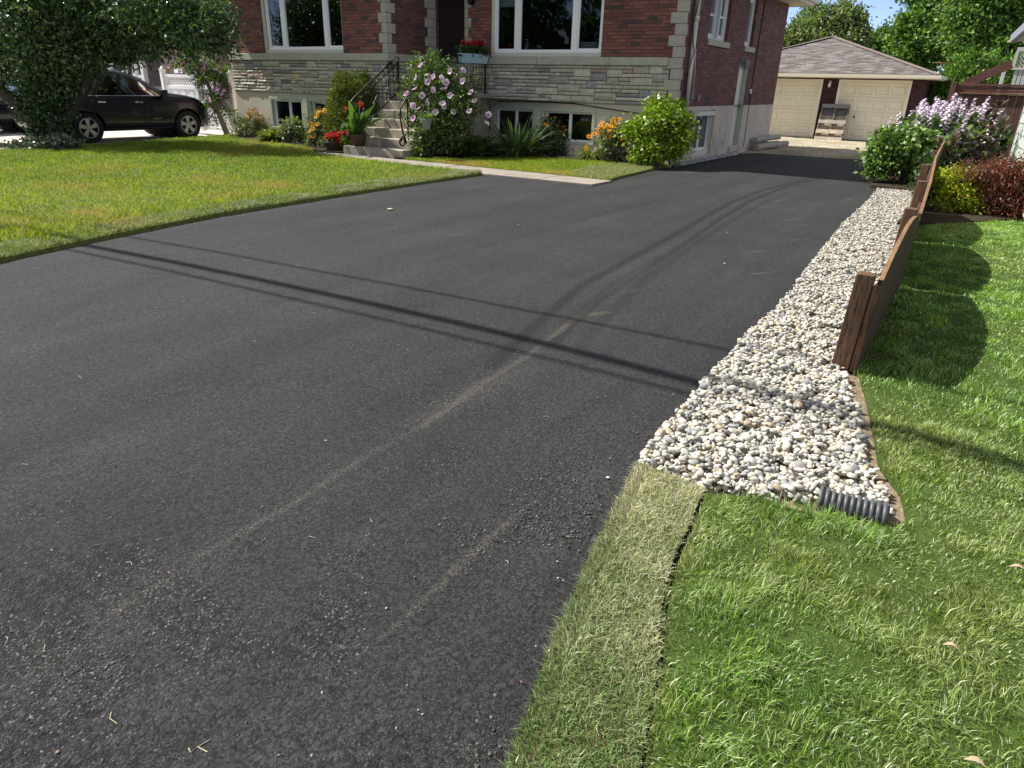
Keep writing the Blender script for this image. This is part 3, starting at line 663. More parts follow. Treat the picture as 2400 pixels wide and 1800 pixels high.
def window(ax, c, h, splits, name, fw=.055, casing=.0, sill=.0, depth=.10, frame='vinyl', glass='glass', meet=None, label=None):
    """frame mesh with its own panes; ax 1 faces -Y, ax 0 faces +X; c is the plane of the frame front"""
    a0, a1, z0, z1 = h; s = 1 if ax == 1 else -1
    f = (lambda u, v, t: (u, c + t, v)) if ax == 1 else (lambda u, v, t: (c - t, u, v))
    mb = MB(); bx = lambda u0, u1, v0, v1, t0, t1: mb.box(f(u0, v0, t0), f(u1, v1, t1))
    bx(a0, a1, z0, z0 + fw, 0, depth); bx(a0, a1, z1 - fw, z1, 0, depth)
    bx(a0, a0 + fw, z0 + fw, z1 - fw, 0, depth); bx(a1 - fw, a1, z0 + fw, z1 - fw, 0, depth)
    ed = [a0 + fw] + [v for m_ in splits for v in (m_[0], m_[1])] + [a1 - fw]
    for m_ in splits: bx(m_[0], m_[1], z0 + fw, z1 - fw, .004, depth - .004)
    panes = list(zip(ed[0::2], ed[1::2]))
    for i, (p, q) in enumerate(panes):
        if meet: bx(p, q, meet - .025, meet + .025, .01, depth - .02)
        e = .032 if (i % 2 == 0 and len(panes) == 3) or meet else .012
        for u0, u1, v0, v1 in ((p, q, z0 + fw, z0 + fw + e), (p, q, z1 - fw - e, z1 - fw), (p, p + e, z0 + fw + e, z1 - fw - e), (q - e, q, z0 + fw + e, z1 - fw - e)): bx(u0, u1, v0, v1, .022, depth - .02)
    o = mb.build(name, M[frame], house, bevel=.004)
    for p, q in panes:
        g = MB(); t = .045
        g.quad(f(p, z0 + fw, t), f(q, z0 + fw, t), f(q, z1 - fw, t), f(p, z1 - fw, t)); g.build('pane', M[glass], o)
    return o
def trim(ax, c, h, wd, name, t=.05, bottom=True, top=True, mat='cream', sides=(1, 1), bw=None):
    a0, a1, z0, z1 = h; f = (lambda u, v, q: (u, c + q, v)) if ax == 1 else (lambda u, v, q: (c - q, u, v)); mb = MB(); bw = bw or wd
    if bottom: mb.box(f(a0, z0, 0), f(a1, z0 + bw, t))
    if top: mb.box(f(a0, z1 - wd, 0), f(a1, z1, t))
    if sides[0]: mb.box(f(a0, z0 + (bw if bottom else 0), .001), f(a0 + wd, z1 - (wd if top else 0), t))
    if sides[1]: mb.box(f(a1 - wd, z0 + (bw if bottom else 0), .001), f(a1, z1 - (wd if top else 0), t))
    return mb.build(name, M[mat], house, bevel=.005)
# big front windows
trim(1, YF + .045, W_R, .09, 'window_casing', .10, sides=(1, 0), bw=.085)
window(1, YF + .055, (-10.24, -7.46, 2.175, 3.42), [(-9.68, -9.54), (-8.21, -8.07)], 'front_window', fw=.05)
trim(1, YL + .045, W_L, .10, 'window_casing', .12, sides=(1, 0), bw=.085)
window(1, YL + .07, (-16.08, -13.35, 2.175, 3.42), [(-15.53, -15.38), (-14.02, -13.88)], 'front_window', fw=.05)
# basement windows, two sliders each side of a painted post
for B, mid, nm in ((B_R, (-9.02, -8.86), 0), (B_L, (-14.90, -14.72), 1)):
    y = (YF if nm == 0 else YL)
    for a, b in ((B[0], mid[0]), (mid[1], B[1])):
        trim(1, y - .012, (a, b, B[2], B[3]), .075, 'basement_window_casing', .12, mat='creamgreen', bw=.05)
        m_ = (a + b) / 2 + .02
        window(1, y + .085, (a + .075, b - .075, B[2] + .05, B[3] - .075), [(m_ - .03, m_ + .02)], 'basement_window', fw=.03, depth=.07)
    MB().box((mid[0] + .002, y - .03, B[2]), (mid[1] - .002, y + .12, B[3] + .01)).build('basement_window_post', M['creamgreen'], house, bevel=.006)
# side windows
trim(0, XR - .075, S_1, .06, 'side_window_casing', .09, bw=.05)
window(0, XR - .085, (S_1[0] + .06, S_1[1] - .06, S_1[2] + .05, S_1[3] - .06), [(16.42, 16.56)], 'side_window', fw=.045, meet=2.98, glass='screen', frame='whitepaint')
MB().box((XR - .06, 16.40, 2.54), (XR + .02, 16.44, 3.6)).build('side_window_mullion', M['whitepaint'], house)
MB().box((XR - .10, S_1[0] - .02, 2.38), (XR + .05, S_1[1] + .08, 2.495)).build('stone_sill', M['lime'], house, bevel=.008)
trim(0, XR - .075, S_2, .05, 'side_window_casing', .09, bw=.05)
window(0, XR - .085, (S_2[0] + .05, S_2[1] - .05, S_2[2] + .05, S_2[3] - .05), [], 'side_window', fw=.05, glass='screen', frame='whitepaint')
MB().box((XR - .10, S_2[0] - .03, 2.38), (XR + .05, S_2[1] + .12, 2.495)).build('stone_sill', M['lime'], house, bevel=.008)
trim(0, X2 - .06, S_B, .06, 'basement_window_casing', .12, bw=.12, mat='cream')
window(0, X2 - .10, (S_B[0] + .06, S_B[1] - .06, S_B[2] + .12, S_B[3] - .06), [(16.30, 16.36)], 'basement_window', fw=.035, depth=.06, glass='screen')
MB().box((X2 - .03, S_B[0], S_B[3] - .115), (X2 + .012, S_B[1] - .04, S_B[3] - .02)).build('basement_window_head', M['cream'], house, bevel=.004)
# doors
fr = MB(); fr.box((DOOR[0], YF + .05, 1.28), (DOOR[0] + .10, YF + .15, 3.36)); fr.box((DOOR[1] - .07, YF + .05, 1.28), (DOOR[1], YF + .15, 3.36)); fr.box((DOOR[0] + .1, YF + .05, 3.28), (DOOR[1] - .07, YF + .15, 3.36)); fr.build('door_frame', M['darkdoor'], house)
d = MB(); xa, xb = DOOR[0] + .10, DOOR[1] - .07
d.box((xa, YF + .10, 1.28), (xb, YF + .14, 3.28))
for z0, z1 in ((1.28, 1.42), (2.36, 2.44), (3.06, 3.14), (3.2, 3.28)): d.box((xa, YF + .075, z0), (xb, YF + .099, z1))
for x0 in (xa, xb - .07): d.box((x0, YF + .070, 1.42), (x0 + .07, YF + .0985, 3.2))
dr = d.build('front_door', M['darkdoor'], house, bevel=.004)
MB().tube([(xb - .045, YF + .068, 2.28), (xb - .035, YF + .02, 2.31), (xb - .03, YF + .02, 2.44), (xb - .045, YF + .068, 2.47)], .012, 6).build('door_handle', M['metal'], dr, smooth=True)
sdr = MB().box((XR - .14, S_D[0], .20), (XR - .10, S_D[1] - .10, 2.14)).build('side_door', M['cream'], house)
mb = MB(); mb.box((XR - .15, S_D[1] - .10, .2), (XR - .035, S_D[1] - .004, 2.136)); mb.box((XR - .098, S_D[0], 2.05), (XR - .04, S_D[1] - .10, 2.136)); mb.box((XR - .03, S_D[1] - .055, .2), (XR - .012, S_D[1] - .01, 2.13)); mb.build('side_door_jamb', M['creamgreen'], house, bevel=.004)
MB().box((XR - .15, S_D[0] - .05, .06), (XR + .06, S_D[1] + .06, .198)).build('side_door_step', M['parging_s'], house, bevel=.01)
MB().lathe((XR - .07, S_D[0] + .07, 1.1), [(.001, -.03), (.028, -.02), (.03, .01), (.001, .03)], 10).build('door_knob', M['iron'], sdr, smooth=True)
# wall lamps
lp = MB(); c = (XR + .10, 18.52, 2.0)
lp.box((XR, 18.46, 2.0), (XR + .02, 18.58, 2.2)); lp.tube([(XR + .02, 18.52, 2.17), (XR + .07, 18.52, 2.19), c + np.array([0, 0, .17]) if False else (XR + .10, 18.52, 2.17)], .012, 6)
lp.lathe(c, [(.03, -.02), (.05, 0), (.075, .12), (.085, .13), (.05, .17), (.02, .2), (.018, .23), (.001, .24)], 12)
lp.build('side_wall_lamp', simple('grey lantern', (.25, .26, .27), .5), house, smooth=False)
lp = MB(); c = (-10.84, YF - .10, 3.24); lp.box((-10.90, YF - .022, 3.18), (-10.78, YF - .001, 3.5)); lp.tube([(-10.84, YF - .02, 3.45), (-10.84, YF - .10, 3.5)], .012, 6)
lp.lathe(c, [(.001, -.09), (.03, -.07), (.05, -.04), (.075, .2), (.08, .21), (.03, .27), (.001, .29)], 8)
lm = lp.build('front_wall_lamp', M['iron'], house)
fc = bpy.data.curves.new('house_number', 'FONT'); fc.body = '47'; fc.size = .17; fc.extrude = .006; fc.materials.append(simple('grey numeral', (.16, .165, .17), .6))
ob = bpy.data.objects.new('house_number', fc); COL.objects.link(ob); ob.parent = house; ob.location = Vector((-10.74, YF - .012, 3.10)) - house.location; ob.rotation_euler = (math.pi / 2, 0, 0); text_to_mesh(ob)
# conduit, cables and boxes by the corner
cx, cy = XR + .075, 14.86
cp = MB(); cp.tube([(cx, cy, 1.18), (cx, cy, 2.79)], .046, 12); cp.tube([(cx, cy, 2.76), (cx, cy, 2.84)], .058, 12); cp.tube([(cx, cy, 2.84), (cx, cy, 3.72)], .05, 12)
cp.build('service_conduit', M['cream'], house, smooth=True)
MB().tube([(cx + .03, cy - .03, 3.7), (cx + .05, cy - .07, 3.2), (cx - .03, cy - .07, 2.7), (cx + .0, cy - .06, 2.4), (cx + .05, cy - .03, 2.2), (cx - .02, cy - .07, 1.9), (cx - .03, cy - .05, 1.6), (cx, cy - .07, 1.25)], .010, 6).build('service_cable', M['cable'], house, smooth=True)
MB().tube([(cx + .045, cy + .04, 2.25), (cx + .05, cy + .06, 2.05), (cx + .03, cy + .2, 1.8), (cx - .03, cy + .36, 1.58), (cx - .04, cy + .40, 1.45), (cx - .03, cy + .33, 1.3), (cx - .02, cy + .18, 1.22), (cx - .01, cy + .06, 1.2)], .0085, 6).build('service_cable', M['whitecable'], house, smooth=True)
MB().box((XR, 15.02, 1.31), (XR + .09, 15.24, 1.47)).box((XR, 15.0, 1.472), (XR + .10, 15.26, 1.485)).build('junction_box', simple('brown meter box', (.16, .115, .10), .6), house, bevel=.006)
MB().box((XR, 15.62, 1.28), (XR + .045, 15.70, 1.40)).build('wall_socket', M['greyplastic'], house, bevel=.005)
MB().box((XR, 19.42, 1.44), (XR + .05, 19.50, 1.55)).build('wall_socket', M['whitepaint'], house, bevel=.005)
MB().tube([(XR + .012, 19.6, 0.1), (XR + .015, 19.55, 1.4), (XR + .012, 19.62, 3.68)], .012, 5).build('service_cable', M['cable'], house, smooth=True)
hk = MB(); hk.tube([(XR, 15.62, .86), (XR + .16, 15.60, .86), (XR + .20, 15.60, .80)], .022, 8); hk.tube([(XR + .03, 15.45, .84), (XR + .12, 15.52, .80), (XR + .2, 15.66, .83), (XR + .12, 15.74, .88)], .024, 8); hk.tube([(XR + .16, 15.58, .9), (XR + .16, 15.64, .9)], .04, 8); hk.build('hose_tap', M['blackplastic'], house, smooth=True)
pts = [(-10.30, YF - .016, .45), (-10.30, YF - .016, 1.02), (-10.24, YF - .018, 1.12)] + [(u, YF - .018, 1.135 + .02 * math.sin((u + 10) * 1.1) - .07 * max(0, (u + 8.0)) ** 1.0 * (1 if u < -6.6 else 1.0)) for u in np.linspace(-10.0, -6.3, 16)]
MB().tube(pts, .011, 6).build('wall_cable', M['cable'], house, smooth=True)
# blind inside the right window, orchid and storage box on its sill
MB().box((-10.2, YF + .20, 3.12), (-9.66, YF + .21, 3.42)).box((-9.5, YF + .20, 3.28), (-8.1, YF + .21, 3.42)).build('window_blind', simple('white blind', (.6, .65, .68), .7), house)
# roof: eaves with soffit, fascia, hipped slopes
OV = .5
def hip(x0, x1, y0, y1, z, rise, nm, par, mat, t=.0, axis='x'):
    mb = MB(); w_ = min(x1 - x0, y1 - y0) / 2
    if x1 - x0 > y1 - y0: a, b = (x0 + w_, (y0 + y1) / 2, z + rise), (x1 - w_, (y0 + y1) / 2, z + rise)
    else: a, b = ((x0 + x1) / 2, y0 + w_, z + rise), ((x0 + x1) / 2, y1 - w_, z + rise)
    p = [(x0, y0, z), (x1, y0, z), (x1, y1, z), (x0, y1, z)]
    if x1 - x0 > y1 - y0: fs = [(0, 1, 5, 4), (1, 2, 5), (2, 3, 4, 5), (3, 0, 4)]
    else: fs = [(0, 1, 4), (1, 2, 5, 4), (2, 3, 5), (3, 0, 4, 5)]
    mb.add(p + [a, b], fs + [(3, 2, 1, 0)]); return mb.build(nm, mat, par)
M['shingle_h'] = simple('brown shingle', (.14, .11, .10), .9, var=.3, scale=20)
M['soffit'] = simple('soffit', (.60, .56, .47), .6, var=.04)
FO = .36
hip(XL - OV, XR + OV, YF - FO, YB + OV, ZT + .17, 2.2, 'roof', house, M['shingle_h'])
hip(XL - OV, XB + .4, YL - FO, YB - 1, ZT + .165, 1.3, 'roof', house, M['shingle_h'])
mb = MB(); mb.prism([(XL - OV, YL - FO), (XB + .4, YL - FO), (XB + .4, YF - FO), (XR + OV, YF - FO), (XR + OV, YB + OV), (XL - OV, YB + OV)], ZT, ZT + .02); mb.build('soffit', M['soffit'], house)
def fascia(P, z0, z1, nm, par, mat, th=.03):
    mb = MB()
    for (xa, ya), (xb, yb) in zip(P, P[1:] + P[:1]):
        d = np.array([xb - xa, yb - ya]); d /= np.linalg.norm(d); n_ = np.array([d[1], -d[0]]); q = [(xa, ya), (xb, yb), (xb + n_[0] * th, yb + n_[1] * th), (xa + n_[0] * th, ya + n_[1] * th)]
        q[0] = tuple(np.array(q[0]) - d * 0); mb.prism(q, z0, z1)
        q2 = [tuple(np.array(a) + n_ * th) for a in ((xa, ya), (xb, yb))]; q2 += [tuple(np.array(b) + n_ * .11) for b in ((xb, yb), (xa, ya))]
        q2[1] = tuple(np.array(q2[1]) + d * .1); q2[2] = tuple(np.array(q2[2]) + d * .1); mb.prism(q2, z1 - .11, z1 - .005)
    return mb.build(nm, mat, par)
fascia([(XL - OV, YL - FO), (XB + .4, YL - FO), (XB + .4, YF - FO), (XR + OV, YF - FO), (XR + OV, YB + OV), (XL - OV, YB + OV)], ZT - .012, ZT + .17, 'gutter', house, M['soffit'])

# things standing inside the right front window
orc = empty('orchid', (-8.62, YF + .36, 2.20), 'white orchid standing inside the right front window', 'flower')
MB().lathe((-8.62, YF + .36, 2.18), [(.05, 0), (.065, .1), (.06, .1), (.055, .02)], 12).build('pot', M['terracotta'], orc, smooth=True)
MB().tube([(-8.62, YF + .36, 2.25), (-8.6, YF + .34, 2.45), (-8.5, YF + .3, 2.62), (-8.36, YF + .3, 2.60)], .006, 5).build('stem', simple('stem green', (.06, .10, .03)), orc)
mb = MB()
for i in range(11):
    t = i / 10; c = np.array((-8.62 + .20 * t + random.uniform(-.03, .03), YF + .28, 2.60 - .22 * t ** 2 + random.uniform(-.03, .03)))
    for k in range(5):
        a = k * 1.257 + i; p = c + np.array((math.cos(a), 0, math.sin(a))) * .045; q = np.array((-math.sin(a), 0, math.cos(a))) * .025
        mb.quad(c, c + (p - c) * .6 + q - np.array((0, .01, 0)), p, c + (p - c) * .6 - q - np.array((0, .01, 0)))
mb.build('petals', simple('white petal', (.75, .75, .76), .7), orc)
bx_ = empty('storage_box', (-7.85, YF + .30, 2.2), 'clear grey plastic storage box inside the right front window', 'box')
MB().box((-8.05, YF + .18, 2.2), (-7.66, YF + .44, 2.36)).build('tub', simple('cloudy plastic', (.42, .45, .48), .4), bx_, bevel=.012)
MB().box((-8.07, YF + .16, 2.362), (-7.64, YF + .46, 2.385)).build('lid', simple('white lid', (.7, .72, .74), .4), bx_, bevel=.006)

# ------------------------------------------------------------------ entrance steps and railings
st = MB()
TY = [11.29, 11.60, 11.87, 12.14, 12.41, 12.66, 12.92]
for i in range(7):
    z1 = .1829 * (i + 1); xl = -12.02 if i == 0 else -12.0
    if i == 6: st.box((XB + .012, TY[i], -.05), (-10.30, YF - .045, z1))
    else: st.box((xl, TY[i], -.05), (-10.27, TY[i + 1] + .02, z1 - .001 * i))
sto = st.build('concrete_steps', M['steps'], bevel=.014)
tag(sto, 'worn grey concrete steps climbing to the recessed front door', 'steps')
MB().box((-10.34, YF - .10, 1.05), (-10.06, YF - .034, 1.20)).build('landing_block', M['steps'], sto, bevel=.01)

def bar(mb, a, b, r=.010): return mb.tube([a, b], r, 6)
def scroll(cx_, y, z, R, turns=1.4, ph=0):
    return [(cx_, y + math.cos(t + ph) * R * (1 - .55 * t / (turns * 6.283)), z + math.sin(t + ph) * R * (1 - .55 * t / (turns * 6.283))) for t in np.linspace(0, turns * 6.283, 26)]
rl = empty('iron_railing', (-11.88, 12.0, .2), 'black wrought iron stair railing beside the clipped evergreen', 'railing')
rx = -11.88; T0 = (13.02, 2.03); T1 = (11.52, 1.10)
sl = (T0[1] - T1[1]) / (T0[0] - T1[0])
hr = MB(); hr.tube([(rx, 13.06, 1.95), (rx, 13.04, 2.02), (rx, 12.95, 2.02)] + [(rx, y, T1[1] + (y - T1[0]) * sl + .02) for y in (12.7, 12.2, 11.7, 11.54)] + [(rx, 11.44, 1.03), (rx, 11.40, .93), (rx, 11.40, .80)], .019, 8)
hr.build('handrail', M['iron'], rl, smooth=True)
MB().tube([(rx, y, T1[1] + (y - T1[0]) * sl - .13) for y in (12.98, 11.5)], .013, 6).build('middle_rail', M['iron'], rl)
MB().tube([(rx, y, T1[1] + (y - T1[0]) * sl - .72) for y in (12.95, 11.55)], .013, 6).build('lower_rail', M['iron'], rl)
MB().tube([(rx, 13.02, 1.28), (rx, 13.02, 2.02)], .024, 8).build('post', M['iron'], rl)
MB().tube([(rx, 11.40, .19), (rx, 11.40, .82)], .02, 8).build('post', M['iron'], rl)
for i in range(11):
    y = 11.55 + i * .131; z = T1[1] + (y - T1[0]) * sl
    bar(MB(), (rx, y, z - .72), (rx, y, z - .13), .0075).build('baluster', M['iron'], rl)
for i in range(9):
    y = 11.62 + i * .15; z = T1[1] + (y - T1[0]) * sl - .055
    MB().tube(scroll(rx, y, z, .052, 1.3, i), .007, 5).build('scroll', M['iron'], rl)
for i in range(3):
    y = 11.8 + i * .42; z = T1[1] + (y - T1[0]) * sl - .42
    MB().tube(scroll(rx, y, z + .09, .07, 1.3, 0)[::-1] + scroll(rx, y, z - .09, .07, 1.3, 3.14), .007, 5).build('scroll', M['iron'], rl)
r2 = empty('iron_railing', (-10.40, 12.0, .2), 'black wrought iron railing half hidden by the lilac flowering shrub', 'railing')
rx = -10.40
MB().tube([(rx, 14.40, 2.08), (rx, 13.05, 2.08), (rx, 12.95, 2.04)] + [(rx, y, 1.16 + (y - 11.55) * sl) for y in (12.6, 12.0, 11.62)] + [(rx, 11.50, 1.08), (rx, 11.42, .98), (rx, 11.40, .85), (rx, 11.46, .55), (rx, 11.55, .36)] + scroll(rx, 11.45, .34, .11, 1.5, -.3), .017, 8).build('handrail', M['iron'], r2, smooth=True)
MB().tube([(rx, 11.64, .36), (rx, 11.64, 1.18)], .016, 6).build('post', M['iron'], r2); MB().tube([(rx, 11.42, .95), (rx, 11.5, .72), (rx, 11.64, .55)], .010, 6).build('brace', M['iron'], r2)
MB().tube([(rx, 14.40, 1.2), (rx, 14.40, 2.10)], .022, 8).build('post', M['iron'], r2); MB().tube([(rx, 13.02, 1.27), (rx, 13.02, 2.08)], .022, 8).build('post', M['iron'], r2)
MB().tube([(rx, 14.4, 1.38), (rx, 13.02, 1.38)], .012, 6).build('lower_rail', M['iron'], r2)
for i in range(11): bar(MB(), (rx, 13.12 + i * .115, 1.38), (rx, 13.12 + i * .115, 2.07), .0075).build('baluster', M['iron'], r2)
# ------------------------------------------------------------------ garage
GY, GZ = 29.5, -.12
GX0, GX1 = -10.6, -2.62
gar = empty('garage', (-6.6, 33, GZ), 'low brick garage with cream panelled doors and a brown hipped shingle roof', 'garage')
D2 = (-5.34, -2.96, GZ + .05, 1.975); D1 = (-9.9, -5.89, GZ + .05, 1.97)
mb = MB(); wall(mb, 1, GY, GX0, GX1, GZ - .2, 2.16, [D1, D2]); reveal(mb, 1, GY, .2, D1); reveal(mb, 1, GY, .2, D2); mb.build('front_wall', M['brick_g'], gar)
mb = MB(); wall(mb, 0, GX1, GY, GY + 7.6, GZ - .2, 2.16); wall(mb, 0, GX0, GY, GY + 7.6, GZ - .2, 2.16); wall(mb, 1, GY + 7.6, GX0, GX1, GZ - .2, 2.16); mb.build('side_wall', M['brick_gy'], gar)
MB().box((GX0 + .01, GY - .09, GZ - .2), (GX1 - .01, GY + .19, GZ + .045)).build('floor_slab', simple('dark slab concrete', (.09, .08, .07), .9, var=.3), gar)  # slab in a darker, blotchy concrete colour
M['gdoor'] = simple('cream door', (.80, .745, .60), .5, var=.04, scale=2)
M['gtrim'] = simple('pale door trim', (.80, .77, .66), .5, var=.03)
def gdoor(D, ncol, pitch, off):
    trim(1, GY - .02, D, .085, 'x', .12, bottom=False, mat='gtrim')
    t = bpy.context.scene.objects[-1] if False else None
    a0, a1 = D[0] + .085, D[1] - .085; z0, z1 = D[2], D[3] - .085; mb = MB(); h = (z1 - z0) / 4
    for r_ in range(4):
        za, zb = z0 + r_ * h + .005, z0 + (r_ + 1) * h - .005; y = GY + .10
        cells = []; u = a0
        xs_ = [a0 + off + i * pitch for i in range(ncol)]
        # panel face with stamped rectangles: raised frame ring and sunk margin
        wall(mb, 1, y, a0, a1, za, zb, [(x, x + pitch - .085, za + .085, zb - .085) for x in xs_])
        mb.quad((a0, y, zb), (a1, y, zb), (a1, y + .03, zb), (a0, y + .03, zb)); mb.quad((a0, y, za), (a0, y + .03, za), (a1, y + .03, za), (a1, y, za))
        for x in xs_:
            xa, xb, ya, yb = x, x + pitch - .085, za + .085, zb - .085
            def ring(e0, d0, e1, d1):
                A = [(xa + e0, y + d0, ya + e0), (xb - e0, y + d0, ya + e0), (xb - e0, y + d0, yb - e0), (xa + e0, y + d0, yb - e0)]
                B = [(xa + e1, y + d1, ya + e1), (xb - e1, y + d1, ya + e1), (xb - e1, y + d1, yb - e1), (xa + e1, y + d1, yb - e1)]
                for i in range(4): mb.quad(A[i], A[(i + 1) % 4], B[(i + 1) % 4], B[i])
                return B
            ring(0, 0, .028, .034); B = ring(.028, .034, .062, .006); mb.quad(*B)
    wall(mb, 1, GY + .135, a0, a1, z0, z1)
    return mb.build('garage_door', M['gdoor'], gar)
_h = house; house_keep = house; house = gar
g1 = gdoor(D1, 6, .615, .10); g2 = gdoor(D2, 4, .545, .06)
house = house_keep
for o in list(COL.objects):
    if o.parent == gar and o.name.startswith('x'): o.name = 'door_trim'
MB().lathe((-4.62, GY + .09, .72), [(.03, 0), (.03, .012)], 8).box((-4.64, GY + .06, .70), (-4.60, GY + .10, .76)).build('door_handle', M['iron'], g2)
lp = MB(); lp.box((-5.68, GY - .02, 1.80), (-5.60, GY - .001, 1.92)); lp.tube([(-5.64, GY - .02, 1.9), (-5.64, GY - .08, 1.88)], .02, 8); lp.lathe((-5.64, GY - .09, 1.70), [(.02, 0), (.05, .06), (.055, .1), (.03, .16)], 10); lp.build('flood_lamp', simple('lamp glass', (.7, .68, .66), .3), gar, smooth=False)
def shinglemat():
    m, nt, b = newmat('garage shingles'); co = objco(nt)
    mp = N(nt, 'ShaderNodeMapping'); mp.inputs['Scale'].default_value = (1, 1.05, 0); nt.links.new(co, mp.inputs[0])
    br = N(nt, 'ShaderNodeTexBrick'); nt.links.new(mp.outputs[0], br.inputs[0]); br.inputs['Scale'].default_value = 1
    br.inputs['Brick Width'].default_value = .32; br.inputs['Row Height'].default_value = .145; br.inputs['Mortar Size'].default_value = .012; br.inputs['Mortar Smooth'].default_value = .4
    br.inputs['Color1'].default_value = (0, 0, 0, 1); br.inputs['Color2'].default_value = (1, 1, 1, 1); br.offset = .37; br.squash = 1.4; br.squash_frequency = 3
    n = noise(nt, 3.5, 4, co); n2 = noise(nt, 60, 3, co)
    r = ramp(nt, br.outputs['Color'], [(0, (.112, .102, .096)), (.5, (.165, .151, .142)), (1, (.212, .196, .185))])
    r2 = ramp(nt, n2.outputs[0], [(.3, (.75,) * 3), (.7, (1.2,) * 3)])
    # dark tabs of the laminated layer
    b2 = N(nt, 'ShaderNodeTexBrick'); nt.links.new(mp.outputs[0], b2.inputs[0]); b2.inputs['Scale'].default_value = 1
    b2.inputs['Brick Width'].default_value = .34; b2.inputs['Row Height'].default_value = .145; b2.inputs['Mortar Size'].default_value = .0; b2.inputs['Color1'].default_value = (0, 0, 0, 1); b2.inputs['Color2'].default_value = (1, 1, 1, 1); b2.offset = .63
    s = N(nt, 'ShaderNodeSeparateXYZ'); nt.links.new(mp.outputs[0], s.inputs[0])
    fr = mth(nt, 'FRACT', mth(nt, 'DIVIDE', s.outputs[1], .145))
    line = mth(nt, 'MULTIPLY', mth(nt, 'LESS_THAN', fr, .42), mth(nt, 'GREATER_THAN', b2.outputs['Color'], .5))
    c = mixc(nt, 1, r.outputs[0], r2.outputs[0], 'MULTIPLY')
    c = mixc(nt, mth(nt, 'MULTIPLY', line, .85), c, (.045, .030, .026))
    nt.links.new(c, b.inputs['Base Color']); b.inputs['Roughness'].default_value = .95; b.inputs['Specular IOR Level'].default_value = .2
    bump(nt, b, mth(nt, 'SUBTRACT', n2.outputs[0], mth(nt, 'MULTIPLY', fr, 1.5)), .6, .01)
    return m
M['shingle'] = shinglemat()
gr_ = hip(GX0 - .42, GX1 + .42, GY - .40, GY + 8.0, 2.165, 1.44, 'roof', gar, M['shingle'])
cap = MB()
for a, b in (((GX1 + .42, GY - .40), (-6.6, 33.3)), ((GX0 - .42, GY - .40), (-6.6, 33.3))):
    cap.beam((a[0], a[1], 2.175), (b[0], b[1], 3.625), .22, .02)
cap.build('ridge_cap', simple('ridge shingle', (.20, .155, .135), .95, var=.25, scale=20), gar)
MB().prism([(GX0 - .42, GY - .40), (GX1 + .42, GY - .40), (GX1 + .42, GY + 8), (GX0 - .42, GY + 8)], 2.02, 2.03).build('soffit', M['soffit'], gar)
M['ggutter'] = simple('cream gutter', (.72, .67, .53), .5, var=.03)
gfP = [(GX0 - .42, GY - .40), (GX1 + .42, GY - .40), (GX1 + .42, GY + 8), (GX0 - .42, GY + 8)]
fascia(gfP, 2.01, 2.15, 'gutter', gar, M['ggutter'])

# pallet leaning on the garage
pal = empty('wooden_pallet', (-5.25, 29.05, GZ - .05), 'weathered grey wooden pallet leaning against the pier between the garage doors', 'pallet')
pm = vcol('pallet wood', .9, 0, .2, bmp=.6, bscale=30, nvar=.3)
def PT(u, v, w_):     # u across, v up the lean, w out of the face
    return np.array((-5.72 + u * .98, 28.95 + v * .34 - w_ * .93, GZ - .06 + v * .94 + w_ * .34))
def pbox(u0, u1, v0, v1, w0, w1, c):
    mb = MB(); mb.cur = c
    vs = [PT(u, v, w_) for w_ in (w0, w1) for u, v in ((u0, v0), (u1, v0), (u1, v1), (u0, v1))]
    return mb.add(vs, [(0, 1, 2, 3)[::-1], (4, 5, 6, 7), (0, 1, 5, 4), (1, 2, 6, 5), (2, 3, 7, 6), (3, 0, 4, 7)])
for u in (0, .46, .92): pbox(u, u + .05, 0, 1.36, .02, .11, (.16, .13, .10)).build('stringer', pm, pal)
for v0, v1, c in ((0, .17, (.42, .36, .28)), (.30, .44, (.46, .40, .31)), (.66, .78, (.36, .33, .29)), (1.22, 1.36, (.20, .20, .20))): pbox(0, .97, v0, v1, .112, .135, c).build('deck_board', pm, pal)
for v0, v1, c in ((.0, .27, (.42, .32, .22)), (.275, .50, (.36, .28, .19)), (.505, .72, (.34, .28, .21)), (.725, .97, (.30, .26, .20)), (.975, 1.2, (.11, .11, .115)), (1.205, 1.36, (.11, .11, .115))): pbox(0, .97, v0, v1, 0, .019, c).build('back_board', pm, pal)

# timbers lying by the wall
for i, (a, b, r_, lb) in enumerate((((-5.40, 20.0, .10), (-5.15, 22.3, .12), .085, 'pale weathered round timber lying by the house wall, nearest the drive'),
                                    ((-5.50, 20.15, .28), (-5.35, 22.1, .29), .075, 'pale weathered round timber lying on top of the timber pile'),
                                    ((-5.60, 20.2, .10), (-5.38, 22.2, .11), .085, 'pale weathered round timber lowest against the house foundation'))):
    tag(MB().tube([a, np.array(a) * .5 + np.array(b) * .5 + np.array((.01, 0, .01)), b], [r_, r_ * .97, r_ * .92], 10).build('timber', M['greywood'], smooth=False), lb, 'timber', 'timbers by the house wall')

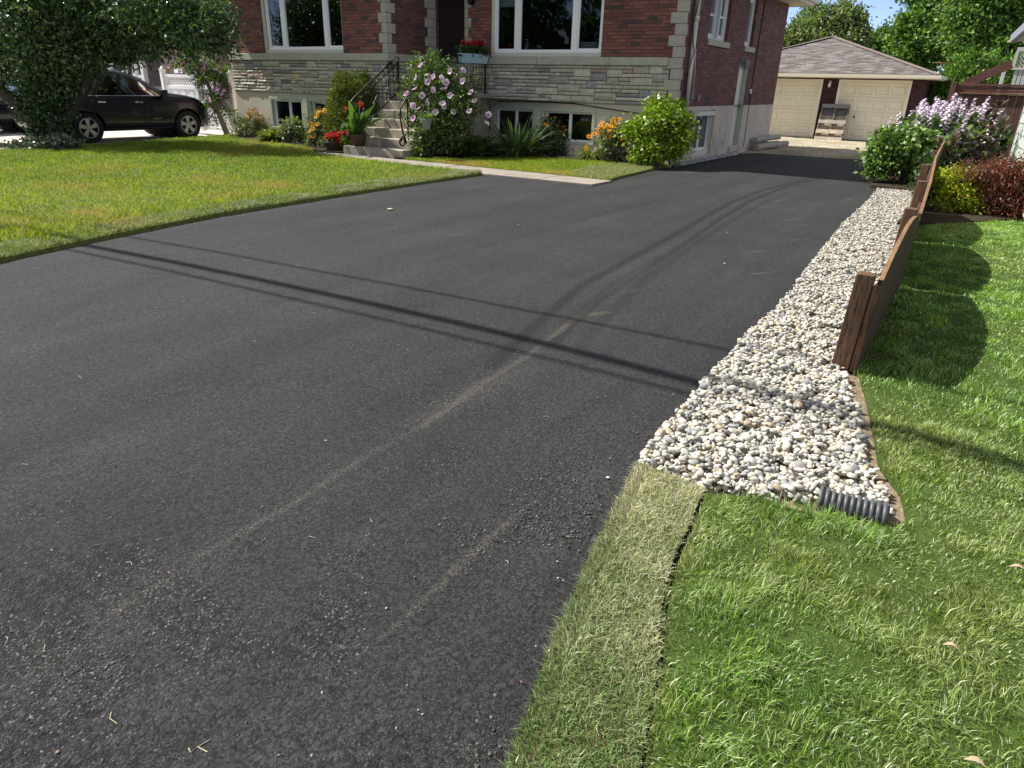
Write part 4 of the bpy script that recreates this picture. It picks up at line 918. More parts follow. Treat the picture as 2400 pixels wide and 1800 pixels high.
# ------------------------------------------------------------------ low scalloped fence
lf = empty('low_fence', (-.5, 4.2, 0), 'low brown wooden fence with scalloped boards along the white stone strip', 'fence')
for (x, y), zt in zip(((-.448, 4.19), (-.475, 6.52), (-.59, 8.78), (-.75, 11.15), (-.85, 14.4)), (.595, .665, .665, .655, .65)):
    mb = MB(); mb.box((x - .048, y - .045, -.1), (x + .045, y + .045, zt)); mb.build('post', M['fencewood'], lf, bevel=.005)
bp = [(-.385, 4.20), (-.415, 6.46), (-.53, 8.72), (-.69, 11.05), (-.79, 14.6)]
prof = [(.57, .73, .57), (.585, .79, .59), (.59, .80, .59), (.59, .81, .80)]
for k, ((xa, ya), (xb, yb)) in enumerate(zip(bp[:-1], bp[1:])):
    n = 26; h0, hm, h1 = prof[k]; mb = MB(); vs = []
    dx, dy = xb - xa, yb - ya; L_ = math.hypot(dx, dy); nx_, ny_ = dy / L_, -dx / L_
    for i in range(n + 1):
        t = i / n; q = t * .985 + .004
        z = h0 + (h1 - h0) * t + (hm - (h0 + h1) / 2) * math.sin(math.pi * t) ** .8 + .010 * (random.random() - .5)
        for o_ in (0, .024): vs += [(xa + dx * q + nx_ * o_, ya + dy * q + ny_ * o_, .01), (xa + dx * q + nx_ * o_, ya + dy * q + ny_ * o_, z)]
    fs = []
    for i in range(n):
        a = i * 4; b = a + 4
        fs += [(a, b, b + 1, a + 1), (a + 3, b + 3, b + 2, a + 2), (a + 1, b + 1, b + 3, a + 3), (a + 2, b + 2, b, a)]
    fs += [(0, 1, 3, 2), (n * 4 + 2, n * 4 + 3, n * 4 + 1, n * 4)]
    me_ = MB().add(vs, fs)
    o = me_.build('scalloped_board', M['fencewood_y'], lf); o.data.materials.append(M['cutwood'])
    for pi in range(n): o.data.polygons[pi * 4 + 2].material_index = 1
    # rail on the back of the board
MB().box((-.398, 4.155, .03), (-.362, 4.195, .54)).build('end_batten', M['fencewood'], lf, bevel=.003)
for (xa, ya), (xb, yb) in zip(bp[:-1], bp[1:]): MB().beam((xa - .016, ya + .06, .42), (xb - .016, yb - .06, .42), .03, .08).build('rail', M['fencewood_y'], lf)

for o in lf.children:                        # the old fence leans a little towards the lawn
    for v in o.data.vertices: v.co.x += .045 * v.co.z
# ------------------------------------------------------------------ tall brown fence and what stands by it
tf = empty('tall_fence', (.3, 18, 0), 'tall red brown board fence behind the pale flower spikes', 'fence')
FYY = 18.0
for x in (-1.03, 1.35): MB().box((x - .05, FYY - .07, -.1), (x + .05, FYY + .03, 1.78)).build('post', M['tallfence'], tf, bevel=.005)
MB().box((-.98, FYY - .03, 1.71), (2.6, FYY + .01, 1.75)).build('top_rail', M['tallrail'], tf, bevel=.004); MB().box((-.98, FYY - .02, 1.645), (2.6, FYY, 1.705)).build('top_rail', M['tallrail'], tf, bevel=.004)
MB().box((-.98, FYY - .019, 1.589), (2.6, FYY - .001, 1.641)).build('top_rail', M['tallrail'], tf, bevel=.004)
MB().box((-.98, FYY - .05, 1.555), (2.6, FYY + .02, 1.585)).build('ledge', M['cutwood'], tf, bevel=.004)
mb = MB(); x = -.97
while x < 2.6:
    wv = .135; mb.box((x, FYY - .012, 0), (x + wv - .002, FYY + .008 + random.uniform(0, .004), 1.552)); x += wv
mb.build('boards', M['tallfence'], tf)
tag(MB().beam(FY(2262, 196, 18.6), FY(2372, 150, 18.6), .10, .17).build('slanted_beam', M['tallrail']), 'dark brown slanted beam rising above the tall brown fence', 'beam')
ls = empty('privacy_screen', (.2, 20.5, 0), 'pale lattice topped privacy screen with vertical slats behind the brown fence', 'screen')
sl_m = simple('grey white slats', (.55, .56, .54), .6, var=.06)
Ys = 20.5; p0 = FY(2366, 200, Ys)[0]
mb = MB()
for i in range(18): mb.box((p0 + .02 + i * .085, Ys, 0), (p0 + .09 + i * .085, Ys + .02, FY(2372, 163, Ys)[2]))
mb.build('slats', sl_m, ls)
z0_, z1_ = FY(2372, 160, Ys)[2], FY(2372, 120, Ys)[2]
mb = MB(); mb.box((p0 - .05, Ys - .02, z0_ - .03), (p0 + 1.6, Ys + .04, z0_ + .02)); mb.box((p0 - .05, Ys - .02, z1_), (p0 + 1.6, Ys + .04, z1_ + .08)); mb.box((p0 - .06, Ys - .021, z0_ + .021), (p0 + .0, Ys + .041, z1_ - .001)); mb.build('frame', M['cream'], ls)
mb = MB()
for i in range(-6, 24):
    for s_ in (1, -1):
        a = np.array((p0 + i * .075, Ys + .01 + .012 * s_, z0_ + .02 if s_ > 0 else z1_)); hh = z1_ - z0_ - .02; b = a + np.array((hh, 0, hh * s_))
        ta = max(0, (p0 - a[0]) / hh); 
        if ta < 1: mb.beam(a + (b - a) * ta, b, .018, .008, (0, 1, 0))
mb.build('lattice', sl_m, ls)
tag(MB().box(tuple(FY(2340, 200, 19.5) * [1, 1, 0] + [0, 0, 0]), tuple(FY(2349, 200, 19.5) * [1, 1, 0] + [0, .08, FY(2356, 160, 19.5)[2]])).build('white_post', M['whitepaint'], bevel=.006), 'slim white post beside the lattice screen above the brown fence', 'post')
tp = empty('clothesline_post', tuple(FY(2200, 170, 38.2) * [1, 1, 0]), 'thin T shaped clothesline post standing beside the garage roof', 'post')
a = FY(2196, 200, 38.2) * [1, 1, 0]; b = FY(2206, 149, 38.2)
MB().tube([a, FY(2196, 192, 38.2), b], .025, 6).build('pole', M['greywood'], tp); MB().tube([FY(2184, 147, 38.2), FY(2231, 148.5, 38.2)], .022, 6).build('crossbar', M['cutwood'], tp); MB().box(tuple(FY(2197, 160, 38.2) - [.03, .03, 0]), tuple(FY(2206, 155, 38.2) + [.03, .03, 0])).build('bracket', M['whitepaint'], tp)

# neighbour's house on the right
nh = empty('sided_house', (1.5, 13, 0), 'pale green sided house corner beyond the red leaved shrub', 'house')
dn = np.array((-.062, 1.0)); dn /= np.linalg.norm(dn); c0 = FY(2387, 310, 15.5)[:2]; c1 = c0 - dn * 6.0; rn = np.array((dn[1], -dn[0]))
def sidingmat():
    m, nt, b = newmat('clapboard'); co = objco(nt); s = N(nt, 'ShaderNodeSeparateXYZ'); nt.links.new(co, s.inputs[0])
    fr = mth(nt, 'FRACT', mth(nt, 'DIVIDE', s.outputs[2], .17)); n = noise(nt, 8, 4, co)
    r = ramp(nt, n.outputs[0], [(.3, (.40, .44, .39)), (.7, (.45, .49, .43))]); nt.links.new(r.outputs[0], b.inputs['Base Color']); b.inputs['Roughness'].default_value = .6
    return m
sm_ = sidingmat(); mb = MB()
for i in range(15):
    z0, z1 = .1 + i * .17, .1 + (i + 1) * .17
    for P, Q, nrm in ((c1, c0, -rn), (c0, c0 + rn * 5, dn), (c1 + rn * 5, c1, -dn)):
        a0 = P + nrm * .022; b0 = Q + nrm * .022; a1 = P + nrm * .004; b1 = Q + nrm * .004
        mb.quad((*a0, z0), (*b0, z0), (*b1, z1), (*a1, z1)); mb.quad((*a1, z0), (*b1, z0), (*b0, z0), (*a0, z0))
mb.build('siding', sm_, nh)
mb = MB(); mb.prism([tuple(c0 - rn * .03), tuple(c0 + rn * .06), tuple(c0 + rn * .06 + dn * .03), tuple(c0 - rn * .03 + dn * .03)][::-1], .05, 2.65); mb.build('corner_board', M['whitepaint'], nh)
e0 = FY(2379, 95, 15.9); zz = e0[2]; E0 = e0[:2]; E1 = E0 - dn * 7.2
mb = MB(); mb.prism([tuple(E0), tuple(E1), tuple(E1 + rn * 6.5), tuple(E0 + rn * 6.5)][::-1], zz - .02, zz); mb.build('soffit', M['soffit'], nh)
mb = MB(); mb.prism([tuple(E0 - rn * .08), tuple(E1 - rn * .08), tuple(E1), tuple(E0)][::-1], zz - .04, zz + .09); mb.build('gutter', M['greyplastic'], nh)
mb = MB(); mb.quad((*(E0 - rn * .02), zz + .1), (*(E1 - rn * .02), zz + .1), (*(E1 + rn * 3.2), zz + 1.5), (*(E0 + rn * 3.2), zz + 1.5)); mb.quad((*(E0 + rn * 6.5), zz + .1), (*(E1 + rn * 6.5), zz + .1), (*(E1 + rn * 3.2), zz + 1.5), (*(E0 + rn * 3.2), zz + 1.5)); mb.quad((*(E0 - rn * .02), zz + .1), (*(E0 + rn * 3.2), zz + 1.5), (*(E0 + rn * 6.5), zz + .1)); mb.build('roof', M['shingle_h'], nh)

# ------------------------------------------------------------------ neighbours on the left: white fence, deck, brick house, umbrella
def vpost(mb, x, y, z, wd=.125):
    mb.box((x - wd / 2, y - wd / 2, 0), (x + wd / 2, y + wd / 2, z)); return mb
vf = empty('vinyl_fence', (-20, 13.2, 0), 'white vinyl fence with lattice top behind the black car', 'fence')
VY = 13.25
for x, z in ((-21.75, 1.66), (-20.03, 1.52), (-18.42, 1.60)):
    p = vpost(MB(), x, VY, z).build('post', M['fencevinyl'], vf, bevel=.005)
    c = MB(); c.box((x - .075, VY - .075, z + .001), (x + .075, VY + .075, z + .03)); c.lathe((x, VY, z + .03), [(.05, 0), (.055, .03), (.03, .06), (.001, .075)], 10); c.build('post_cap', M['fencevinyl'], p)
for xa, xb in ((-21.687, -20.093), (-19.967, -18.483)):
    mb = MB()
    n = 8; wv = (xb - xa) / n
    for i in range(n): mb.box((xa + i * wv + .004, VY - .012 + (.010 if i % 2 else 0), .10), (xa + (i + 1) * wv - .004, VY + .012, 1.16))
    mb.build('slat_panel', M['fencevinyl'], vf)
    for za, zb in ((.04, .13), (1.14, 1.24), (1.46, 1.54)): MB().box((xa, VY - .025, za), (xb, VY + .025, zb)).build('rail', M['fencevinyl'], vf, bevel=.004)
    mb = MB(); hh = .22
    for i in range(-3, 16):
        for s_ in (1, -1):
            x0 = xa + i * .125; a = np.array((x0, VY + .006 * s_, 1.24 if s_ > 0 else 1.46)); d = np.array((hh, 0, hh * s_)); t0 = max(0, (xa - x0) / hh); t1 = min(1, (xb - x0) / hh)
            if t1 > t0 + .05: mb.beam(a + d * t0, a + d * t1, .036, .008, (0, 1, 0))
    mb.build('lattice', M['fencevinyl'], vf)
nb = empty('brown_brick_house', (-30, 22, 0), 'brown brick neighbouring house wall behind the white fence', 'house')
mb = MB(); wall(mb, 1, 17, -27.9, -24.2, 0, 6.5, []); wall(mb, 0, -24.2, 17, 26, 0, 6.5); wall(mb, 1, 21, -48, -27.9, 0, 6.5); wall(mb, 0, -27.9, 17, 21, 0, 6.5, flip=True); mb.build('brick_wall', M['brick_n'], nb)
hip(-48.5, -23.7, 16.5, 27, 6.5, 2.6, 'roof', nb, M['shingle_h'])
dk = empty('white_deck', (-31, 17.5, 0), 'white railed porch deck with posts seen over the black car roof', 'deck')
Yd = 17.2
for px in (262, 292, 318, 338): 
    x = FY(px, 170, Yd)[0]; MB().box((x - .09, Yd - .09, 0), (x + .09, Yd + .09, FY(px, 150 if px != 338 else 143, Yd)[2] + (.9 if px in (262,) else 0))).build('post', M['fencevinyl'], dk, bevel=.008)
xa, xb = FY(232, 170, Yd)[0], FY(340, 170, Yd)[0]
z0 = FY(300, 200, Yd)[2]; z1 = FY(300, 178, Yd)[2]
MB().box((xa, Yd - .05, z1 - .05), (xb, Yd + .05, z1 + .05)).build('rail', M['fencevinyl'], dk); MB().box((xa, Yd - .04, z0), (xb, Yd + .04, z0 + .10)).build('rail', M['fencevinyl'], dk)
MB().box((xa, Yd - .1, .0), (xb, Yd + 3, z0 - .05)).build('deck_base', M['fencevinyl'], dk)
for i in range(18): x = xa + .1 + i * (xb - xa) / 18; MB().box((x - .03, Yd - .02, z0 + .1), (x + .03, Yd + .02, z1 - .05)).build('baluster', M['fencevinyl'], dk)
um = empty('patio_umbrella', tuple(FY(488, 160, 18) * [1, 1, 0]), 'white patio umbrella peeking over the white fence', 'umbrella')
uc = FY(487, 147, 18); mb = MB(); rim = [(uc[0] + 1.25 * math.cos(a), uc[1] + 1.25 * math.sin(a), uc[2] - .28) for a in np.arange(8) * math.pi / 4 + .3]; mb.add([tuple(uc)] + rim + [(p[0], p[1], p[2] - .12) for p in rim], [(0, 1 + (i + 1) % 8, 1 + i) for i in range(8)] + [(1 + i, 1 + (i + 1) % 8, 9 + (i + 1) % 8, 9 + i) for i in range(8)]); mb.build('canopy', M['fencevinyl'], um)
MB().tube([(uc[0], uc[1], 0), (uc[0], uc[1], uc[2] - .02)], .025, 6).build('pole', M['metal'], um)

# ------------------------------------------------------------------ cars
M['paint'] = simple('black car paint', (.004, .006, .014), .25, var=.1, spec=.4, coat=.35)
M['tyre'] = simple('tyre', (.012, .012, .012), .85, var=.2, scale=30)
M['rim'] = simple('alloy rim', (.42, .42, .41), .35, .6, var=.05)
M['trimblack'] = simple('black trim', (.008, .008, .009), .8)
M['chrome'] = simple('chrome', (.75, .76, .78), .08, 1.0, var=.02)
M['lamp'] = simple('headlamp', (.72, .70, .66), .1, var=.03, coat=1)
M['redlamp'] = simple('tail lamp', (.25, .015, .012), .15, var=.05, coat=1)
M['well'] = simple('wheel well', (.004, .004, .004), .95)
def evalmesh(o):
    dg = bpy.context.evaluated_depsgraph_get(); me = bpy.data.meshes.new_from_object(o.evaluated_get(dg)); return me
def car(name, label, st, wb, rw, R, wheels_x, group, winpoly, rearpoly, hw):
    """st: stations (s, zlow, zbelt, ztop, halfwidth, rooffrac); local axes: x forward, y left, z up; rear axle at s=0"""
    root = empty(name, (0, 0, 0), label, 'car', group)
    vs = []; m_ = 9
    for s, zl, zb, zt, hw_, rf in st:
        z3 = min(zl + .34, zl + .6 * (zb - zl)); z2 = min(zl + .10, zl + .25 * (zb - zl))
        ring = [(0, zl), (.80, zl), (.965, z2), (1.0, z3), (.985, (z3 + zb) / 2 + min(.06, .2 * (zb - z3))), (.95, zb), (rf, zt - .055), (rf * .72, zt - .008), (0, zt)]
        full = [(s, y * hw_, z) for y, z in ring] + [(s, -y * hw_, z) for y, z in ring[-2:0:-1]]
        vs += full
    k = 2 * m_ - 2; fs = [(i * k + j, (i + 1) * k + j, (i + 1) * k + (j + 1) % k, i * k + (j + 1) % k) for i in range(len(st) - 1) for j in range(k)]
    fs += [tuple(range(k)), tuple((len(st) - 1) * k + j for j in range(k))[::-1]]
    me = bpy.data.meshes.new('body'); me.from_pydata(vs, [], fs); bm = bmesh.new(); bm.from_mesh(me); bmesh.ops.recalc_face_normals(bm, faces=bm.faces); bm.to_mesh(me); bm.free()
    body = bpy.data.objects.new('body', me); COL.objects.link(body); me.materials.append(M['paint'])
    sub = body.modifiers.new('s', 'SUBSURF'); sub.levels = sub.render_levels = 2
    cutters = []
    shapes = [MB().tube([(ax, -2, R + .01), (ax, 2, R + .01)], R * 1.17, 28) for ax in (0, wb)]
    for P in (winpoly, rearpoly):
        if P: n = len(P); shapes.append(MB().add([(x, -2, z) for x, z in P] + [(x, 2, z) for x, z in P], [tuple(range(n)), tuple(range(n, 2 * n))[::-1]] + [(i, n + i, n + (i + 1) % n, (i + 1) % n) for i in range(n)]))
    for cs_ in shapes:
        co_ = cs_.build('cutter', M['well']); cutters.append(co_)
        bm = bmesh.new(); bm.from_mesh(co_.data); bmesh.ops.recalc_face_normals(bm, faces=bm.faces); bm.to_mesh(co_.data); bm.free()
        bo = body.modifiers.new('b', 'BOOLEAN'); bo.operation = 'DIFFERENCE'; bo.object = co_; bo.solver = 'EXACT'
    nm = evalmesh(body); body.modifiers.clear(); body.data = nm; nm.name = 'body'
    nm.polygons.foreach_set('use_smooth', np.ones(len(nm.polygons), bool))
    try: nm.set_sharp_from_angle(angle=math.radians(38))
    except Exception: pass
    for co_ in cutters: bpy.data.objects.remove(co_)
    body.parent = root
    S = np.array([q[0] for q in st])
    def side(s, z, off=.004):
        zl, zb, zt, hw_, rf = [np.interp(s, S, [q[i] for q in st]) for i in (1, 2, 3, 4, 5)]
        if z <= zb: y = np.interp(z, [zl + .10, zl + .34, zb], [.95, .985, .935]) * hw_
        else: y = np.interp(z, [zb, zt - .055, zt], [.93, rf * .985, rf * .6]) * hw_
        return y + off
    def patch(P, sgn, off, n=10):
        c = np.mean(P, 0); out = []; pts = []
        for a, b in zip(P, P[1:] + P[:1]): pts += [tuple(np.array(a) * (1 - t) + np.array(b) * t) for t in np.linspace(0, 1, n, endpoint=False)]
        rows = [[tuple(c + (np.array(p) - c) * f) for p in pts] for f in (1, .8, .55, .3)]; k2 = len(pts)
        v = [(x, sgn * side(x, z, off), z) for r_ in rows for x, z in r_] + [(c[0], sgn * side(c[0], c[1], off), c[1])]
        f = [(i * k2 + j, i * k2 + (j + 1) % k2, (i + 1) * k2 + (j + 1) % k2, (i + 1) * k2 + j) for i in range(3) for j in range(k2)] + [(3 * k2 + j, 3 * k2 + (j + 1) % k2, 4 * k2) for j in range(k2)]
        return MB().add(v, f)
    for sgn in (1, -1):
        if winpoly: patch(winpoly, sgn, -.012).build('front_side_window', M['cabinglass'], root, smooth=True, world=False)
        if rearpoly: patch(rearpoly, sgn, -.012).build('rear_side_window', M['tinted'], root, smooth=True, world=False)
    # wheels
    for ax in (0, wb):
        for sgn in (1, -1):
            y = sgn * (hw - .13); wt = MB()
            prof = [(.62 * R, -.11), (.92 * R, -.115), (R, -.085), (R, .085), (.92 * R, .115), (.66 * R, .112), (.64 * R, .05)]
            n = 36; v = [(ax + r_ * math.cos(t), y + sgn * q, R + r_ * math.sin(t)) for r_, q in prof for t in np.arange(n) * 2 * math.pi / n]
            wt.add(v, [(i * n + j, i * n + (j + 1) % n, (i + 1) * n + (j + 1) % n, (i + 1) * n + j) for i in range(len(prof) - 1) for j in range(n)])
            tw = wt.build('wheel', M['tyre'], root, smooth=True, world=False)
            rm = MB(); Q = lambda r_, t, q: (ax + r_ * math.cos(t), y + sgn * q, R + r_ * math.sin(t)); n = 36
            for r0, q0, r1, q1 in ((.655 * R, .105, .60 * R, .108), (.60 * R, .108, .585 * R, .07)):
                rm.add([Q(r0, t, q0) for t in np.arange(n) * 6.2832 / n] + [Q(r1, t, q1) for t in np.arange(n) * 6.2832 / n], [(j, (j + 1) % n, n + (j + 1) % n, n + j) for j in range(n)])
            for i in range(5):
                t = i * 1.2566 + .35
                rm.add([Q(.12 * R, t - .8, .085), Q(.12 * R, t + .8, .085), Q(.60 * R, t + .26, .102), Q(.60 * R, t - .26, .102), Q(.12 * R, t - .8, .03), Q(.12 * R, t + .8, .03), Q(.60 * R, t + .26, .05), Q(.60 * R, t - .26, .05)], [(0, 1, 2, 3), (0, 4, 5, 1), (1, 5, 6, 2), (2, 6, 7, 3), (3, 7, 4, 0)])
            rm.add([Q(.15 * R, t, .09) for t in np.arange(12) * .5236], [tuple(range(12))])
            rmo = rm.build('rim', M['rim'], tw, world=False)
            dk_ = MB().add([Q(.64 * R, t, .03) for t in np.arange(24) * .2618], [tuple(range(24))]); dk_.build('brake_disc', M['well'], tw, world=False)
        MB().tube([(ax, -hw + .3, R + .01), (ax, hw - .3, R + .01)], R * 1.1, 20).build('wheel_well', M['well'], root, world=False)
    return root, side, patch
ST = [(-.98, .55, .92, 1.00, .70, .74), (-.95, .36, 1.0, 1.25, .84, .76), (-.80, .27, 1.02, 1.50, .90, .76), (-.4, .25, 1.02, 1.585, .93, .76), (.4, .24, 1.015, 1.61, .94, .76), (1.15, .24, 1.01, 1.585, .94, .76),
      (1.55, .24, 1.0, 1.50, .94, .75), (1.95, .24, 1.0, 1.30, .94, .74), (2.30, .25, 1.01, 1.13, .935, .78), (2.5, .25, 1.0, 1.09, .93, .82), (2.8, .25, .985, 1.07, .92, .84), (3.08, .25, .95, 1.03, .90, .85), (3.30, .25, .88, .97, .86, .86), (3.43, .24, .76, .86, .80, .86), (3.48, .26, .64, .74, .74, .86), (3.49, .36, .52, .60, .68, .86)]
KZ = 1.12
ST = [(q[0], q[1], .25 + (q[2] - .25) * KZ, .25 + (q[3] - .25) * KZ, q[4], q[5]) for q in ST]
kz = lambda z: .25 + (z - .25) * KZ
WIN = [(1.22, 1.03), (1.02, 1.18), (.92, 1.44), (1.22, 1.445), (1.55, 1.33), (2.0, 1.10), (2.06, 1.03)]
RW = [(-.45, 1.04), (-.42, 1.36), (.86, 1.44), (.96, 1.18), (1.14, 1.035)]
WIN = [(x, kz(z)) for x, z in WIN]; RW = [(x, kz(z)) for x, z in RW]
suv, side, patch = car('black_suv', 'black suv parked on the pale driveway behind the ivy covered tree', ST, 2.71, 0, .365, None, 'black cars on the neighbouring driveway', WIN, RW, .94)
for sgn in (1, -1):
    for s in (.32, 1.28): MB().box((s, sgn * side(s + .08, kz(.88), .0), kz(.87)), (s + .20, sgn * side(s + .08, kz(.88), .045), kz(.905))).build('door_handle', M['chrome'], suv, bevel=.01, world=False)
    mr = MB(); mr.box((1.98, sgn * .90, kz(1.0)), (2.14, sgn * 1.10, kz(1.16))); mr.build('mirror', M['paint'], suv, bevel=.035, world=False)
    MB().tube([(x, sgn * .70, kz(z)) for x, z in ((-.6, 1.55), (-.5, 1.63), (.3, 1.665), (.95, 1.645), (1.25, 1.59))], .022, 6).build('roof_rail', M['trimblack'], suv, world=False)
    MB().tube([(x, sgn * side(x, kz(1.015), .004), kz(1.02)) for x in np.linspace(-.55, 2.05, 14)], .008, 4).build('belt_trim', M['chrome'], suv, world=False)
    patch([(2.95, kz(.92)), (2.92, kz(.84)), (3.22, kz(.72)), (3.34, kz(.78)), (3.24, kz(.88))], sgn, .006).build('headlight', M['lamp'], suv, world=False)
    for pts in ([(1.16, .32), (1.16, 1.0)], [(.05, .80), (.30, .45), (.36, .32)], [(2.12, .34), (2.16, .7), (2.12, 1.0)]):
        MB().tube([(x, sgn * side(x, z, -.004), z) for x, z in pts], .006, 4).build('door_gap', M['well'], suv, world=False)
    pts = [(x, sgn * side(x, .33, .004), .33) for x in np.linspace(.45, 2.25, 10)]; MB().tube(pts, .022, 6).build('sill_trim', M['trimblack'], suv, world=False)
fc = bpy.data.curves.new('badge', 'FONT'); fc.body = 'ACADIA'; fc.size = .065; fc.extrude = .003; fc.materials.append(M['chrome'])
bo = bpy.data.objects.new('badge', fc); COL.objects.link(bo); bo.parent = suv; bo.location = (1.72, -side(1.85, .55, .006), .535); bo.rotation_euler = (math.pi / 2, 0, 0); text_to_mesh(bo)
MB().box((2.6, -.5, .86 - .33), (2.62, .5, .87 - .33)).build('engine_tray', M['well'], suv, world=False)
suv.location = (-19.80, 9.33, -.113); suv.rotation_euler[2] = math.pi / 2
ST2 = [(-.9, .5, .80, .88, .66, .7), (-.85, .34, .86, 1.0, .82, .74), (-.5, .25, .90, 1.22, .88, .72), (.2, .2, .90, 1.42, .89, .72), (.9, .2, .89, 1.44, .89, .72), (1.5, .2, .88, 1.30, .89, .72), (2.0, .2, .87, 1.02, .885, .76), (2.3, .22, .82, .90, .88, .8), (2.9, .22, .74, .82, .85, .82), (3.25, .24, .62, .70, .76, .82), (3.42, .30, .50, .56, .60, .8)]
WIN2 = [(.95, .93), (.95, 1.30), (1.3, 1.26), (1.75, 1.02), (1.85, .93)]; RW2 = [(-.2, .95), (.05, 1.22), (.86, 1.30), (.86, .93)]
for lb, loc in (('black car nose poking in at the far left edge of the photo', (-20.5, 4.42, -.113)), ('dark car parked beyond the ivy covered tree trunk', (-24.0, 7.2, -.113))):
    c2, sd2, pt2 = car('black_car', lb, ST2, 2.6, 0, .32, None, 'black cars on the neighbouring driveway', WIN2, RW2, .89)
    for sgn in (1, -1):
        pt2([(2.95, .70), (2.9, .62), (3.2, .52), (3.3, .58)], sgn, .006).build('headlight', M['lamp'], c2, world=False)
        MB().box((1.7, sgn * .86, .92), (1.84, sgn * 1.02, 1.05)).build('mirror', M['paint'], c2, bevel=.03, world=False)
    MB().box((3.30, -.5, .30), (3.40, .5, .36)).build('bumper_trim', M['chrome'], c2, bevel=.01, world=False)
    c2.location = loc; c2.rotation_euler[2] = math.pi / 2

# ------------------------------------------------------------------ overhead cables that throw their shadows on the drive
def wire(pxs, h, r_, lb):
    P = [G(x, y) for x, y in pxs]
    P = [P[0] + (P[0] - P[1]) / np.linalg.norm(P[0] - P[1]) * 4.5] + P + [P[-1] + (P[-1] - P[-2]) / np.linalg.norm(P[-1] - P[-2]) * 3]
    T = np.array(P); t = np.linspace(0, 1, len(T)); cx_ = [np.polyfit(T[:, 0], T[:, 1], 3)]
    X = np.linspace(T[0, 0], T[-1, 0], 40); Y = np.polyval(cx_[0], X)
    pts = [np.array((x, y, 0)) + np.array((-.86, -.16, 1.0)) * h for x, y in zip(X, Y)]
    tag(MB().tube(pts, r_, 6).build('overhead_cable', M['cable'], smooth=True), lb, 'cable', 'overhead cables')
wire([(300, 557), (542, 600), (817, 639), (1052, 689), (1278, 739), (1600, 804)], 6.0, .020, 'thin overhead cable throwing the shadow line nearest the house across the drive')
wire([(195, 575), (362, 607), (542, 642), (800, 689), (1052, 757), (1278, 807), (1459, 847), (1660, 905)], 6.0, .052, 'thick overhead cable throwing the broad middle shadow line across the drive')
wire([(145, 587), (362, 631), (542, 662), (723, 698), (1052, 784), (1278, 843), (1640, 935)], 6.0, .021, 'thin overhead cable throwing the shadow line nearest the viewer across the drive')

# corrugated drain pipe end in the grass
dp = MB(); n = 22
A_ = np.array((-.25, 2.60, .034)); B_ = np.array((-.005, 2.63, .030)); prof_r = []; pts = []
for i in range(n * 4 + 1):
    t = i / (n * 4); pts.append(A_ + (B_ - A_) * t); prof_r.append(.052 + .006 * (1 if (i % 8) in (1, 2, 3, 4) else -1))
for i in range(len(pts)): pass
tag(dp.tube(pts, prof_r, 16, cap=False).build('drain_pipe', M['blackplastic'], smooth=True), 'dark grey corrugated drain pipe lying in the grass at the end of the stones', 'pipe')
# ------------------------------------------------------------------ foliage
M['leaf'] = vcol('leaf', .45, .30, .4)
M['leafglossy'] = vcol('glossy leaf', .34, .20, .6)
M['needle'] = vcol('needle', .7, .15, .3)
M['petal'] = vcol('petal', .7, .30, .3, tint=(1.1, 1.1, 1.1))
M['blade'] = vcol('grass blade', .6, .32, .22, tint=(1.25, 1.3, .5))
M['lushblade'] = vcol('lush grass blade', .40, .30, .5, tint=(1.25, 1.35, .5))

def unit(v): return v / (np.linalg.norm(v, axis=1, keepdims=True) + 1e-9)
def leafgeo(P, d, L, W, rg, fold=.15, kink=.0):
    n = len(P); d = unit(d); a = unit(rg.normal(size=(n, 3))); s = unit(np.cross(d, a)); nn = np.cross(s, d)
    L = np.broadcast_to(L, (n,))[:, None]; W = np.broadcast_to(W, (n,))[:, None]
    V = np.stack([P, P + d * .45 * L + s * W * .5 + nn * W * fold, P + d * L - nn * L * kink, P + d * .45 * L - s * W * .5 + nn * W * fold], 1).reshape(-1, 3)
    F = np.arange(4 * n).reshape(n, 4)
    return V, F
def cols(n, pal, rg, var=.18):
    c = np.array([p[0] for p in pal]); w_ = np.array([p[1] for p in pal], float); i = rg.choice(len(pal), n, p=w_ / w_.sum())
    return c[i] * (1 + var * rg.normal(size=(n, 1))).clip(.45, 1.7)
def cloud(blobs, n, L, W, pal, seed, clump=.22, per=26, shell=.62, droop=.25, outward=.7, fold=.15, lvar=.3, var=.18, squash=.8):
    """leaves gathered in clumps through the volume of several ellipsoids"""
    rg = np.random.default_rng(seed); B = np.array([b[0] for b in blobs], float); R = np.array([np.broadcast_to(b[1], 3) for b in blobs], float)
    w_ = np.cbrt(R.prod(1)) ** 2; nc = max(3, n // per); bi = rg.choice(len(B), nc, p=w_ / w_.sum())
    u = unit(rg.normal(size=(nc, 3))); rad = (shell + (1.02 - shell) * rg.random((nc, 1)) ** .6); inner = rg.random((nc, 1)) < .22; rad = np.where(inner, rg.random((nc, 1)) * shell, rad)
    C = B[bi] + u * R[bi] * rad; cd_ = unit(u * R[bi].mean(1, keepdims=True))
    k = rg.integers(0, nc, n); cs = clump * (.6 + .8 * rg.random(nc))
    P = C[k] + rg.normal(size=(n, 3)) * cs[k][:, None] * np.array([.55, .55, .55 * squash])
    d = cd_[k] * outward + rg.normal(size=(n, 3)) * .75 + np.array([0, 0, -droop])
    tint = (1 + .16 * rg.normal(size=(nc, 1))).clip(.6, 1.5)
    c = cols(n, pal, rg, var) * tint[k]
    V, F = leafgeo(P, d, L * (1 + lvar * (rg.random(n) - .5) * 2), W * (1 + lvar * (rg.random(n) - .5) * 2), rg, fold)
    return V, F, np.repeat(c, 4, 0)
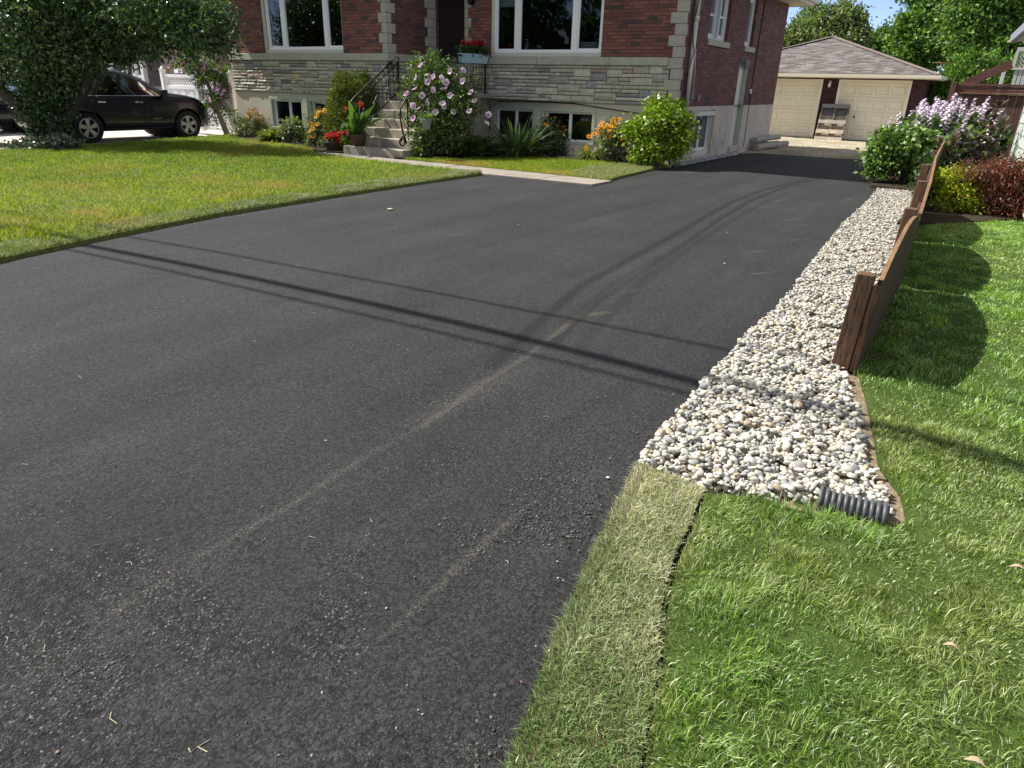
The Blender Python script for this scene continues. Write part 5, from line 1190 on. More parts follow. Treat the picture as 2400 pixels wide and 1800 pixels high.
def join(parts):
    V = []; F = []; C = []; o = 0
    for v, f, c in parts: V.append(v); F.append(f + o); C.append(c); o += len(v)
    return np.concatenate(V), np.concatenate(F), np.concatenate(C)
def straps(base, n, L, W, pal, seed, spread=.12, arch=.9, up=1.0, seg=6, taper=1.0, wpos=.35, var=.2, updir=(0, 0, 1)):
    rg = np.random.default_rng(seed); base = np.asarray(base, float)
    az = rg.random(n) * 2 * np.pi; ln = L * (.55 + .55 * rg.random(n)); P = base + np.stack([np.cos(az), np.sin(az), np.zeros(n)], 1) * spread * np.sqrt(rg.random((n, 1)))
    h = np.stack([np.cos(az), np.sin(az), np.zeros(n)], 1); el = np.radians(82 - 45 * rg.random(n) * up); bend = arch * (.4 + .9 * rg.random(n)); s = np.cross(h, [0, 0, 1.0])
    rows = []; p = P.copy(); tw = (rg.random(n) - .5) * .8
    for i in range(seg + 1):
        t = i / seg; wd = W * np.minimum(1, (t + .12) / wpos) * (1 - np.clip((t - wpos) / (1 - wpos), 0, 1) ** 1.6 * taper) + .001
        a = el - bend * t * 1.6; d = h * np.cos(a)[:, None] + np.array([0, 0, 1.0]) * np.sin(a)[:, None]; nn = np.cross(s, d)
        sd_ = s * np.cos(tw * t)[:, None] + nn * np.sin(tw * t)[:, None]
        rows += [p - sd_ * wd * .5, p + sd_ * wd * .5]; p = p + d * (ln / seg)[:, None]
    V = np.stack(rows, 1).reshape(-1, 3); k = 2 * (seg + 1); o = np.arange(n)[:, None] * k
    F = np.concatenate([o + np.array([[2 * i, 2 * i + 1, 2 * i + 3, 2 * i + 2]]) for i in range(seg)])
    V[:, 2] = np.maximum(V[:, 2], .03)
    return V, F, np.repeat(cols(n, pal, rg, var), k, 0)
def pxblobs(bl, D):
    out = []
    for b in bl:
        d = D + (b[4] if len(b) > 4 else 0); k = d / FPX; c = AT(b[0], b[1], d); r = np.array((b[2] * k, b[2] * k, b[3] * k)); 
        out.append((c, r))
    return out
def bush(name, label, cat, base, bl, n, L, W, pal, seed, group=None, mat='leaf', stems=5, D=None, stemcol='bark', pn='foliage', **kw):
    b = np.array((*G(*base)[:2], .03)); D = D or depth(b); root = empty(name, b, label, cat, group)
    B = pxblobs(bl, D); V, F, C = cloud(B, n, L, W, pal, seed, **kw); V[:, 2] = np.maximum(V[:, 2], .035)
    npmesh(pn, V, F, M[mat], C, root)
    rg = np.random.default_rng(seed + 5); mb = MB()
    for i in range(stems):
        c, r = B[i % len(B)]; t = c + rg.normal(size=3) * r * .4; a = b + np.array((rg.normal() * .06, rg.normal() * .06, -.05)); m_ = (a + t) / 2 + rg.normal(size=3) * .05 + np.array((0, 0, .05))
        mb.tube([a, m_, t], [.014, .010, .004], 5)
    if stems: mb.build('stems', M[stemcol], root)
    return root, B
def child(name, me, root, loc, rot=(0, 0, 0), s=1.0):
    o = bpy.data.objects.new(name, me); COL.objects.link(o); o.parent = root; o.location = Vector([float(v) for v in loc]) - root.location; o.rotation_euler = rot; o.scale = (s, s, s); return o
def flowermesh(name, n, L, W, c1, c2, cup, seed, cr=.18, center=None):
    rg = np.random.default_rng(seed); V = []; F = []; C = []
    for i in range(n):
        a = i * 2 * math.pi / n + rg.normal() * .06; d = np.array((math.cos(a), math.sin(a), cup + rg.normal() * .08)); s = np.array((-math.sin(a), math.cos(a), 0)); o = len(V)
        tip = d * L * rg.uniform(.9, 1.08); V += [(0, 0, 0), tip * .35 + s * W * .36, tip * .75 + s * W * .5 + np.array((0, 0, .1 * W)), tip, tip * .75 - s * W * .5 + np.array((0, 0, .1 * W)), tip * .35 - s * W * .36]
        C += [c2, c1, c1, c1, c1, c1]; F += [(o, o + 1, o + 2, o + 4), (o, o + 2, o + 3, o + 4), (o, o + 1, o + 4, o + 5)]
    F = [(f[0], f[1], f[2], f[3]) for f in F]
    me = bpy.data.meshes.new(name); vs = [tuple(v) for v in V]; fs = [f for f in F]
    fs = []
    for i in range(n): o = i * 6; fs += [(o, o + 1, o + 2), (o, o + 2, o + 3), (o, o + 3, o + 4), (o, o + 4, o + 5)]
    if center:
        o = len(vs); k = 8
        for j in range(k): vs.append((cr * L * math.cos(j * 6.283 / k), cr * L * math.sin(j * 6.283 / k), .05 * L)); C.append(center)
        vs.append((0, 0, .35 * L)); C.append(center); fs += [(o + j, o + (j + 1) % k, o + k) for j in range(k)]
    me.from_pydata(vs, [], fs); c = np.ones((len(vs), 4), np.float32); c[:, :3] = C
    me.color_attributes.new('Col', 'FLOAT_COLOR', 'POINT').data.foreach_set('color', c.ravel()); me.materials.append(M['petal']); return me
def facing(rg, toward=(.25, -.75, .6), j=.45):
    d = Vector(toward) + Vector(rg.normal(size=3) * j); return d.to_track_quat('Z', 'Y').to_euler()

GRN = [((0.075, 0.1313, 0.0275), 4), ((0.1063, 0.175, 0.035), 3), ((0.15, 0.225, 0.0438), 1.5), ((0.05, 0.0938, 0.0225), 2)]
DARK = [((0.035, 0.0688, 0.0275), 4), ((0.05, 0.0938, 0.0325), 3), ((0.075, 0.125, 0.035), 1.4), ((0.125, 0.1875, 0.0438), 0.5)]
BRIGHT = [((0.2018, 0.3059, 0.0206), 4), ((0.2808, 0.3783, 0.0262), 3), ((0.1316, 0.2173, 0.0169), 2.5), ((0.351, 0.4346, 0.0374), 0.8)]
GREYG = [((0.126, 0.144, 0.072), 3), ((0.162, 0.174, 0.09), 2), ((0.084, 0.108, 0.0504), 3), ((0.204, 0.216, 0.096), 1)]
BACK = [((0.079, 0.1436, 0.0343), 4), ((0.1141, 0.1943, 0.0437), 3), ((0.158, 0.2451, 0.0546), 2), ((0.0614, 0.1099, 0.0343), 2)]

OAK = [((.045, .085, .032), 4), ((.065, .115, .038), 3), ((.10, .165, .045), 2), ((.19, .25, .06), .9), ((.45, .22, .05), .03)]  # lightest greens put sunlit leaves and their glints into the colour
# --- big ivy covered tree on the left
def tree(name, label, base, bl, D, n, L, W, pal, seed, trunks, group=None, mat='leaf', trunkmat='bark', **kw):
    root = empty(name, base, label, 'tree', group); B = pxblobs(bl, D)
    V, F, C = cloud(B, n, L, W, pal, seed, **kw); V[:, 2] = np.maximum(V[:, 2], .1); npmesh('crown', V, F, M[mat], C, root)
    mb = MB()
    for pts, r0, r1 in trunks: mb.tube(pts, list(np.linspace(r0, r1, len(pts))), 9)
    rg = np.random.default_rng(seed + 3)
    for c, r in B:
        j = rg.integers(len(trunks)); tp = np.array(trunks[j][0], float); a = tp[-1 - int(rg.integers(0, 2))]
        e = c + rg.normal(size=3) * r * .35; mb.tube([a, a * .55 + e * .45 + rg.normal(size=3) * .12, e], [trunks[j][2] * .75, trunks[j][2] * .45, .012], 6)
        for q in range(3): mb.tube([a * .35 + e * .65, e + rg.normal(size=3) * r * .6], [.018, .005], 4)
    mb.build('trunk', M[trunkmat], root, smooth=True)
    return root, B
tb = np.array((*G(135, 345)[:2], .0)); DT = depth(tb)
A_ = lambda x, y, d=0: AT(x, y, DT + d)
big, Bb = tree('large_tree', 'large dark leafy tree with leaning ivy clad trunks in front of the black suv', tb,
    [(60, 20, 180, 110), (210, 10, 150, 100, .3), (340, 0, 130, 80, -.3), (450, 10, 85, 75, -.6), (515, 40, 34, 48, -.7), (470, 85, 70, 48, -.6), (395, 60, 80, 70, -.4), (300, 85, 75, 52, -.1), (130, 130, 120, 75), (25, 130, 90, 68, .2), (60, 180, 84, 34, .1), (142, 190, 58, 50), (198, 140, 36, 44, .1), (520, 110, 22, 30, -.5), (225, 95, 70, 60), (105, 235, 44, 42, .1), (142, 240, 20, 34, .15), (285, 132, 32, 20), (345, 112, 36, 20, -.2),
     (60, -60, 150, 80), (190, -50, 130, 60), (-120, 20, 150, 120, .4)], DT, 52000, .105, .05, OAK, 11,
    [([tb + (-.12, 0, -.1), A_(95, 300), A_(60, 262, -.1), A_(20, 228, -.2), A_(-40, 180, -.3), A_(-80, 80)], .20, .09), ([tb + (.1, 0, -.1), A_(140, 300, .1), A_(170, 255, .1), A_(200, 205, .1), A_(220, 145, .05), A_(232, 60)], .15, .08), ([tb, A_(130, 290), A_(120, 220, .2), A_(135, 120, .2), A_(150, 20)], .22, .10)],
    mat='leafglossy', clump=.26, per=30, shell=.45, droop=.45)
# ivy on the trunks (part of the tree's look) and the silvery mound at its foot
V, F, C = join([cloud(pxblobs([(92, 300, 22, 36), (115, 300, 28, 45), (62, 258, 26, 16), (142, 250, 20, 40), (110, 255, 34, 46), (138, 312, 16, 30), (108, 337, 50, 18)], DT - .05), 7000, .07, .055, DARK, 12, clump=.12, per=14, shell=.5)])
npmesh('ivy', V, F, M['leafglossy'], C, big)
bush('ivy_mound', 'silvery green ground ivy mound around the foot of the large tree', 'plant', (90, 352), [(45, 348, 26, 14), (85, 342, 40, 18), (130, 340, 46, 18), (165, 338, 26, 12)], 3800, .055, .045, [((.10, .13, .10), 3), ((.06, .09, .06), 3), ((.16, .19, .16), 1.5), ((.035, .055, .03), 3)], 13, mat='leafglossy', stems=0, clump=.10, per=14)

# --- small rose of sharon tree beside the white fence
rb = np.array((*G(533, 316)[:2], 0)); DR = depth(rb); R_ = lambda x, y, d=0: AT(x, y, DR + d)
ros, Br = tree('flowering_tree', 'small slanting tree with pink and purple blossoms beside the white fence', rb,
    [(430, 150, 30, 16), (465, 150, 34, 20), (500, 165, 30, 28), (520, 190, 24, 34), (475, 190, 22, 20), (510, 225, 24, 26), (492, 245, 14, 14), (520, 262, 18, 20), (500, 275, 9, 10), (445, 130, 24, 18), (535, 175, 14, 20)], DR, 3000, .075, .05, GRN, 21,
    [([rb + (.02, 0, -.05), R_(523, 290), R_(511, 262), R_(500, 232), R_(490, 205), R_(474, 180), R_(455, 160)], .085, .02), ([R_(511, 262), R_(520, 240), R_(535, 215), R_(538, 190)], .045, .012), ([R_(500, 232), R_(503, 205), R_(508, 170)], .04, .012)], trunkmat='barkpale', clump=.16, per=16, shell=.35)
LIL = [flowermesh('blossom', 5, .062, .058, (.74, .66, .77), (.36, .08, .2), .45, s, .12, (.75, .72, .5)) for s in (1, 2)]
PUR = flowermesh('blossom', 5, .062, .058, (.46, .18, .50), (.30, .02, .16), .45, 5, .12, (.7, .6, .5)); PNK = flowermesh('blossom', 5, .062, .058, (.70, .45, .64), (.38, .05, .2), .45, 6, .12, (.8, .7, .5))
rg = np.random.default_rng(3)
for x, y, k in ((391, 138, 1), (398, 157, 1), (427, 148, 0), (434, 146, 0), (432, 163, 1), (424, 170, 1), (483, 153, 0), (478, 162, 0), (506, 164, 0), (517, 173, 0), (507, 213, 0), (512, 208, 0), (495, 234, 1), (483, 234, 1), (527, 212, 0), (533, 236, 0), (460, 40, 1), (376, 60, 1), (521, 222, 1)):
    child('blossom', PUR if k == 0 else PNK, ros, AT(x, y, DR - .28), facing(rg), 1.0)

# --- the big lilac shrub by the steps
sh, Bs = bush('flowering_shrub', 'tall shrub covered with lilac blossoms right of the concrete steps', 'shrub', (1005, 374),
    [(1005, 165, 48, 40), (1050, 170, 30, 34), (985, 215, 46, 40), (1040, 215, 56, 46), (1085, 215, 30, 44), (970, 270, 32, 44), (1020, 270, 50, 46), (1075, 270, 44, 44), (1000, 320, 36, 34), (1055, 320, 44, 40), (988, 352, 24, 22), (1100, 250, 22, 30), (960, 200, 16, 16), (1115, 200, 10, 24)], 9500, .062, .042, [((.075, .125, .028), 4), ((.11, .17, .035), 3), ((.15, .20, .06), 1.6), ((.045, .08, .02), 2.5)], 31, stems=9, clump=.13, per=16, shell=.5, pn='leaves')
tw = []; rg = np.random.default_rng(33)
for x, y in ((1026, 116), (1003, 121), (1054, 124), (987, 132), (1063, 145), (1012, 128), (1040, 140), (1113, 172), (1115, 180), (1120, 165), (955, 160), (962, 150)):
    t = AT(x, y, depth(sh.location) - .05); b = AT(x * .5 + 1015 * .5, y + 50, depth(sh.location)); n_ = 14
    s = np.linspace(.35, 1, n_)[:, None]; P = b + (t - b) * s; v, f = leafgeo(P, rg.normal(size=(n_, 3)) + [0, 0, .5], .05, .034, rg); tw.append((v, f, np.repeat(cols(n_, [((.16, .20, .05), 2), ((.20, .14, .06), .4 if y > 145 and x < 970 else .01)], rg), 4, 0)))
V, F, C = join(tw); npmesh('shoots', V, F, M['leaf'], C, sh)
D0 = depth(sh.location)
for x, y in ((1265, 300), (1340, 440), (1345, 510), (1405, 480), (1200, 450), (1510, 470), (1640, 370), (1180, 610), (1270, 690), (1400, 610), (1550, 610), (1640, 690), (1155, 815), (1210, 870), (1320, 790), (1530, 800), (1560, 815), (1450, 910), (1165, 985), (1075, 670), (1580, 520), (1420, 450)):
    child('blossom', LIL[rg.integers(2)] if rg.random() < .8 else PNK, sh, AT(760 + x / 5.53, 100 + y / 5.53, D0 - .42 - .1 * rg.random()), facing(rg), 1.2)
for x, y in ((770, 790), (655, 930), (885, 990), (680, 1080), (1015, 1120), (830, 1090), (995, 1210), (850, 905), (765, 690), (600, 800)):
    child('blossom', LIL[rg.integers(2)], sh, AT(900 + x / 4.1475, y / 4.1475, D0 - .40), facing(rg), 1.15)
# hanging pot in front of it
hp0 = AT(1000, 303, D0 - .62); hp = empty('hanging_pot', hp0, 'grey hanging flower pot with a small bright fern in front of the lilac shrub', 'pot')
MB().lathe(hp0, [(.075, 0), (.105, .17), (.125, .175), (.125, .2), (.11, .2), (.10, .16)], 18).build('pot', M['greyplastic'], hp, smooth=True)
V, F, C = straps(hp0 + np.array((0, 0, .19)), 110, .22, .016, [((.13, .22, .03), 2), ((.09, .16, .03), 2)], 35, .08, 1.1, 1.2); npmesh('fern', V, F, M['leaf'], C, hp)
MB().tube([hp0 + np.array((.11, 0, .2)), AT(1003, 250, D0 - .60)], .004, 4).tube([hp0 + np.array((-.11, 0, .2)), AT(1003, 250, D0 - .60)], .004, 4).build('hanger', M['iron'], hp)

# --- window box on the landing railing
wb0 = np.array((-10.40, 13.95, 1.93)); wbx = empty('window_box', wb0, 'pale blue window box of red geraniums hung on the landing railing', 'planter')
mb = MB(); mb.add([(-10.50, 13.55, 1.93), (-10.30, 13.55, 1.93), (-10.30, 14.32, 1.93), (-10.50, 14.32, 1.93), (-10.53, 13.5, 2.12), (-10.27, 13.5, 2.12), (-10.27, 14.36, 2.12), (-10.53, 14.36, 2.12)], [(3, 2, 1, 0), (0, 1, 5, 4), (1, 2, 6, 5), (2, 3, 7, 6), (3, 0, 4, 7)]); mb.build('box', M['paleblue'], wbx)
V, F, C = cloud([((-10.4, 13.7, 2.2), (.16, .22, .12)), ((-10.4, 14.1, 2.2), (.16, .25, .12))], 900, .06, .055, DARK, 41, clump=.08, per=12); npmesh('leaves', V, F, M['leaf'], C, wbx)
V, F, C = cloud([((-10.4, 13.6 + .2 * i, 2.33 + .03 * random.random()), (.075, .075, .045)) for i in range(4)] + [((-10.33, 14.35, 2.22), .05)], 700, .03, .028, [((.55, .012, .03), 3), ((.38, .01, .03), 1)], 42, clump=.04, per=12); npmesh('red_blooms', V, F, M['petal'], C, wbx)

# --- clipped evergreen behind the railing
eg0 = (812, 331); 
bush('clipped_evergreen', 'olive green clipped evergreen cone with a double top behind the stair railing', 'shrub', eg0,
    [(806, 203, 24, 30), (845, 196, 20, 26), (803, 245, 32, 40), (848, 238, 30, 44), (800, 292, 38, 42), (850, 290, 36, 50), (825, 225, 30, 36), (825, 320, 52, 40)], 46000, .045, .022, [((.15, .19, .024), 4), ((.115, .15, .022), 3), ((.20, .225, .032), 1.6), ((.07, .10, .015), 2)], 51, D=depth(np.array((-12.85, 12.12, .8))), mat='needle', stems=2, clump=.07, per=20, shell=.82, outward=1.1, droop=0)

# --- left flower bed, from left to right
bush('flowering_bush', 'low variegated bush with small orange blooms by the left corner of the house', 'shrub', (590, 324), [(575, 300, 34, 26), (600, 282, 30, 24), (558, 312, 18, 16), (615, 306, 22, 22), (555, 285, 14, 18)], 4600, .045, .026, [((.13, .16, .05), 3), ((.20, .22, .09), 1.6), ((.07, .10, .03), 3)], 61, clump=.09, per=12, shell=.55)
ORG = flowermesh('flower_head', 9, .042, .020, (.72, .30, .012), (.50, .14, .01), .05, 7, .3, (.05, .02, .01)); YEL = flowermesh('flower_head', 10, .042, .018, (.80, .46, .02), (.60, .22, .01), .05, 8, .3, (.05, .02, .01))
def daisies(root, pts, D, seed, me, s=1.0, stemto=None):
    rg = np.random.default_rng(seed); mb = MB(); r0 = np.array(root.location)
    for x, y in pts:
        p = AT(x, y, D + rg.normal() * .10); child('flower_head', me, root, p, facing(rg, (.1, -.55, .8), .3), s * rg.uniform(.8, 1.2)); q = r0 + np.array((rg.normal() * .12, rg.normal() * .12, .15)); q = q * .5 + np.array((p[0], p[1], .25 * p[2] + .1)) * .5
        mb.tube([q, (q + p) / 2 + np.array((0, 0, .06)), p], .004, 4)
    mb.build('flower_stalks', M['stalk'], root)
M['stalk'] = simple('green stalk', (.06, .09, .03), .7)
def rpts(seed, n, cx_, cy_, rx, ry): 
    rg = np.random.default_rng(seed); a = rg.random(n) * 6.283; r = np.sqrt(rg.random(n)); return [(cx_ + rx * q * math.cos(t), cy_ + ry * q * math.sin(t)) for q, t in zip(r, a)]
fb = [o for o in COL.objects if o.name == 'flowering_bush'][0]; daisies(fb, rpts(62, 26, 610, 272, 34, 15) + rpts(66, 8, 590, 278, 26, 12), depth(fb.location) - .15, 62, ORG, 1.15)
r_, _ = bush('hosta', 'yellow green hosta mound in front of the left basement window', 'plant', (640, 335), [(632, 318, 22, 14), (655, 316, 16, 12)], 500, .10, .05, [((.20, .22, .03), 2), ((.12, .15, .03), 2)], 63, stems=0, clump=.1, per=8)
V, F, C = straps(np.array(r_.location) + (0, 0, 0), 110, .42, .075, [((.24, .26, .04), 3), ((.15, .18, .03), 2), ((.09, .13, .02), 1.5)], 64, .16, .95, 1.2); npmesh('arching_leaves', V, F, M['leaf'], C, r_)
r_, _ = bush('sedum', 'leafy sedum with pale lime flower heads under the left basement window', 'plant', (690, 338), [(684, 310, 22, 18), (702, 316, 20, 18), (672, 322, 16, 14), (700, 330, 22, 12)], 2600, .065, .042, GREYG + [((.10, .16, .04), 3)], 65, clump=.1, per=12, shell=.5)
V, F, C = cloud(pxblobs([(668, 284, 13, 6), (684, 278, 15, 7), (700, 286, 10, 6), (676, 294, 20, 8), (662, 296, 8, 5)], depth(r_.location) - .1), 1700, .022, .02, [((.30, .38, .12), 2), ((.22, .30, .08), 2)], 67, clump=.03, per=16); npmesh('flower_heads', V, F, M['petal'], C, r_)
r_, _ = bush('coneflowers', 'tall clump of orange coneflowers left of the red flower pot', 'plant', (755, 348), [(745, 300, 26, 36), (770, 310, 26, 34), (730, 320, 18, 24), (760, 270, 26, 18), (750, 335, 30, 14), (785, 300, 16, 28)], 3600, .075, .028, GREYG + [((.10, .15, .04), 4)], 68, clump=.12, per=12, shell=.35)
daisies(r_, rpts(69, 30, 765, 266, 24, 11) + rpts(70, 22, 742, 285, 20, 24) + rpts(71, 12, 790, 280, 18, 16) + rpts(72, 7, 728, 312, 8, 12) + [(755, 259), (745, 262), (770, 261), (783, 268), (735, 290)], depth(r_.location) - .1, 69, YEL, 1.35)
def pot(name, label, px, D, r0, h, mat='terracotta'):
    p = AT(px[0], px[1], D); p[2] = max(p[2], .03); root = empty(name, p, label, 'pot'); MB().lathe(p, [(r0 * .75, 0), (r0, h), (r0 * 1.08, h + .002), (r0 * 1.08, h + .03), (r0 * .95, h + .03), (r0 * .9, h - .03)], 18).build('pot', M[mat], root, smooth=True); return root, p
Dp = depth(G(778, 357)); r_, p = pot('flower_pot', 'brown pot of bright red flowers on the lawn edge left of the steps', (778, 357), Dp, .13, .17)
B = pxblobs([(776, 330, 18, 10), (790, 326, 12, 10), (765, 334, 12, 8)], Dp); V, F, C = cloud(B, 900, .05, .035, GREYG, 73, clump=.06, per=10); npmesh('leaves', V, F, M['leaf'], C, r_)
V, F, C = cloud(pxblobs([(778, 322, 14, 9), (788, 318, 10, 9), (768, 318, 8, 6), (792, 330, 5, 8)], Dp - .08), 900, .028, .026, [((.60, .012, .02), 3), ((.40, .01, .02), 1.5), ((.75, .06, .04), 1)], 74, clump=.035, per=12); npmesh('red_blooms', V, F, M['petal'], C, r_)
Dc = depth(np.array((-11.85, 11.42, .2))); pc = AT(838, 338, Dc); pc[2] = .185
r_ = empty('canna_pot', pc, 'dark planter with a broad leaved orange canna standing on the bottom step', 'planter'); MB().lathe(pc, [(.15, 0), (.19, .20), (.20, .21), (.20, .24), (.17, .24), (.16, .18)], 18).build('pot', M['terracotta'], r_, smooth=True)
V, F, C = straps(pc + (0, 0, .2), 20, .98, .15, [((.075, .14, .03), 3), ((.11, .18, .04), 2), ((.05, .10, .03), 1)], 75, .06, .8, 1.0, seg=8, wpos=.45); npmesh('broad_leaves', V, F, M['leaf'], C, r_)
V, F, C = cloud(pxblobs([(828, 318, 16, 12), (815, 322, 12, 10), (845, 322, 12, 10)], Dc), 600, .055, .04, GRN, 76, clump=.07, per=10); npmesh('leaves', V, F, M['leaf'], C, r_)
V, F, C = cloud(pxblobs([(808, 310, 6, 4), (818, 312, 5, 3)], Dc - .05), 160, .035, .03, [((.45, .01, .08), 1)], 77, clump=.03, per=12); npmesh('red_blooms', V, F, M['petal'], C, r_)
for k_, q_ in enumerate([(844, 250, 4, 7), (843, 242, 2.5, 4), (810, 258, 2.5, 4)]):
    V, F, C = cloud(pxblobs([q_], Dc - .05), (60, 30, 30)[k_], .045, .026, [((.70, .10, .02), 3), ((.50, .05, .02), 1)], 78 + k_, clump=.025, per=12, droop=-.5); npmesh('orange_bloom', V, F, M['petal'], C, r_)
MB().tube([pc + (0, 0, .2), AT(841, 280, Dc), AT(843, 250, Dc)], .009, 5).build('stalk', M['stalk'], r_)

# --- bed under the right windows
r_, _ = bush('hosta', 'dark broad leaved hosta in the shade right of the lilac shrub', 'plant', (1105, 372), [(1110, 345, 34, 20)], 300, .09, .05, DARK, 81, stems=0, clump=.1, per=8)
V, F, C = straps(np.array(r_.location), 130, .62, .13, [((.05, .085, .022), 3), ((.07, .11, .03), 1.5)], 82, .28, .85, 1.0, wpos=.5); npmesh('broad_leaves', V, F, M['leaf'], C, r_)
b = G(1212, 371); r_ = empty('strap_leaved_plant', (*b[:2], .03), 'big clump of dark strap shaped leaves in front of the right basement window', 'plant')
V, F, C = join([straps((*b[:2], .03), 150, 1.05, .040, [((.055, .095, .032), 3), ((.075, .12, .045), 2), ((.12, .16, .06), .6)], 83, .22, .55, 1.15, seg=7), straps((*b[:2], .03), 60, .8, .042, [((.075, .12, .045), 2), ((.12, .16, .07), 1)], 84, .3, 1.2, 1.5, seg=7)]); npmesh('leaves', V, F, M['leaf'], C, r_)
child('pale_bloom', flowermesh('pale_bloom', 5, .05, .04, (.7, .68, .5), (.6, .55, .3), .6, 3), r_, AT(1219, 349, depth(b) - .4), facing(rg)); child('pale_bloom', flowermesh('pale_bloom', 5, .04, .03, (.6, .45, .5), (.5, .3, .3), .6, 4), r_, AT(1198, 322, depth(b) - .4), facing(rg))
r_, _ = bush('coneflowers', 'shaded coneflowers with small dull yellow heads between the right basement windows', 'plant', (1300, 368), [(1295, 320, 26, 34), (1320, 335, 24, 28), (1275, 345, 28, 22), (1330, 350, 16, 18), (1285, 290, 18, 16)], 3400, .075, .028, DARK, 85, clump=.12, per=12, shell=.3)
DUL = flowermesh('flower_head', 9, .036, .016, (.55, .26, .012), (.4, .14, .01), .0, 9, .35, (.04, .02, .01))  # petals dulled and leaves darkened: this clump's shade is in its colours
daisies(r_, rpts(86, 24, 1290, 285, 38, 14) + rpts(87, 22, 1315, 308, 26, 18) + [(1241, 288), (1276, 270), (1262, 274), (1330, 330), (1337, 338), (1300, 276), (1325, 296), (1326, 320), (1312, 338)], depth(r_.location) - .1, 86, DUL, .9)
b = G(1385, 378); r_ = empty('grassy_daylily', (*b[:2], .03), 'low yellow green grassy daylily clump at the edge of the small lawn', 'plant')
V, F, C = straps((*b[:2], .03), 330, .46, .016, [((.17, .21, .04), 3), ((.26, .25, .06), 2), ((.09, .13, .03), 2)], 91, .16, 1.05, 1.2); npmesh('leaves', V, F, M['leaf'], C, r_)
child('yellow_bloom', flowermesh('yellow_bloom', 6, .06, .035, (.8, .55, .02), (.7, .4, .02), .7, 3), r_, AT(1374, 347, depth(b) - .2), facing(rg))
r_, _ = bush('purple_leaved_bush', 'small dusky purple green bush left of the bright green shrub', 'shrub', (1450, 384), [(1440, 355, 28, 22), (1465, 358, 26, 22), (1450, 372, 36, 12), (1425, 365, 16, 16)], 3000, .036, .020, [((.060, .055, .036), 3), ((.11, .10, .07), 1.6), ((.045, .06, .025), 2), ((.14, .12, .09), .8)], 92, clump=.09, per=12, shell=.6)
r_, _ = bush('coneflowers', 'cluster of glowing orange coneflowers left of the bright green shrub', 'plant', (1430, 385), [(1430, 315, 26, 30), (1450, 300, 24, 24), (1420, 340, 26, 22), (1460, 325, 20, 26)], 1600, .07, .03, [((.10, .16, .03), 3), ((.14, .20, .04), 2)], 93, clump=.11, per=11, shell=.3)
BIGO = flowermesh('flower_head', 10, .05, .022, (.80, .34, .01), (.62, .18, .008), .08, 10, .26, (.06, .02, .008))
daisies(r_, [(1452, 279), (1438, 281), (1411, 287), (1408, 294), (1427, 288), (1424, 294), (1415, 299), (1442, 297), (1433, 296), (1404, 306), (1422, 309), (1428, 306), (1400, 311), (1393, 314), (1408, 314), (1431, 302), (1439, 295), (1411, 326), (1424, 320), (1444, 324), (1434, 318), (1459, 324), (1381, 320), (1418, 305), (1447, 290), (1425, 301), (1399, 303)], depth(r_.location) - .15, 94, BIGO, 1.15)
bush('green_shrub', 'bright green rounded shrub at the front corner of the house', 'shrub', (1540, 397), [(1543, 250, 24, 16), (1584, 257, 22, 17), (1561, 271, 46, 20), (1508, 292, 20, 16), (1481, 308, 20, 17), (1503, 318, 25, 22), (1553, 296, 44, 27), (1604, 296, 17, 28), (1582, 325, 35, 29), (1525, 345, 32, 25), (1495, 360, 18, 16), (1575, 352, 30, 22), (1525, 371, 24, 9), (1612, 268, 7, 8), (1470, 290, 8, 8)], 9500, .085, .048, BRIGHT, 95, D=depth(np.array((-6.15, 13.85, .6))), mat='leafglossy', stems=8, clump=.13, per=13, shell=.62, lvar=.4)

# --- right hand bed
bush('rambling_shrub', 'rambling green shrub overhanging the drive at the far end of the stone strip', 'shrub', (2115, 436), [(2105, 340, 52, 34), (2150, 345, 46, 36), (2075, 365, 36, 34), (2125, 372, 50, 30), (2165, 380, 26, 36), (2062, 395, 22, 22), (2095, 325, 30, 18), (2185, 350, 24, 36), (2050, 385, 14, 16)], 7500, .085, .062, [((0.1232, 0.2102, 0.0495), 4), ((0.174, 0.2755, 0.066), 2.4), ((0.0725, 0.1305, 0.033), 3), ((0.261, 0.348, 0.11), 0.7)], 101, stems=22, clump=.13, per=13, shell=.5, stemcol='bark')
DH = depth(np.array((-.7, 16.2, .6))); b = np.array((-.75, 16.0, .04)); r_ = empty('hosta', b, 'broad hosta patch sending up dozens of pale lilac flower spikes before the brown fence', 'plant')
V, F, C = cloud(pxblobs([(2150, 318, 60, 34), (2220, 318, 70, 36), (2290, 325, 60, 36), (2120, 335, 30, 20)], DH), 2200, .16, .11, [((.10, .16, .06), 3), ((.16, .22, .10), 1.5), ((.06, .10, .04), 2)], 102, clump=.2, per=8, shell=.4); V[:, 2] = np.maximum(V[:, 2], .04); npmesh('broad_leaves', V, F, M['leaf'], C, r_)
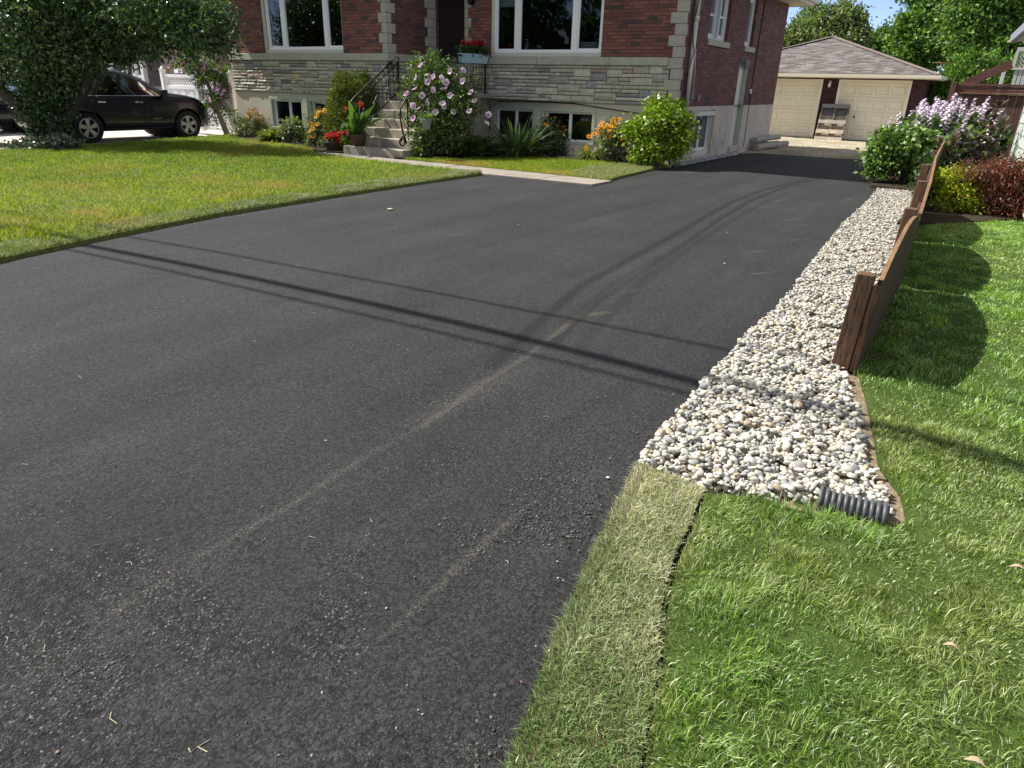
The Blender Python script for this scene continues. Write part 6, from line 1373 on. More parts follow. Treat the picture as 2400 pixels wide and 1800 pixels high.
def spikemesh(seed):
    rg = np.random.default_rng(seed); V = []; F = []; C = []; h = .42
    for a in (0, 2.1, 4.2): V += [(.004 * math.cos(a), .004 * math.sin(a), -.3)]; C.append((.14, .14, .08))
    for a in (0, 2.1, 4.2): V += [(.003 * math.cos(a), .003 * math.sin(a), h)]; C.append((.22, .18, .22))
    F += [(0, 1, 4, 3), (1, 2, 5, 4), (2, 0, 3, 5)]
    for i in range(26):
        t = (i / 26) ** .9; z = .08 + t * (h - .08); a = i * 2.4; L = .075 * (1 - .5 * t); d = np.array((math.cos(a), math.sin(a), -.55)); s = np.array((-math.sin(a), math.cos(a), 0)); p = np.array((0, 0, z)); o = len(V)
        V += [p, p + d * L * .7 + s * .020, p + d * L, p + d * L * .7 - s * .020]; k = rg.uniform(.85, 1.1); C += [tuple(np.array((.72, .62, .72)) * k)] * 4; F.append((o, o + 1, o + 2, o + 3))
    me = bpy.data.meshes.new('flower_spike'); me.from_pydata([tuple(v) for v in V], [], F); c = np.ones((len(V), 4), np.float32); c[:, :3] = C; me.color_attributes.new('Col', 'FLOAT_COLOR', 'POINT').data.foreach_set('color', c.ravel()); me.materials.append(M['petal']); return me
SP = [spikemesh(s) for s in range(3)]; rg = np.random.default_rng(104)
pts = [(2074, 305), (2100, 300), (2108, 308), (2118, 300), (2142, 285), (2149, 268), (2165, 272)] + [(2140 + 8 * i + rg.normal() * 5, 296 - 24 * math.sin(min(1, i / 9) * 1.9) + 22 * rg.random()) for i in range(17)] + rpts(105, 46, 2212, 290, 62, 26) + [*rpts(109, 22, 2292, 305, 44, 26), (2256, 265), (2272, 268), (2310, 270), (2300, 300), (2330, 300), (2325, 315)]
for x, y in pts[:98]:
    p = AT(x, y, DH + rg.normal() * .3); child('flower_spike', SP[rg.integers(3)], r_, p - np.array((0, 0, .15)), (rg.normal() * .12, rg.normal() * .12, rg.random() * 6), rg.uniform(.95, 1.3))
DP = depth(np.array((-.2, 14.4, .6))); b = np.array((-.15, 14.3, .04)); r_ = empty('purple_leaved_plant', b, 'tall dark purple leaved plant with drooping leaves behind the red shrub', 'plant')
mb = MB(); parts = []; rg = np.random.default_rng(107)
for x, y in ((2240, 325), (2205, 335), (2340, 252), (2325, 300), (2290, 330), (2265, 310), (2350, 290), (2310, 275)):
    t = AT(x, y, DP + rg.normal() * .15); g0 = np.array((t[0] + rg.normal() * .05, t[1] + rg.normal() * .1, .04)); mb.tube([g0, g0 * .4 + t * .6 + rg.normal(size=3) * .02, t], [.012, .010, .006], 5)
    for j in range(5):
        c = g0 + (t - g0) * (.45 + .55 * j / 4); v, f, cc = straps(c, 5, .28, .075, [((.075, .050, .052), 3), ((.12, .085, .08), 1.5), ((.14, .20, .05), 2.0 if y < 280 else .8)], int(x + j), .01, 1.3, .9, seg=5, wpos=.4); parts.append((v, f, cc))
V, F, C = join(parts); npmesh('drooping_leaves', V, F, M['leaf'], C, r_); mb.build('stems', M['bark'], r_)
bush('lime_shrub', 'yellow green spirea shrub behind the low fence', 'shrub', (2255, 505), [(2225, 425, 30, 28), (2262, 430, 40, 32), (2290, 445, 28, 30), (2240, 460, 40, 34), (2280, 475, 34, 26), (2210, 420, 16, 16)], 6500, .042, .026, [((0.336, 0.378, 0.0275), 4), ((0.42, 0.448, 0.033), 2), ((0.182, 0.252, 0.022), 2), ((0.588, 0.224, 0.033), 0.18)], 111, stems=6, clump=.09, per=13, shell=.6)
bush('japanese_maple', 'mounded dark red laceleaf maple by the right edge of the lawn', 'shrub', (2390, 515), [(2330, 415, 44, 26), (2375, 400, 50, 28), (2400, 440, 60, 44), (2345, 450, 44, 38), (2440, 420, 60, 60), (2370, 485, 56, 28), (2290, 402, 30, 14)], 17000, .060, .013, [((0.1458, 0.0288, 0.0174), 3), ((0.1836, 0.063, 0.0317), 2.5), ((0.0864, 0.0198, 0.0143), 3), ((0.2268, 0.09, 0.0436), 1.2), ((0.06, 0.055, 0.025), 1.5)], 112, stems=6, clump=.12, per=16, shell=.7, droop=.9, outward=.5)
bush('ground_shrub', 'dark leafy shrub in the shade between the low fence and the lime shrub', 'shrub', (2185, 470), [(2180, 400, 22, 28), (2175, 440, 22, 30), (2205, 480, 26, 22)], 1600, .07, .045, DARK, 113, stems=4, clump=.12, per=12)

# --- trees and hedge behind the garage
def backtree(name, label, px, Y, bl, n, L, pal, seed, tr=.22, **kw):
    base = FY(px, 240, Y); base[2] = -.1; D = depth(FY(px, 60, Y)); c = pxblobs(bl, D); top = max(c, key=lambda q: q[0][2])[0]
    return tree(name, label, base, bl, D, n, L, L * .62, pal, seed, [([base, base * .6 + np.array((top[0], top[1], top[2] * .7)) * .4 + (.2, 0, 0), np.array((top[0], top[1], top[2] * .85))], tr, tr * .35)], **kw)
APP = [((0.1276, 0.18, 0.0618), 3), ((0.18, 0.2326, 0.0757), 2.4), ((0.255, 0.285, 0.11), 1.6), ((0.075, 0.12, 0.0413), 3)]
backtree('apple_tree', 'pale green bushy tree rising behind the garage ridge', 1950, 41, [(1900, 70, 42, 38), (1945, 55, 40, 34), (1985, 40, 26, 32), (2000, 62, 24, 34), (1960, 90, 60, 36), (1870, 95, 50, 34), (1978, 12, 12, 14), (2006, 30, 13, 16), (2020, 44, 8, 8), (1920, 40, 26, 24), (1925, 110, 80, 30), (2010, 90, 24, 30), (1845, 120, 30, 30)], 17000, .17, APP, 121, clump=.32, per=18, shell=.4)
backtree('cedar_tree', 'dark green conical cedar top left of the pale bushy tree', 1898, 49, [(1900, 20, 16, 14), (1898, 40, 22, 22), (1895, 70, 28, 30), (1893, 110, 34, 40)], 6000, .16, BACK, 122, mat='needle', clump=.3, per=16, shell=.6)
backtree('maple_tree', 'rounded mid green tree between the garage roof and the tall trees', 2080, 52, [(2045, 95, 26, 22), (2075, 92, 30, 24), (2105, 95, 26, 26), (2060, 115, 40, 24), (2095, 120, 34, 26), (2030, 105, 18, 18)], 7000, .20, BACK, 123, clump=.4, per=18, shell=.5, group='trees behind the garage')
TALL = [((0.0878, 0.1729, 0.0338), 4), ((0.1365, 0.2457, 0.0423), 3), ((0.2145, 0.3276, 0.0592), 2.2), ((0.0585, 0.1092, 0.0338), 2)]
backtree('locust_tree', 'tall feathery green tree above the right end of the garage roof', 2160, 44, [(2140, 60, 34, 34), (2170, 30, 44, 40), (2150, 100, 50, 34), (2185, 70, 50, 44), (2200, 0, 60, 44), (2170, 130, 50, 30), (2100, 78, 12, 14), (2120, 60, 18, 16), (2215, 110, 40, 40), (2180, -40, 70, 50), (2130, 125, 30, 24)], 19000, .19, TALL, 124, clump=.42, per=22, shell=.4, group='trees behind the garage')
backtree('locust_tree', 'tallest feathery green tree at the upper right, sky showing through its crown', 2300, 38, [(2260, 30, 44, 36), (2300, 0, 60, 40), (2290, 60, 50, 34), (2330, 50, 44, 40), (2370, 20, 50, 50), (2260, 100, 44, 34), (2310, 105, 50, 34), (2355, 100, 44, 40), (2390, 70, 40, 40), (2240, 70, 30, 30), (2300, -50, 90, 40), (2400, -20, 60, 60), (2390, 130, 40, 40)], 21000, .17, TALL, 125, clump=.40, per=24, shell=.4, group='trees behind the garage')
r_, _ = bush('cedar_hedge', 'bright green feathery cedar hedge behind the tall brown fence', 'hedge', (2255, 325), [(2240, 182, 22, 32), (2262, 160, 34, 36), (2300, 170, 34, 40), (2330, 185, 24, 40), (2208, 226, 16, 38), (2240, 210, 40, 50), (2290, 215, 50, 40), (2215, 260, 34, 36), (2365, 190, 30, 50)], 18000, .16, .06, [((.11, .22, .03), 4), ((.16, .29, .04), 3), ((.06, .12, .025), 3), ((.24, .35, .06), 1)], 126, D=depth(np.array((-1.2, 33, 1.5))), mat='needle', stems=3, clump=.22, per=20, shell=.6, outward=1.0, droop=-.2)
# trees far behind that close the view
for i, (px, Y, w_) in enumerate(((40, 30, 260), (300, 40, 240), (1900, 75, 220), (2120, 80, 240), (2330, 75, 240))):
    far = i < 2; pass
for lb, px, Y, bl in (('dark leafy tree far behind the neighbouring driveway at the left edge', -40, 22, [(-60, 120, 150, 110), (40, 60, 140, 110), (-100, 0, 150, 140), (60, 170, 70, 60)]),
                      ('distant tree line clump seen behind the garage roof and cedar top', 2040, 85, [(1860, 130, 70, 40), (1960, 120, 70, 40), (2060, 118, 70, 30), (2150, 110, 80, 40), (2260, 90, 90, 50)])):
    backtree('distant_tree', lb, px, Y, bl, 9000, .0042 * Y, BACK, 130 + int(Y), clump=.011 * Y, per=18, shell=.5)
# two street trees behind the viewer, seen only as reflections in the windows
for lb, x, y, s in (('broad street tree mirrored darkly in the left front window', -33, -9, 140), ('broad street tree mirrored darkly in the left pane of the right front window', -29, -15, 141), ('broad street tree mirrored darkly in the middle pane of the right front window', -22, -17, 142), ('broad street tree mirrored darkly in the right pane of the right front window', -15, -18, 143)):
    root = empty('street_tree', (x, y, 0), lb, 'tree'); bl = [((x + a, y + b_, z), r) for a, b_, z, r in ((0, 0, 7, (3.6, 3.6, 3)), (2, 1, 5, 2.6), (-2, -1, 5, 2.6), (1, -1, 9.5, 2.6), (-1.5, 1, 9, 2.4), (3.2, -1, 3.6, 2), (-3.2, 0, 3.8, 2), (0, 0, 3, 2.2))]
    V, F, C = cloud(bl, 15000, .30, .19, BACK, s, clump=.5, per=18, shell=.4); npmesh('crown', V, F, M['leaf'], C, root); MB().tube([(x, y, -.1), (x + .1, y, 2.5), (x, y, 6)], [.3, .22, .1], 8).build('trunk', M['bark'], root)
# ------------------------------------------------------------------ grass
def blades(x, y, z0, h, wd, lean, az, col, seg=2):
    n = len(x); P = np.stack([x, y, z0], 1); hd = np.stack([np.cos(az), np.sin(az), np.zeros(n)], 1); sd_ = np.stack([-np.sin(az), np.cos(az), np.zeros(n)], 1)
    # turn the flat of each blade at random
    rt = rng.random(n) * np.pi; sd_ = sd_ * np.cos(rt)[:, None] + hd * np.sin(rt)[:, None] * .6
    m_ = P + hd * (h * lean * .35)[:, None] + np.array([0, 0, 1.0]) * (h * .6)[:, None]; t = P + hd * (h * lean)[:, None] + np.array([0, 0, 1.0]) * (h * (1 - .25 * lean))[:, None]
    wv = (wd / 2)[:, None]
    V = np.stack([P - sd_ * wv, P + sd_ * wv, m_ + sd_ * wv * .75, m_ - sd_ * wv * .75, t], 1).reshape(-1, 3); o = np.arange(n)[:, None] * 5
    return V, o + np.array([[0, 1, 2, 3]]), o + np.array([[3, 2, 4]]), np.repeat(col, 5, 0)
def scatter(poly, dens, seed):
    rg = np.random.default_rng(seed); p = np.array(poly); a, b = p.min(0), p.max(0); n = int(dens * (b - a).prod()); x = a[0] + (b[0] - a[0]) * rg.random(n); y = a[1] + (b[1] - a[1]) * rg.random(n); k = inpoly(x, y, poly); return x[k], y[k], rg
def pal_mix(rg, n, pal, t):
    """t 0..1 picks along a palette of colours, with jitter"""
    P = np.array(pal); u = np.clip(t + .16 * rg.normal(size=n), 0, .999) * (len(P) - 1); i = u.astype(int); f = (u - i)[:, None]
    return (P[i] * (1 - f) + P[np.minimum(i + 1, len(P) - 1)] * f) * (1 + .22 * rg.normal(size=(n, 1))).clip(.4, 1.7)
def lawn(name, label, poly, dens, seed, fn):
    x, y, rg = scatter(poly, dens, seed); keep, h, wd, lean, az, col, z0 = fn(x, y, rg); k = keep
    V, F4, F3, C = blades(x[k], y[k], z0[k], h[k], wd[k], lean[k], az[k], col[k])
    o = npmesh(name, V, [F4, F3], M['lushblade' if 'lush' in label else 'blade'], C); tag(o, label, 'grass', kind='stuff'); return o
def f_left(x, y, rg):
    n = len(x); p = vnoise(x, y, 1.6, 51); q = vnoise(x, y, .45, 52); d = vnoise(x, y, .9, 53)
    dry = np.clip((d - .60) * 3, 0, 1) * .55
    for px, py, r in ((215, 508, .35), (190, 445, .25), (640, 440, .5), (420, 545, .5), (300, 535, .4)): c = G(px, py); dry = np.maximum(dry, .9 * np.exp(-(((x - c[0]) / r) ** 2 + ((y - c[1]) / (r * .7)) ** 2)))
    tuft = vnoise(x, y, .13, 48); big_ = vnoise(x, y, 2.6, 47); t = np.clip(.42 * p + .34 * q + .75 * (tuft - .5) + .4 * (big_ - .5), 0, 1)
    col = pal_mix(rg, n, [(.10, .175, .014), (.175, .26, .018), (.265, .325, .026), (.37, .385, .055)], t)
    col = col * (1 - dry[:, None]) + np.array([.40, .28, .10]) * dry[:, None] * (1 + .15 * rg.normal(size=(n, 1)))
    h = (.024 + .022 * q + .026 * tuft) * (.6 + .7 * rg.random(n)); rough = np.exp(-((polydist(x, y, LAWN_L) - .6) / .5) ** 2) * np.clip((7.5 - y) / 3, 0, 1); h *= 1 + .5 * rough
    return np.ones(n, bool), h, .0065 + .004 * rg.random(n), .3 + .9 * rg.random(n), rg.random(n) * 6.283, col, np.full(n, .03)
lawn('grass', 'sunny yellow green mown lawn left of the driveway', LAWN_LEFT, 1700, 201, f_left)
def f_mid(x, y, rg):
    n = len(x); p = vnoise(x, y, 1.0, 54); q = vnoise(x, y, .3, 55); dry = np.clip(1 - (y - 11.2) / .9, 0, 1) * np.clip((vnoise(x, y, .7, 56) - .22) * 2.2, 0, 1) * (x > -9.3) * .9
    sod = ((x > -6.9 + .5 * vnoise(x, y, .5, 57)) & (y < 14.2)).astype(float) * np.clip(((y - 11.2) - (x + 6.2) * -1.2) / .3, 0, 1) * np.clip((x + 6.75) / .2, 0, 1)
    col = pal_mix(rg, n, [(.16, .235, .016), (.22, .30, .02), (.30, .355, .03)], .5 * p + .5 * q)
    col = col * (1 - dry[:, None]) + np.array([.42, .29, .09]) * dry[:, None]; col = col * (1 - sod[:, None]) + np.array([.27, .29, .14]) * sod[:, None] * (1 + .2 * rg.normal(size=(n, 1)))
    return np.ones(n, bool), (.03 + .03 * q) * (.7 + .6 * rg.random(n)), .006 + .004 * rg.random(n), .3 + .8 * rg.random(n), rg.random(n) * 6.283, col, np.full(n, .03)
lawn('grass', 'small patch of lawn between the front path and the flower bed', LAWN_MID, 3600, 202, f_mid)
# pale laid turf along the left edge of the drive
edge = [(a, b) for a, b in LAWN_L if b > -3]; TURF_L = edge + [(a - (.44 if b > 1 else .34) - .06 * math.sin(b * 2), b) for a, b in edge[::-1]]
def f_sodl(x, y, rg):
    n = len(x); q = vnoise(x, y, .25, 58); col = pal_mix(rg, n, [(.14, .175, .085), (.20, .235, .125), (.28, .305, .18), (.38, .39, .26)], .25 + .5 * q)
    return np.ones(n, bool), (.022 + .045 * q * vnoise(x, y, .6, 49) * 1.6) * (.7 + .6 * rg.random(n)), .006 + .004 * rg.random(n), .4 + .8 * rg.random(n), rg.random(n) * 6.283, col, np.full(n, .032)
lawn('turf_strip', 'greyish green strip of newly laid turf along the left edge of the driveway', TURF_L, 6500, 203, f_sodl)
# near strip of laid turf on the right
def f_sodr(x, y, rg):
    n = len(x); q = vnoise(x, y, .09, 59); p = vnoise(x, y, .35, 60); far = np.clip((y - 1.0) / 1.4, 0, 1)
    dryt = np.clip(.50 * far + .30 * p + .30 * q - .02, 0, 1); col = pal_mix(rg, n, [(.09, .17, .035), (.165, .245, .075), (.27, .325, .15), (.46, .45, .30), (.64, .60, .43)], dryt * .9)
    e = polydist(x, y, [(-.46, .1), (-.61, .97), (-.71, 1.32), (-.83, 1.84), (-.945, 2.45)]); az = np.where(e < .05, np.pi + rg.normal(size=n) * .8, rg.random(n) * 6.283)
    return np.ones(n, bool), (.016 + .012 * q) * (.55 + .9 * rg.random(n)), .0026 + .0018 * rg.random(n), .2 + 1.2 * rg.random(n), az, col, np.full(n, .026)
lawn('turf_strip', 'pale dry strip of newly laid turf beside the driveway in the right foreground', SOD, 56000, 204, f_sodr)
# lush lawn on the right
MID = [(-.375, 1.39), (-.445, 1.58), (-.525, 2.1), (-.60, 2.38), (-.48, 2.48), (-.22, 2.50), (.03, 2.6)]
def f_right(x, y, rg):
    n = len(x); q = vnoise(x, y, .16, 61); p = vnoise(x, y, .5, 62); r = vnoise(x, y, .07, 63)
    d = np.hypot(x, y); near = np.clip(1 - (y - 1.8) / 2.2, 0, 1)
    bare = np.zeros(n)
    for px, py, a, b in ((2120, 1220, .10, .06), (2160, 1265, .08, .07), (2060, 1090, .05, .12), (2025, 960, .05, .22), (1955, 1290, .05, .05), (1990, 900, .06, .10)): c = G(px, py); bare = np.maximum(bare, np.exp(-(((x - c[0]) / a) ** 2 + ((y - c[1]) / b) ** 2)))
    bare = np.maximum(bare, .8 * np.exp(-(polydist(x, y, [(.02, 2.6), (.0, 2.85), (-.11, 3.06), (-.18, 3.4), (-.25, 3.72), (-.38, 4.12)]) / .03) ** 2))
    keep = (rg.random(n) > bare * 1.15) & (rg.random(n) < .24 + 1.35 * vnoise(x, y, .07, 67))
    SEAM = [(-.15, .1), (-.305, 1.0), (-.38, 1.29), (-.425, 1.46), (-.465, 1.57), (-.512, 1.72), (-.562, 1.94), (-.583, 2.11), (-.63, 2.40), (-.63, 2.41)]
    gap = (x < interp(SEAM, y)) & (y < 2.4); keep &= ~gap | (vnoise(np.full(n, 3.), y, .10, 70) > .52); farb = (1 + .28 * np.clip((y - 3.2) / 2.5, 0, 1))[:, None]
    dry = np.clip((p - .60) * 2.6, 0, 1) * .45 + .75 * bare + .45 * np.exp(-(polydist(x, y, [(-.15, .1), (-.305, 1.0), (-.425, 1.46), (-.512, 1.72), (-.583, 2.11)]) / .035) ** 2) + .25 * (y < 1.5) * vnoise(x, y, .3, 66)
    col = pal_mix(rg, n, [(.065, .15, .020), (.125, .245, .034), (.21, .345, .055), (.32, .46, .10)], np.clip(.6 * q + .25 * r + .25 * (y > 2.6) * near, 0, 1))
    col = col * farb; dd = np.clip(dry * (.4 + 1.1 * rg.random(n)), 0, 1)[:, None]; col = col * (1 - dd) + np.array([.34, .31, .14]) * dd
    lush = np.clip(q * 1.5 - .25, 0, 1); h = (.60 + .8 * vnoise(x, y, .085, 68)) * (.019 + .028 * lush * (1 - .75 * np.clip(dry, 0, 1))) * (.5 + .9 * rg.random(n)); col = col * (1 + .22 * rg.normal(size=(n, 1))).clip(.5, 1.7); pale = (rg.random(n) < .15)[:, None]; col = np.where(pale, np.array([.46, .50, .27]) * (.7 + .6 * rg.random((n, 1))), col); h = h * (1 + .7 * np.exp(-((y - 2.47) / .07) ** 2) * (x > -.62) * (x < .05))  # pale blades: dry ones, plus bright glints put into the blade colour
    az0 = vnoise(x, y, .16, 64) * 14.0; az = az0 + rg.normal(size=n) * 1.5; lean = (.35 + .7 * vnoise(x, y, .1, 65)) * (.4 + 1.1 * rg.random(n))
    wd = np.where(y < 3, .0030, np.where(y < 5.5, .0045, .0065)) * (.7 + .7 * rg.random(n))
    return keep, h * np.where(y > 4.5, .8, 1), wd, lean, az, col, np.full(n, .018)
near_poly = [(-.165, .2), (-.33, 1.0), (-.405, 1.29), (-.45, 1.46), (-.49, 1.57), (-.54, 1.72), (-.588, 1.94), (-.603, 2.11), (-.645, 2.38), (-.46, 2.47), (-.22, 2.49), (.02, 2.57), (.06, 2.66), (.02, 2.85), (-.09, 3.06), (-.16, 3.4), (-.2, 3.6), (1.3, 3.6), (1.0, .2)]
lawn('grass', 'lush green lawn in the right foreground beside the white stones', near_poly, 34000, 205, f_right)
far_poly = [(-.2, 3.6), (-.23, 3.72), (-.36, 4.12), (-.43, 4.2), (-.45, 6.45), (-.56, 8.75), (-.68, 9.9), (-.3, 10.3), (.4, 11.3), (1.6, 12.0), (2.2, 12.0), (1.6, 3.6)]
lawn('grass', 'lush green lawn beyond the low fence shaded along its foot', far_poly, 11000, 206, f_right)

# ------------------------------------------------------------------ river stones
def stone_variant(seed, sub):
    rg = np.random.default_rng(seed); bm = bmesh.new(); bmesh.ops.create_icosphere(bm, subdivisions=sub, radius=1.0)
    V = np.array([v.co[:] for v in bm.verts]); F = np.array([[v.index for v in f.verts] for f in bm.faces]); bm.free()
    s = np.array([1.0, rg.uniform(.58, .95), rg.uniform(.36, .62)]); d = np.ones(len(V))
    for k in range(5): a = unit(rg.normal(size=(1, 3)))[0]; d += .07 * rg.normal() * np.sin(2.2 * (V @ a) + rg.random() * 6)
    for k in range(rg.integers(2, 7)):      # worn flats
        a = unit(rg.normal(size=(1, 3)))[0]; c = rg.uniform(.72, .92); t = V @ a; V = np.where((t > c)[:, None], V - a * (t - c)[:, None] * .85, V)
    return V * d[:, None] * s, F
NV = 14
VAR2 = [stone_variant(s, 2) for s in range(NV)]; VAR3 = [stone_variant(s, 3) for s in range(NV)]
STRIP = [(-.955, 2.47), (-.975, 2.65), (-1.0, 3.0), (-1.03, 3.61), (-1.06, 4.4), (-1.07, 5.2), (-1.11, 6.0), (-1.20, 7.1), (-1.36, 9.7), (-1.44, 12.2), (-1.52, 13.7), (-1.2, 13.9), (-.86, 13.9)] + [(a + .0, b) for a, b in FENCE[::-1] if b < 13] + [(-.42, 4.1), (-.29, 3.72), (-.21, 3.4), (-.14, 3.06), (-.04, 2.85), (.01, 2.70), (-.05, 2.68), (-.24, 2.64), (-.30, 2.54), (-.42, 2.49), (-.62, 2.44), (-.78, 2.46), (-.90, 2.47)]
tag(MB().prism(STRIP, -.1, .008).build('stone_bed', M['pebbledirt']), kind='structure')
rg = np.random.default_rng(301)
x, y, _ = scatter(STRIP, 6500, 302)
grow = np.clip(1 - (y - 5.5) / 6, .0, 1)                # farther stones are smaller and laid thinner
k = rg.random(len(x)) < (.30 + .34 * grow); x, y = x[k], y[k]; n = len(x)
R = (.0070 + .0135 * rg.random(n) ** 1.5) * np.where(rg.random(n) < .10, 1.45, 1) * (.80 + .2 * np.clip(1 - (y - 6) / 6, 0, 1)) * np.where(y < 4.2, 1.08, 1)
order = np.argsort(-R * rg.uniform(.6, 1.4, n)); x, y, R = x[order], y[order], R[order]
cs = .012; gx0, gy0 = -2.0, 2.2; H = np.full((int(2.3 / cs), int(12.2 / cs)), .006)
Z = np.zeros(n)
off = [(i, j) for i in range(-3, 4) for j in range(-3, 4)]; OI = np.array([o[0] for o in off]); OJ = np.array([o[1] for o in off]); OD = np.hypot(OI, OJ) * cs
alive = np.ones(n, bool)
for i in range(n):
    a, b = int((x[i] - gx0) / cs), int((y[i] - gy0) / cs); m_ = OD < R[i] * .95; ai = np.clip(a + OI[m_], 0, H.shape[0] - 1); bi = np.clip(b + OJ[m_], 0, H.shape[1] - 1)
    hh = H[ai, bi]; c = hh.mean() * .6 + np.sort(hh)[-max(1, len(hh) // 4):].mean() * .4; Z[i] = c + R[i] * .40
    if c > .055: alive[i] = False; continue
    H[ai, bi] = np.maximum(hh, Z[i] + R[i] * .55 * np.sqrt(np.clip(1 - (OD[m_] / R[i]) ** 2, 0, 1)))
x, y, R, Z = x[alive], y[alive], R[alive], Z[alive]; n = len(x)
PALS = {'cream': (.47, .43, .345), 'pale': (.52, .49, .42), 'grey': (.30, .305, .29), 'tan': (.42, .33, .215), 'dark': (.18, .185, .18)}
kk = rg.choice(5, n, p=[.31, .37, .24, .04, .04]); names = list(PALS); base = np.array([PALS[q] for q in names])[kk] * (1 + .10 * rg.normal(size=(n, 1))).clip(.7, 1.2)
M['stone_v'] = vcol('river stone', .72, 0, .35, bmp=.35, bscale=120, nvar=.16, bdist=.002)
dist = np.array([depth((a, b, .05)) for a, b in zip(x, y)]); vis = np.array([0 <= (1200 + FPX * ((np.array((a, b, c)) - CAM) @ cR) / d) <= 2400 for a, b, c, d in zip(x, y, Z, dist)])
top = np.array([H[min(max(int((a - gx0) / cs), 0), H.shape[0] - 1), min(int((b - gy0) / cs), H.shape[1] - 1)] <= c + r * .7 for a, b, c, r in zip(x, y, Z, R)])
score = np.where(vis & top, R / dist, 0); pick = np.argsort(-score)[:300]; isp = np.zeros(n, bool); isp[pick] = True
def rotm(a, b, c):
    ca, sa, cb, sb, cc, sc_ = math.cos(a), math.sin(a), math.cos(b), math.sin(b), math.cos(c), math.sin(c)
    return np.array([[cc, -sc_, 0], [sc_, cc, 0], [0, 0, 1]]) @ np.array([[cb, 0, sb], [0, 1, 0], [-sb, 0, cb]]) @ np.array([[1, 0, 0], [0, ca, -sa], [0, sa, ca]])
ang = np.stack([rg.normal(size=n) * .35, rg.normal(size=n) * .35, rg.random(n) * 6.283], 1); var = rg.integers(0, NV, n)
VV = []; FF = []; CC = []; o = 0
for i in np.nonzero(~isp)[0]:
    v, f = VAR2[var[i]]; VV.append((v * R[i] * 1.08) @ rotm(*ang[i]).T + (x[i], y[i], Z[i])); FF.append(f + o); CC.append(np.repeat(base[i][None], len(v), 0)); o += len(v)
tag(npmesh('river_gravel', np.concatenate(VV), np.concatenate(FF), M['stone_v'], np.concatenate(CC), smooth=True), 'strip of rounded pale river stones between the driveway and the low fence', 'gravel', kind='stuff')
LB = {'cream': 'rounded cream river stone in the strip beside the driveway', 'pale': 'rounded off white river stone in the strip beside the driveway', 'grey': 'rounded mid grey river stone in the strip beside the driveway', 'tan': 'rounded tan brown river stone in the strip beside the driveway', 'dark': 'rounded dark slate grey river stone in the strip beside the driveway'}
cache = {}
for i in pick:
    key = (var[i], kk[i])
    if key not in cache:
        v, f = VAR3[var[i]]; me = bpy.data.meshes.new('river_stone'); me.from_pydata([tuple(q) for q in v], [], [tuple(int(t) for t in q) for q in f]); c = np.ones((len(v), 4), np.float32); c[:, :3] = base[i]
        me.color_attributes.new('Col', 'FLOAT_COLOR', 'POINT').data.foreach_set('color', c.ravel()); me.polygons.foreach_set('use_smooth', np.ones(len(f), bool)); me.materials.append(M['stone_v']); cache[key] = me
    ob = bpy.data.objects.new('river_stone', cache[key]); COL.objects.link(ob); ob.location = (x[i], y[i], Z[i]); ob.rotation_euler = tuple(ang[i]); r_ = R[i] * 1.08; ob.scale = (r_, r_, r_)
    tag(ob, LB[names[kk[i]]], 'stone', names[kk[i]] + ' river stones')
# small dark stones along the house wall
xs_, ys_, _ = scatter([(-5.61, 14.55), (-5.42, 14.62), (-5.36, 18.4), (-5.60, 18.7)], 900, 305); VV = []; FF = []; CC = []; o = 0
for a, b in zip(xs_, ys_):
    v, f = VAR2[rg.integers(NV)]; r_ = rg.uniform(.018, .034); VV.append((v * r_) @ rotm(*(rg.normal(size=3))).T + (a, b, .02 + .02 * rg.random())); FF.append(f + o); CC.append(np.repeat((np.array((.36, .37, .39)) * rg.uniform(.5, 1.5))[None], len(v), 0)); o += len(v)
tag(npmesh('wall_gravel', np.concatenate(VV), np.concatenate(FF), M['stone_v'], np.concatenate(CC), smooth=True), 'narrow band of small grey stones along the foot of the house side wall', 'gravel', kind='stuff')
# aggregate standing proud where the mat is open, mostly near the kerb end of the drive
CP, CC_ = COARSE; rg = np.random.default_rng(310)
wgt = np.clip(CC_ - .12, 0, 1) * (np.hypot(CP[:, 0] + 1.5, CP[:, 1] - .8) < 3.6) * (CP[:, 1] > .1) * (CP[:, 0] < interp(EDGE_R, CP[:, 1]) - .06)
ci = rg.choice(len(CP), 15000, p=wgt / wgt.sum()); px_ = CP[ci] + rg.normal(size=(15000, 2)) * .012
ci2 = rg.choice(len(CP), 9000, p=(lambda q: q / q.sum())((np.hypot(CP[:, 0] + 1.5, CP[:, 1] - .8) < 3.8) * (CP[:, 1] > .1) * (CP[:, 0] < interp(EDGE_R, CP[:, 1]) - .06) * 1.0)); px_ = np.concatenate([px_, CP[ci2] + rg.normal(size=(9000, 2)) * .012])
VAR1 = [stone_variant(900 + s_, 1) for s_ in range(10)]; nst = len(px_); rr = np.concatenate([.0022 + .0046 * rg.random(15000) ** 1.7, .0015 + .0018 * rg.random(9000)]); vi = rg.integers(0, 10, nst); an = rg.random((nst, 3)) * 6.283
VV = []; FF = []; CC = []; o = 0
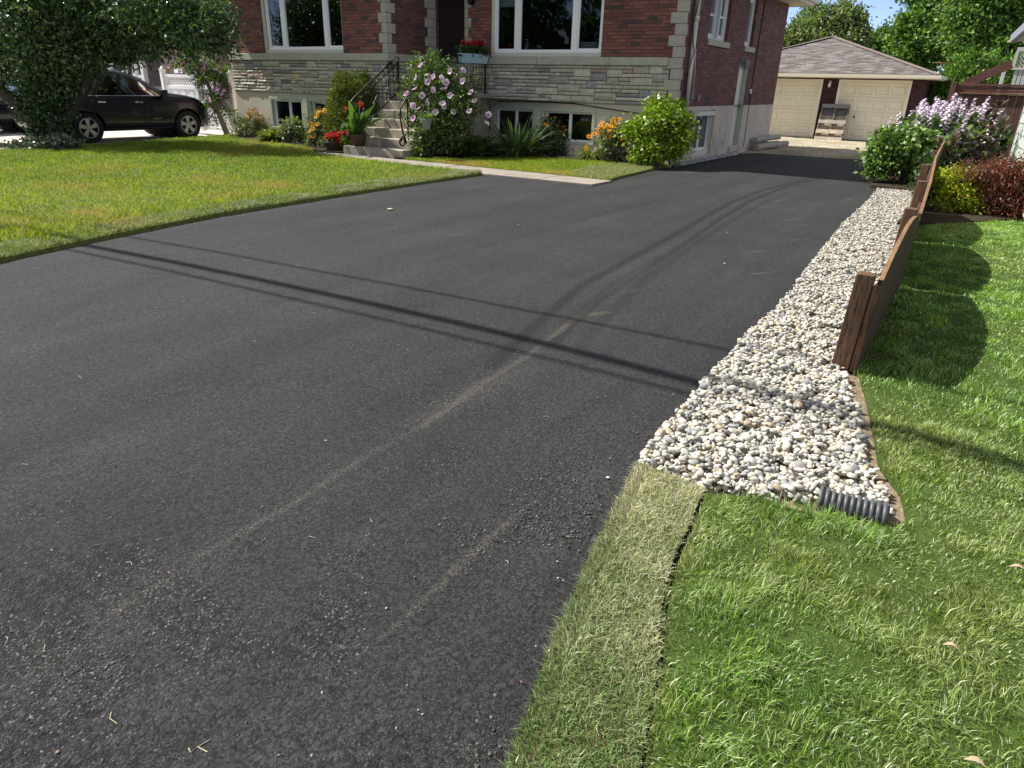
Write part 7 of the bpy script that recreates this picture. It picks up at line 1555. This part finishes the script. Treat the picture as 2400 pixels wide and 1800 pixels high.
for k_ in range(10):
    v, f = VAR1[k_]; I = np.nonzero(vi == k_)[0]; ca, sa = np.cos(an[I, 0]), np.sin(an[I, 0]); q = v[None] * rr[I][:, None, None] * (1, 1, .8)
    X_ = q[..., 0] * ca[:, None] - q[..., 1] * sa[:, None] + px_[I, 0][:, None]; Y_ = q[..., 0] * sa[:, None] + q[..., 1] * ca[:, None] + px_[I, 1][:, None]; Z_ = q[..., 2] + (rr[I] * .12)[:, None] - .001
    VV.append(np.stack([X_, Y_, Z_], -1).reshape(-1, 3)); FF.append((f[None] + (np.arange(len(I)) * len(v))[:, None, None]).reshape(-1, 3) + o); o += len(I) * len(v)
    g_ = np.clip(np.where(I < 15000, .078, .060) + .036 * rg.normal(size=len(I)), .02, .16)[:, None] * np.array([1.02, 1.0, .97]); CC.append(np.repeat(g_, len(v), 0))
tag(npmesh('aggregate', np.concatenate(VV), np.concatenate(FF), vcol('aggregate stone', .75, 0, .3), np.concatenate(CC), smooth=False), 'grey aggregate stones showing at the rough near end of the asphalt driveway', 'aggregate', kind='stuff')
# loose bits on the asphalt: grit, chips, dry stalks
VV = []; FF = []; CC = []; o = 0
for i in range(150):
    px, py = rg.uniform(0, 1900), rg.uniform(420, 1790); g_ = G(px, py)
    if not (interp(LAWN_L, g_[1]) < g_[0] < interp(EDGE_R, g_[1]) - .05): continue
    v, f = VAR2[rg.integers(NV)]; r_ = rg.uniform(.0015, .0045) * (1 + .15 * g_[1]); VV.append((v * r_) @ rotm(*(rg.normal(size=3))).T + (g_[0], g_[1], r_ * .3 + .002)); FF.append(f + o); CC.append(np.repeat((np.array([(.45, .40, .32), (.16, .15, .14), (.30, .27, .2)][rg.integers(3)]) * rg.uniform(.6, 1.3))[None], len(v), 0)); o += len(v)
for px, py, r_, c in ((1424, 1121, .008, (.7, .68, .6)), (1287, 1530, .009, (.55, .48, .4)), (233, 1352, .006, (.22, .11, .075)), (398, 1344, .005, (.22, .11, .075)), (566, 1490, .004, (.22, .10, .07)), (135, 1765, .006, (.22, .11, .075)), (1222, 1600, .005, (.22, .10, .07)), (915, 492, .05, (.45, .36, .26))):
    g_ = G(px, py); v, f = VAR2[rg.integers(NV)]; VV.append(v * (r_, r_, r_ * .4) + (g_[0], g_[1], r_ * .2 + .003)); FF.append(f + o); CC.append(np.repeat(np.array(c)[None], len(v), 0)); o += len(v)
tag(npmesh('grit', np.concatenate(VV), np.concatenate(FF), M['stone_v'], np.concatenate(CC)), 'loose grit and small stone chips scattered over the driveway', 'grit', kind='stuff')
mb = MB()
for i in range(20):
    px, py = rg.uniform(0, 1350), rg.uniform(700, 1790); g_ = G(px, py)
    if not (interp(LAWN_L, g_[1]) < g_[0] < interp(EDGE_R, g_[1]) - .03): continue
    a = rg.random() * 6.28; L = rg.uniform(.012, .05); mb.tube([(g_[0], g_[1], .004), (g_[0] + math.cos(a) * L * .5, g_[1] + math.sin(a) * L * .5, .008), (g_[0] + math.cos(a + .4) * L, g_[1] + math.sin(a + .4) * L, .004)], .0010, 4)
for p in ([(442, 1753), (447, 1763), (463, 1750), (486, 1762)], [(460, 1752), (492, 1733)]): mb.tube([G(*q, .005) for q in p], .0014, 4)
tag(mb.build('dry_stalks', simple('dry stalk', (.55, .47, .30), .8)), 'dry grass stalks scattered on the asphalt', 'stalks', kind='stuff')
# fallen leaves on the right lawn
for lb, px, py, s in (('curled tan dead leaf lying on the lawn below the white stones', 2228, 1518, .020), ('dead leaf lying on the lawn at the right edge of the photo', 2385, 1334, .024), ('brown leaf lying on the lawn at the lower right corner', 2285, 1790, .022)):
    c = G(px, py, .055); mb = MB(); vs = []
    for j in range(5):
        t = j / 4; wv = s * .42 * math.sin(math.pi * min(1, t * .9 + .08)); vs += [c + np.array((s * 2 * (t - .5), -wv, .012 * math.sin(t * 3) + wv * .5)), c + np.array((s * 2 * (t - .5), 0, .012 * math.sin(t * 3) - .004)), c + np.array((s * 2 * (t - .5), wv, .012 * math.sin(t * 3) + wv * .4))]
    fs = [(3 * j + k_, 3 * j + k_ + 1, 3 * j + k_ + 4, 3 * j + k_ + 3) for j in range(4) for k_ in range(2)]
    tag(mb.add(vs, fs).build('dead_leaf', simple('dead leaf', (.36, .27, .17), .8, var=.25, scale=40), smooth=True), lb, 'leaf')
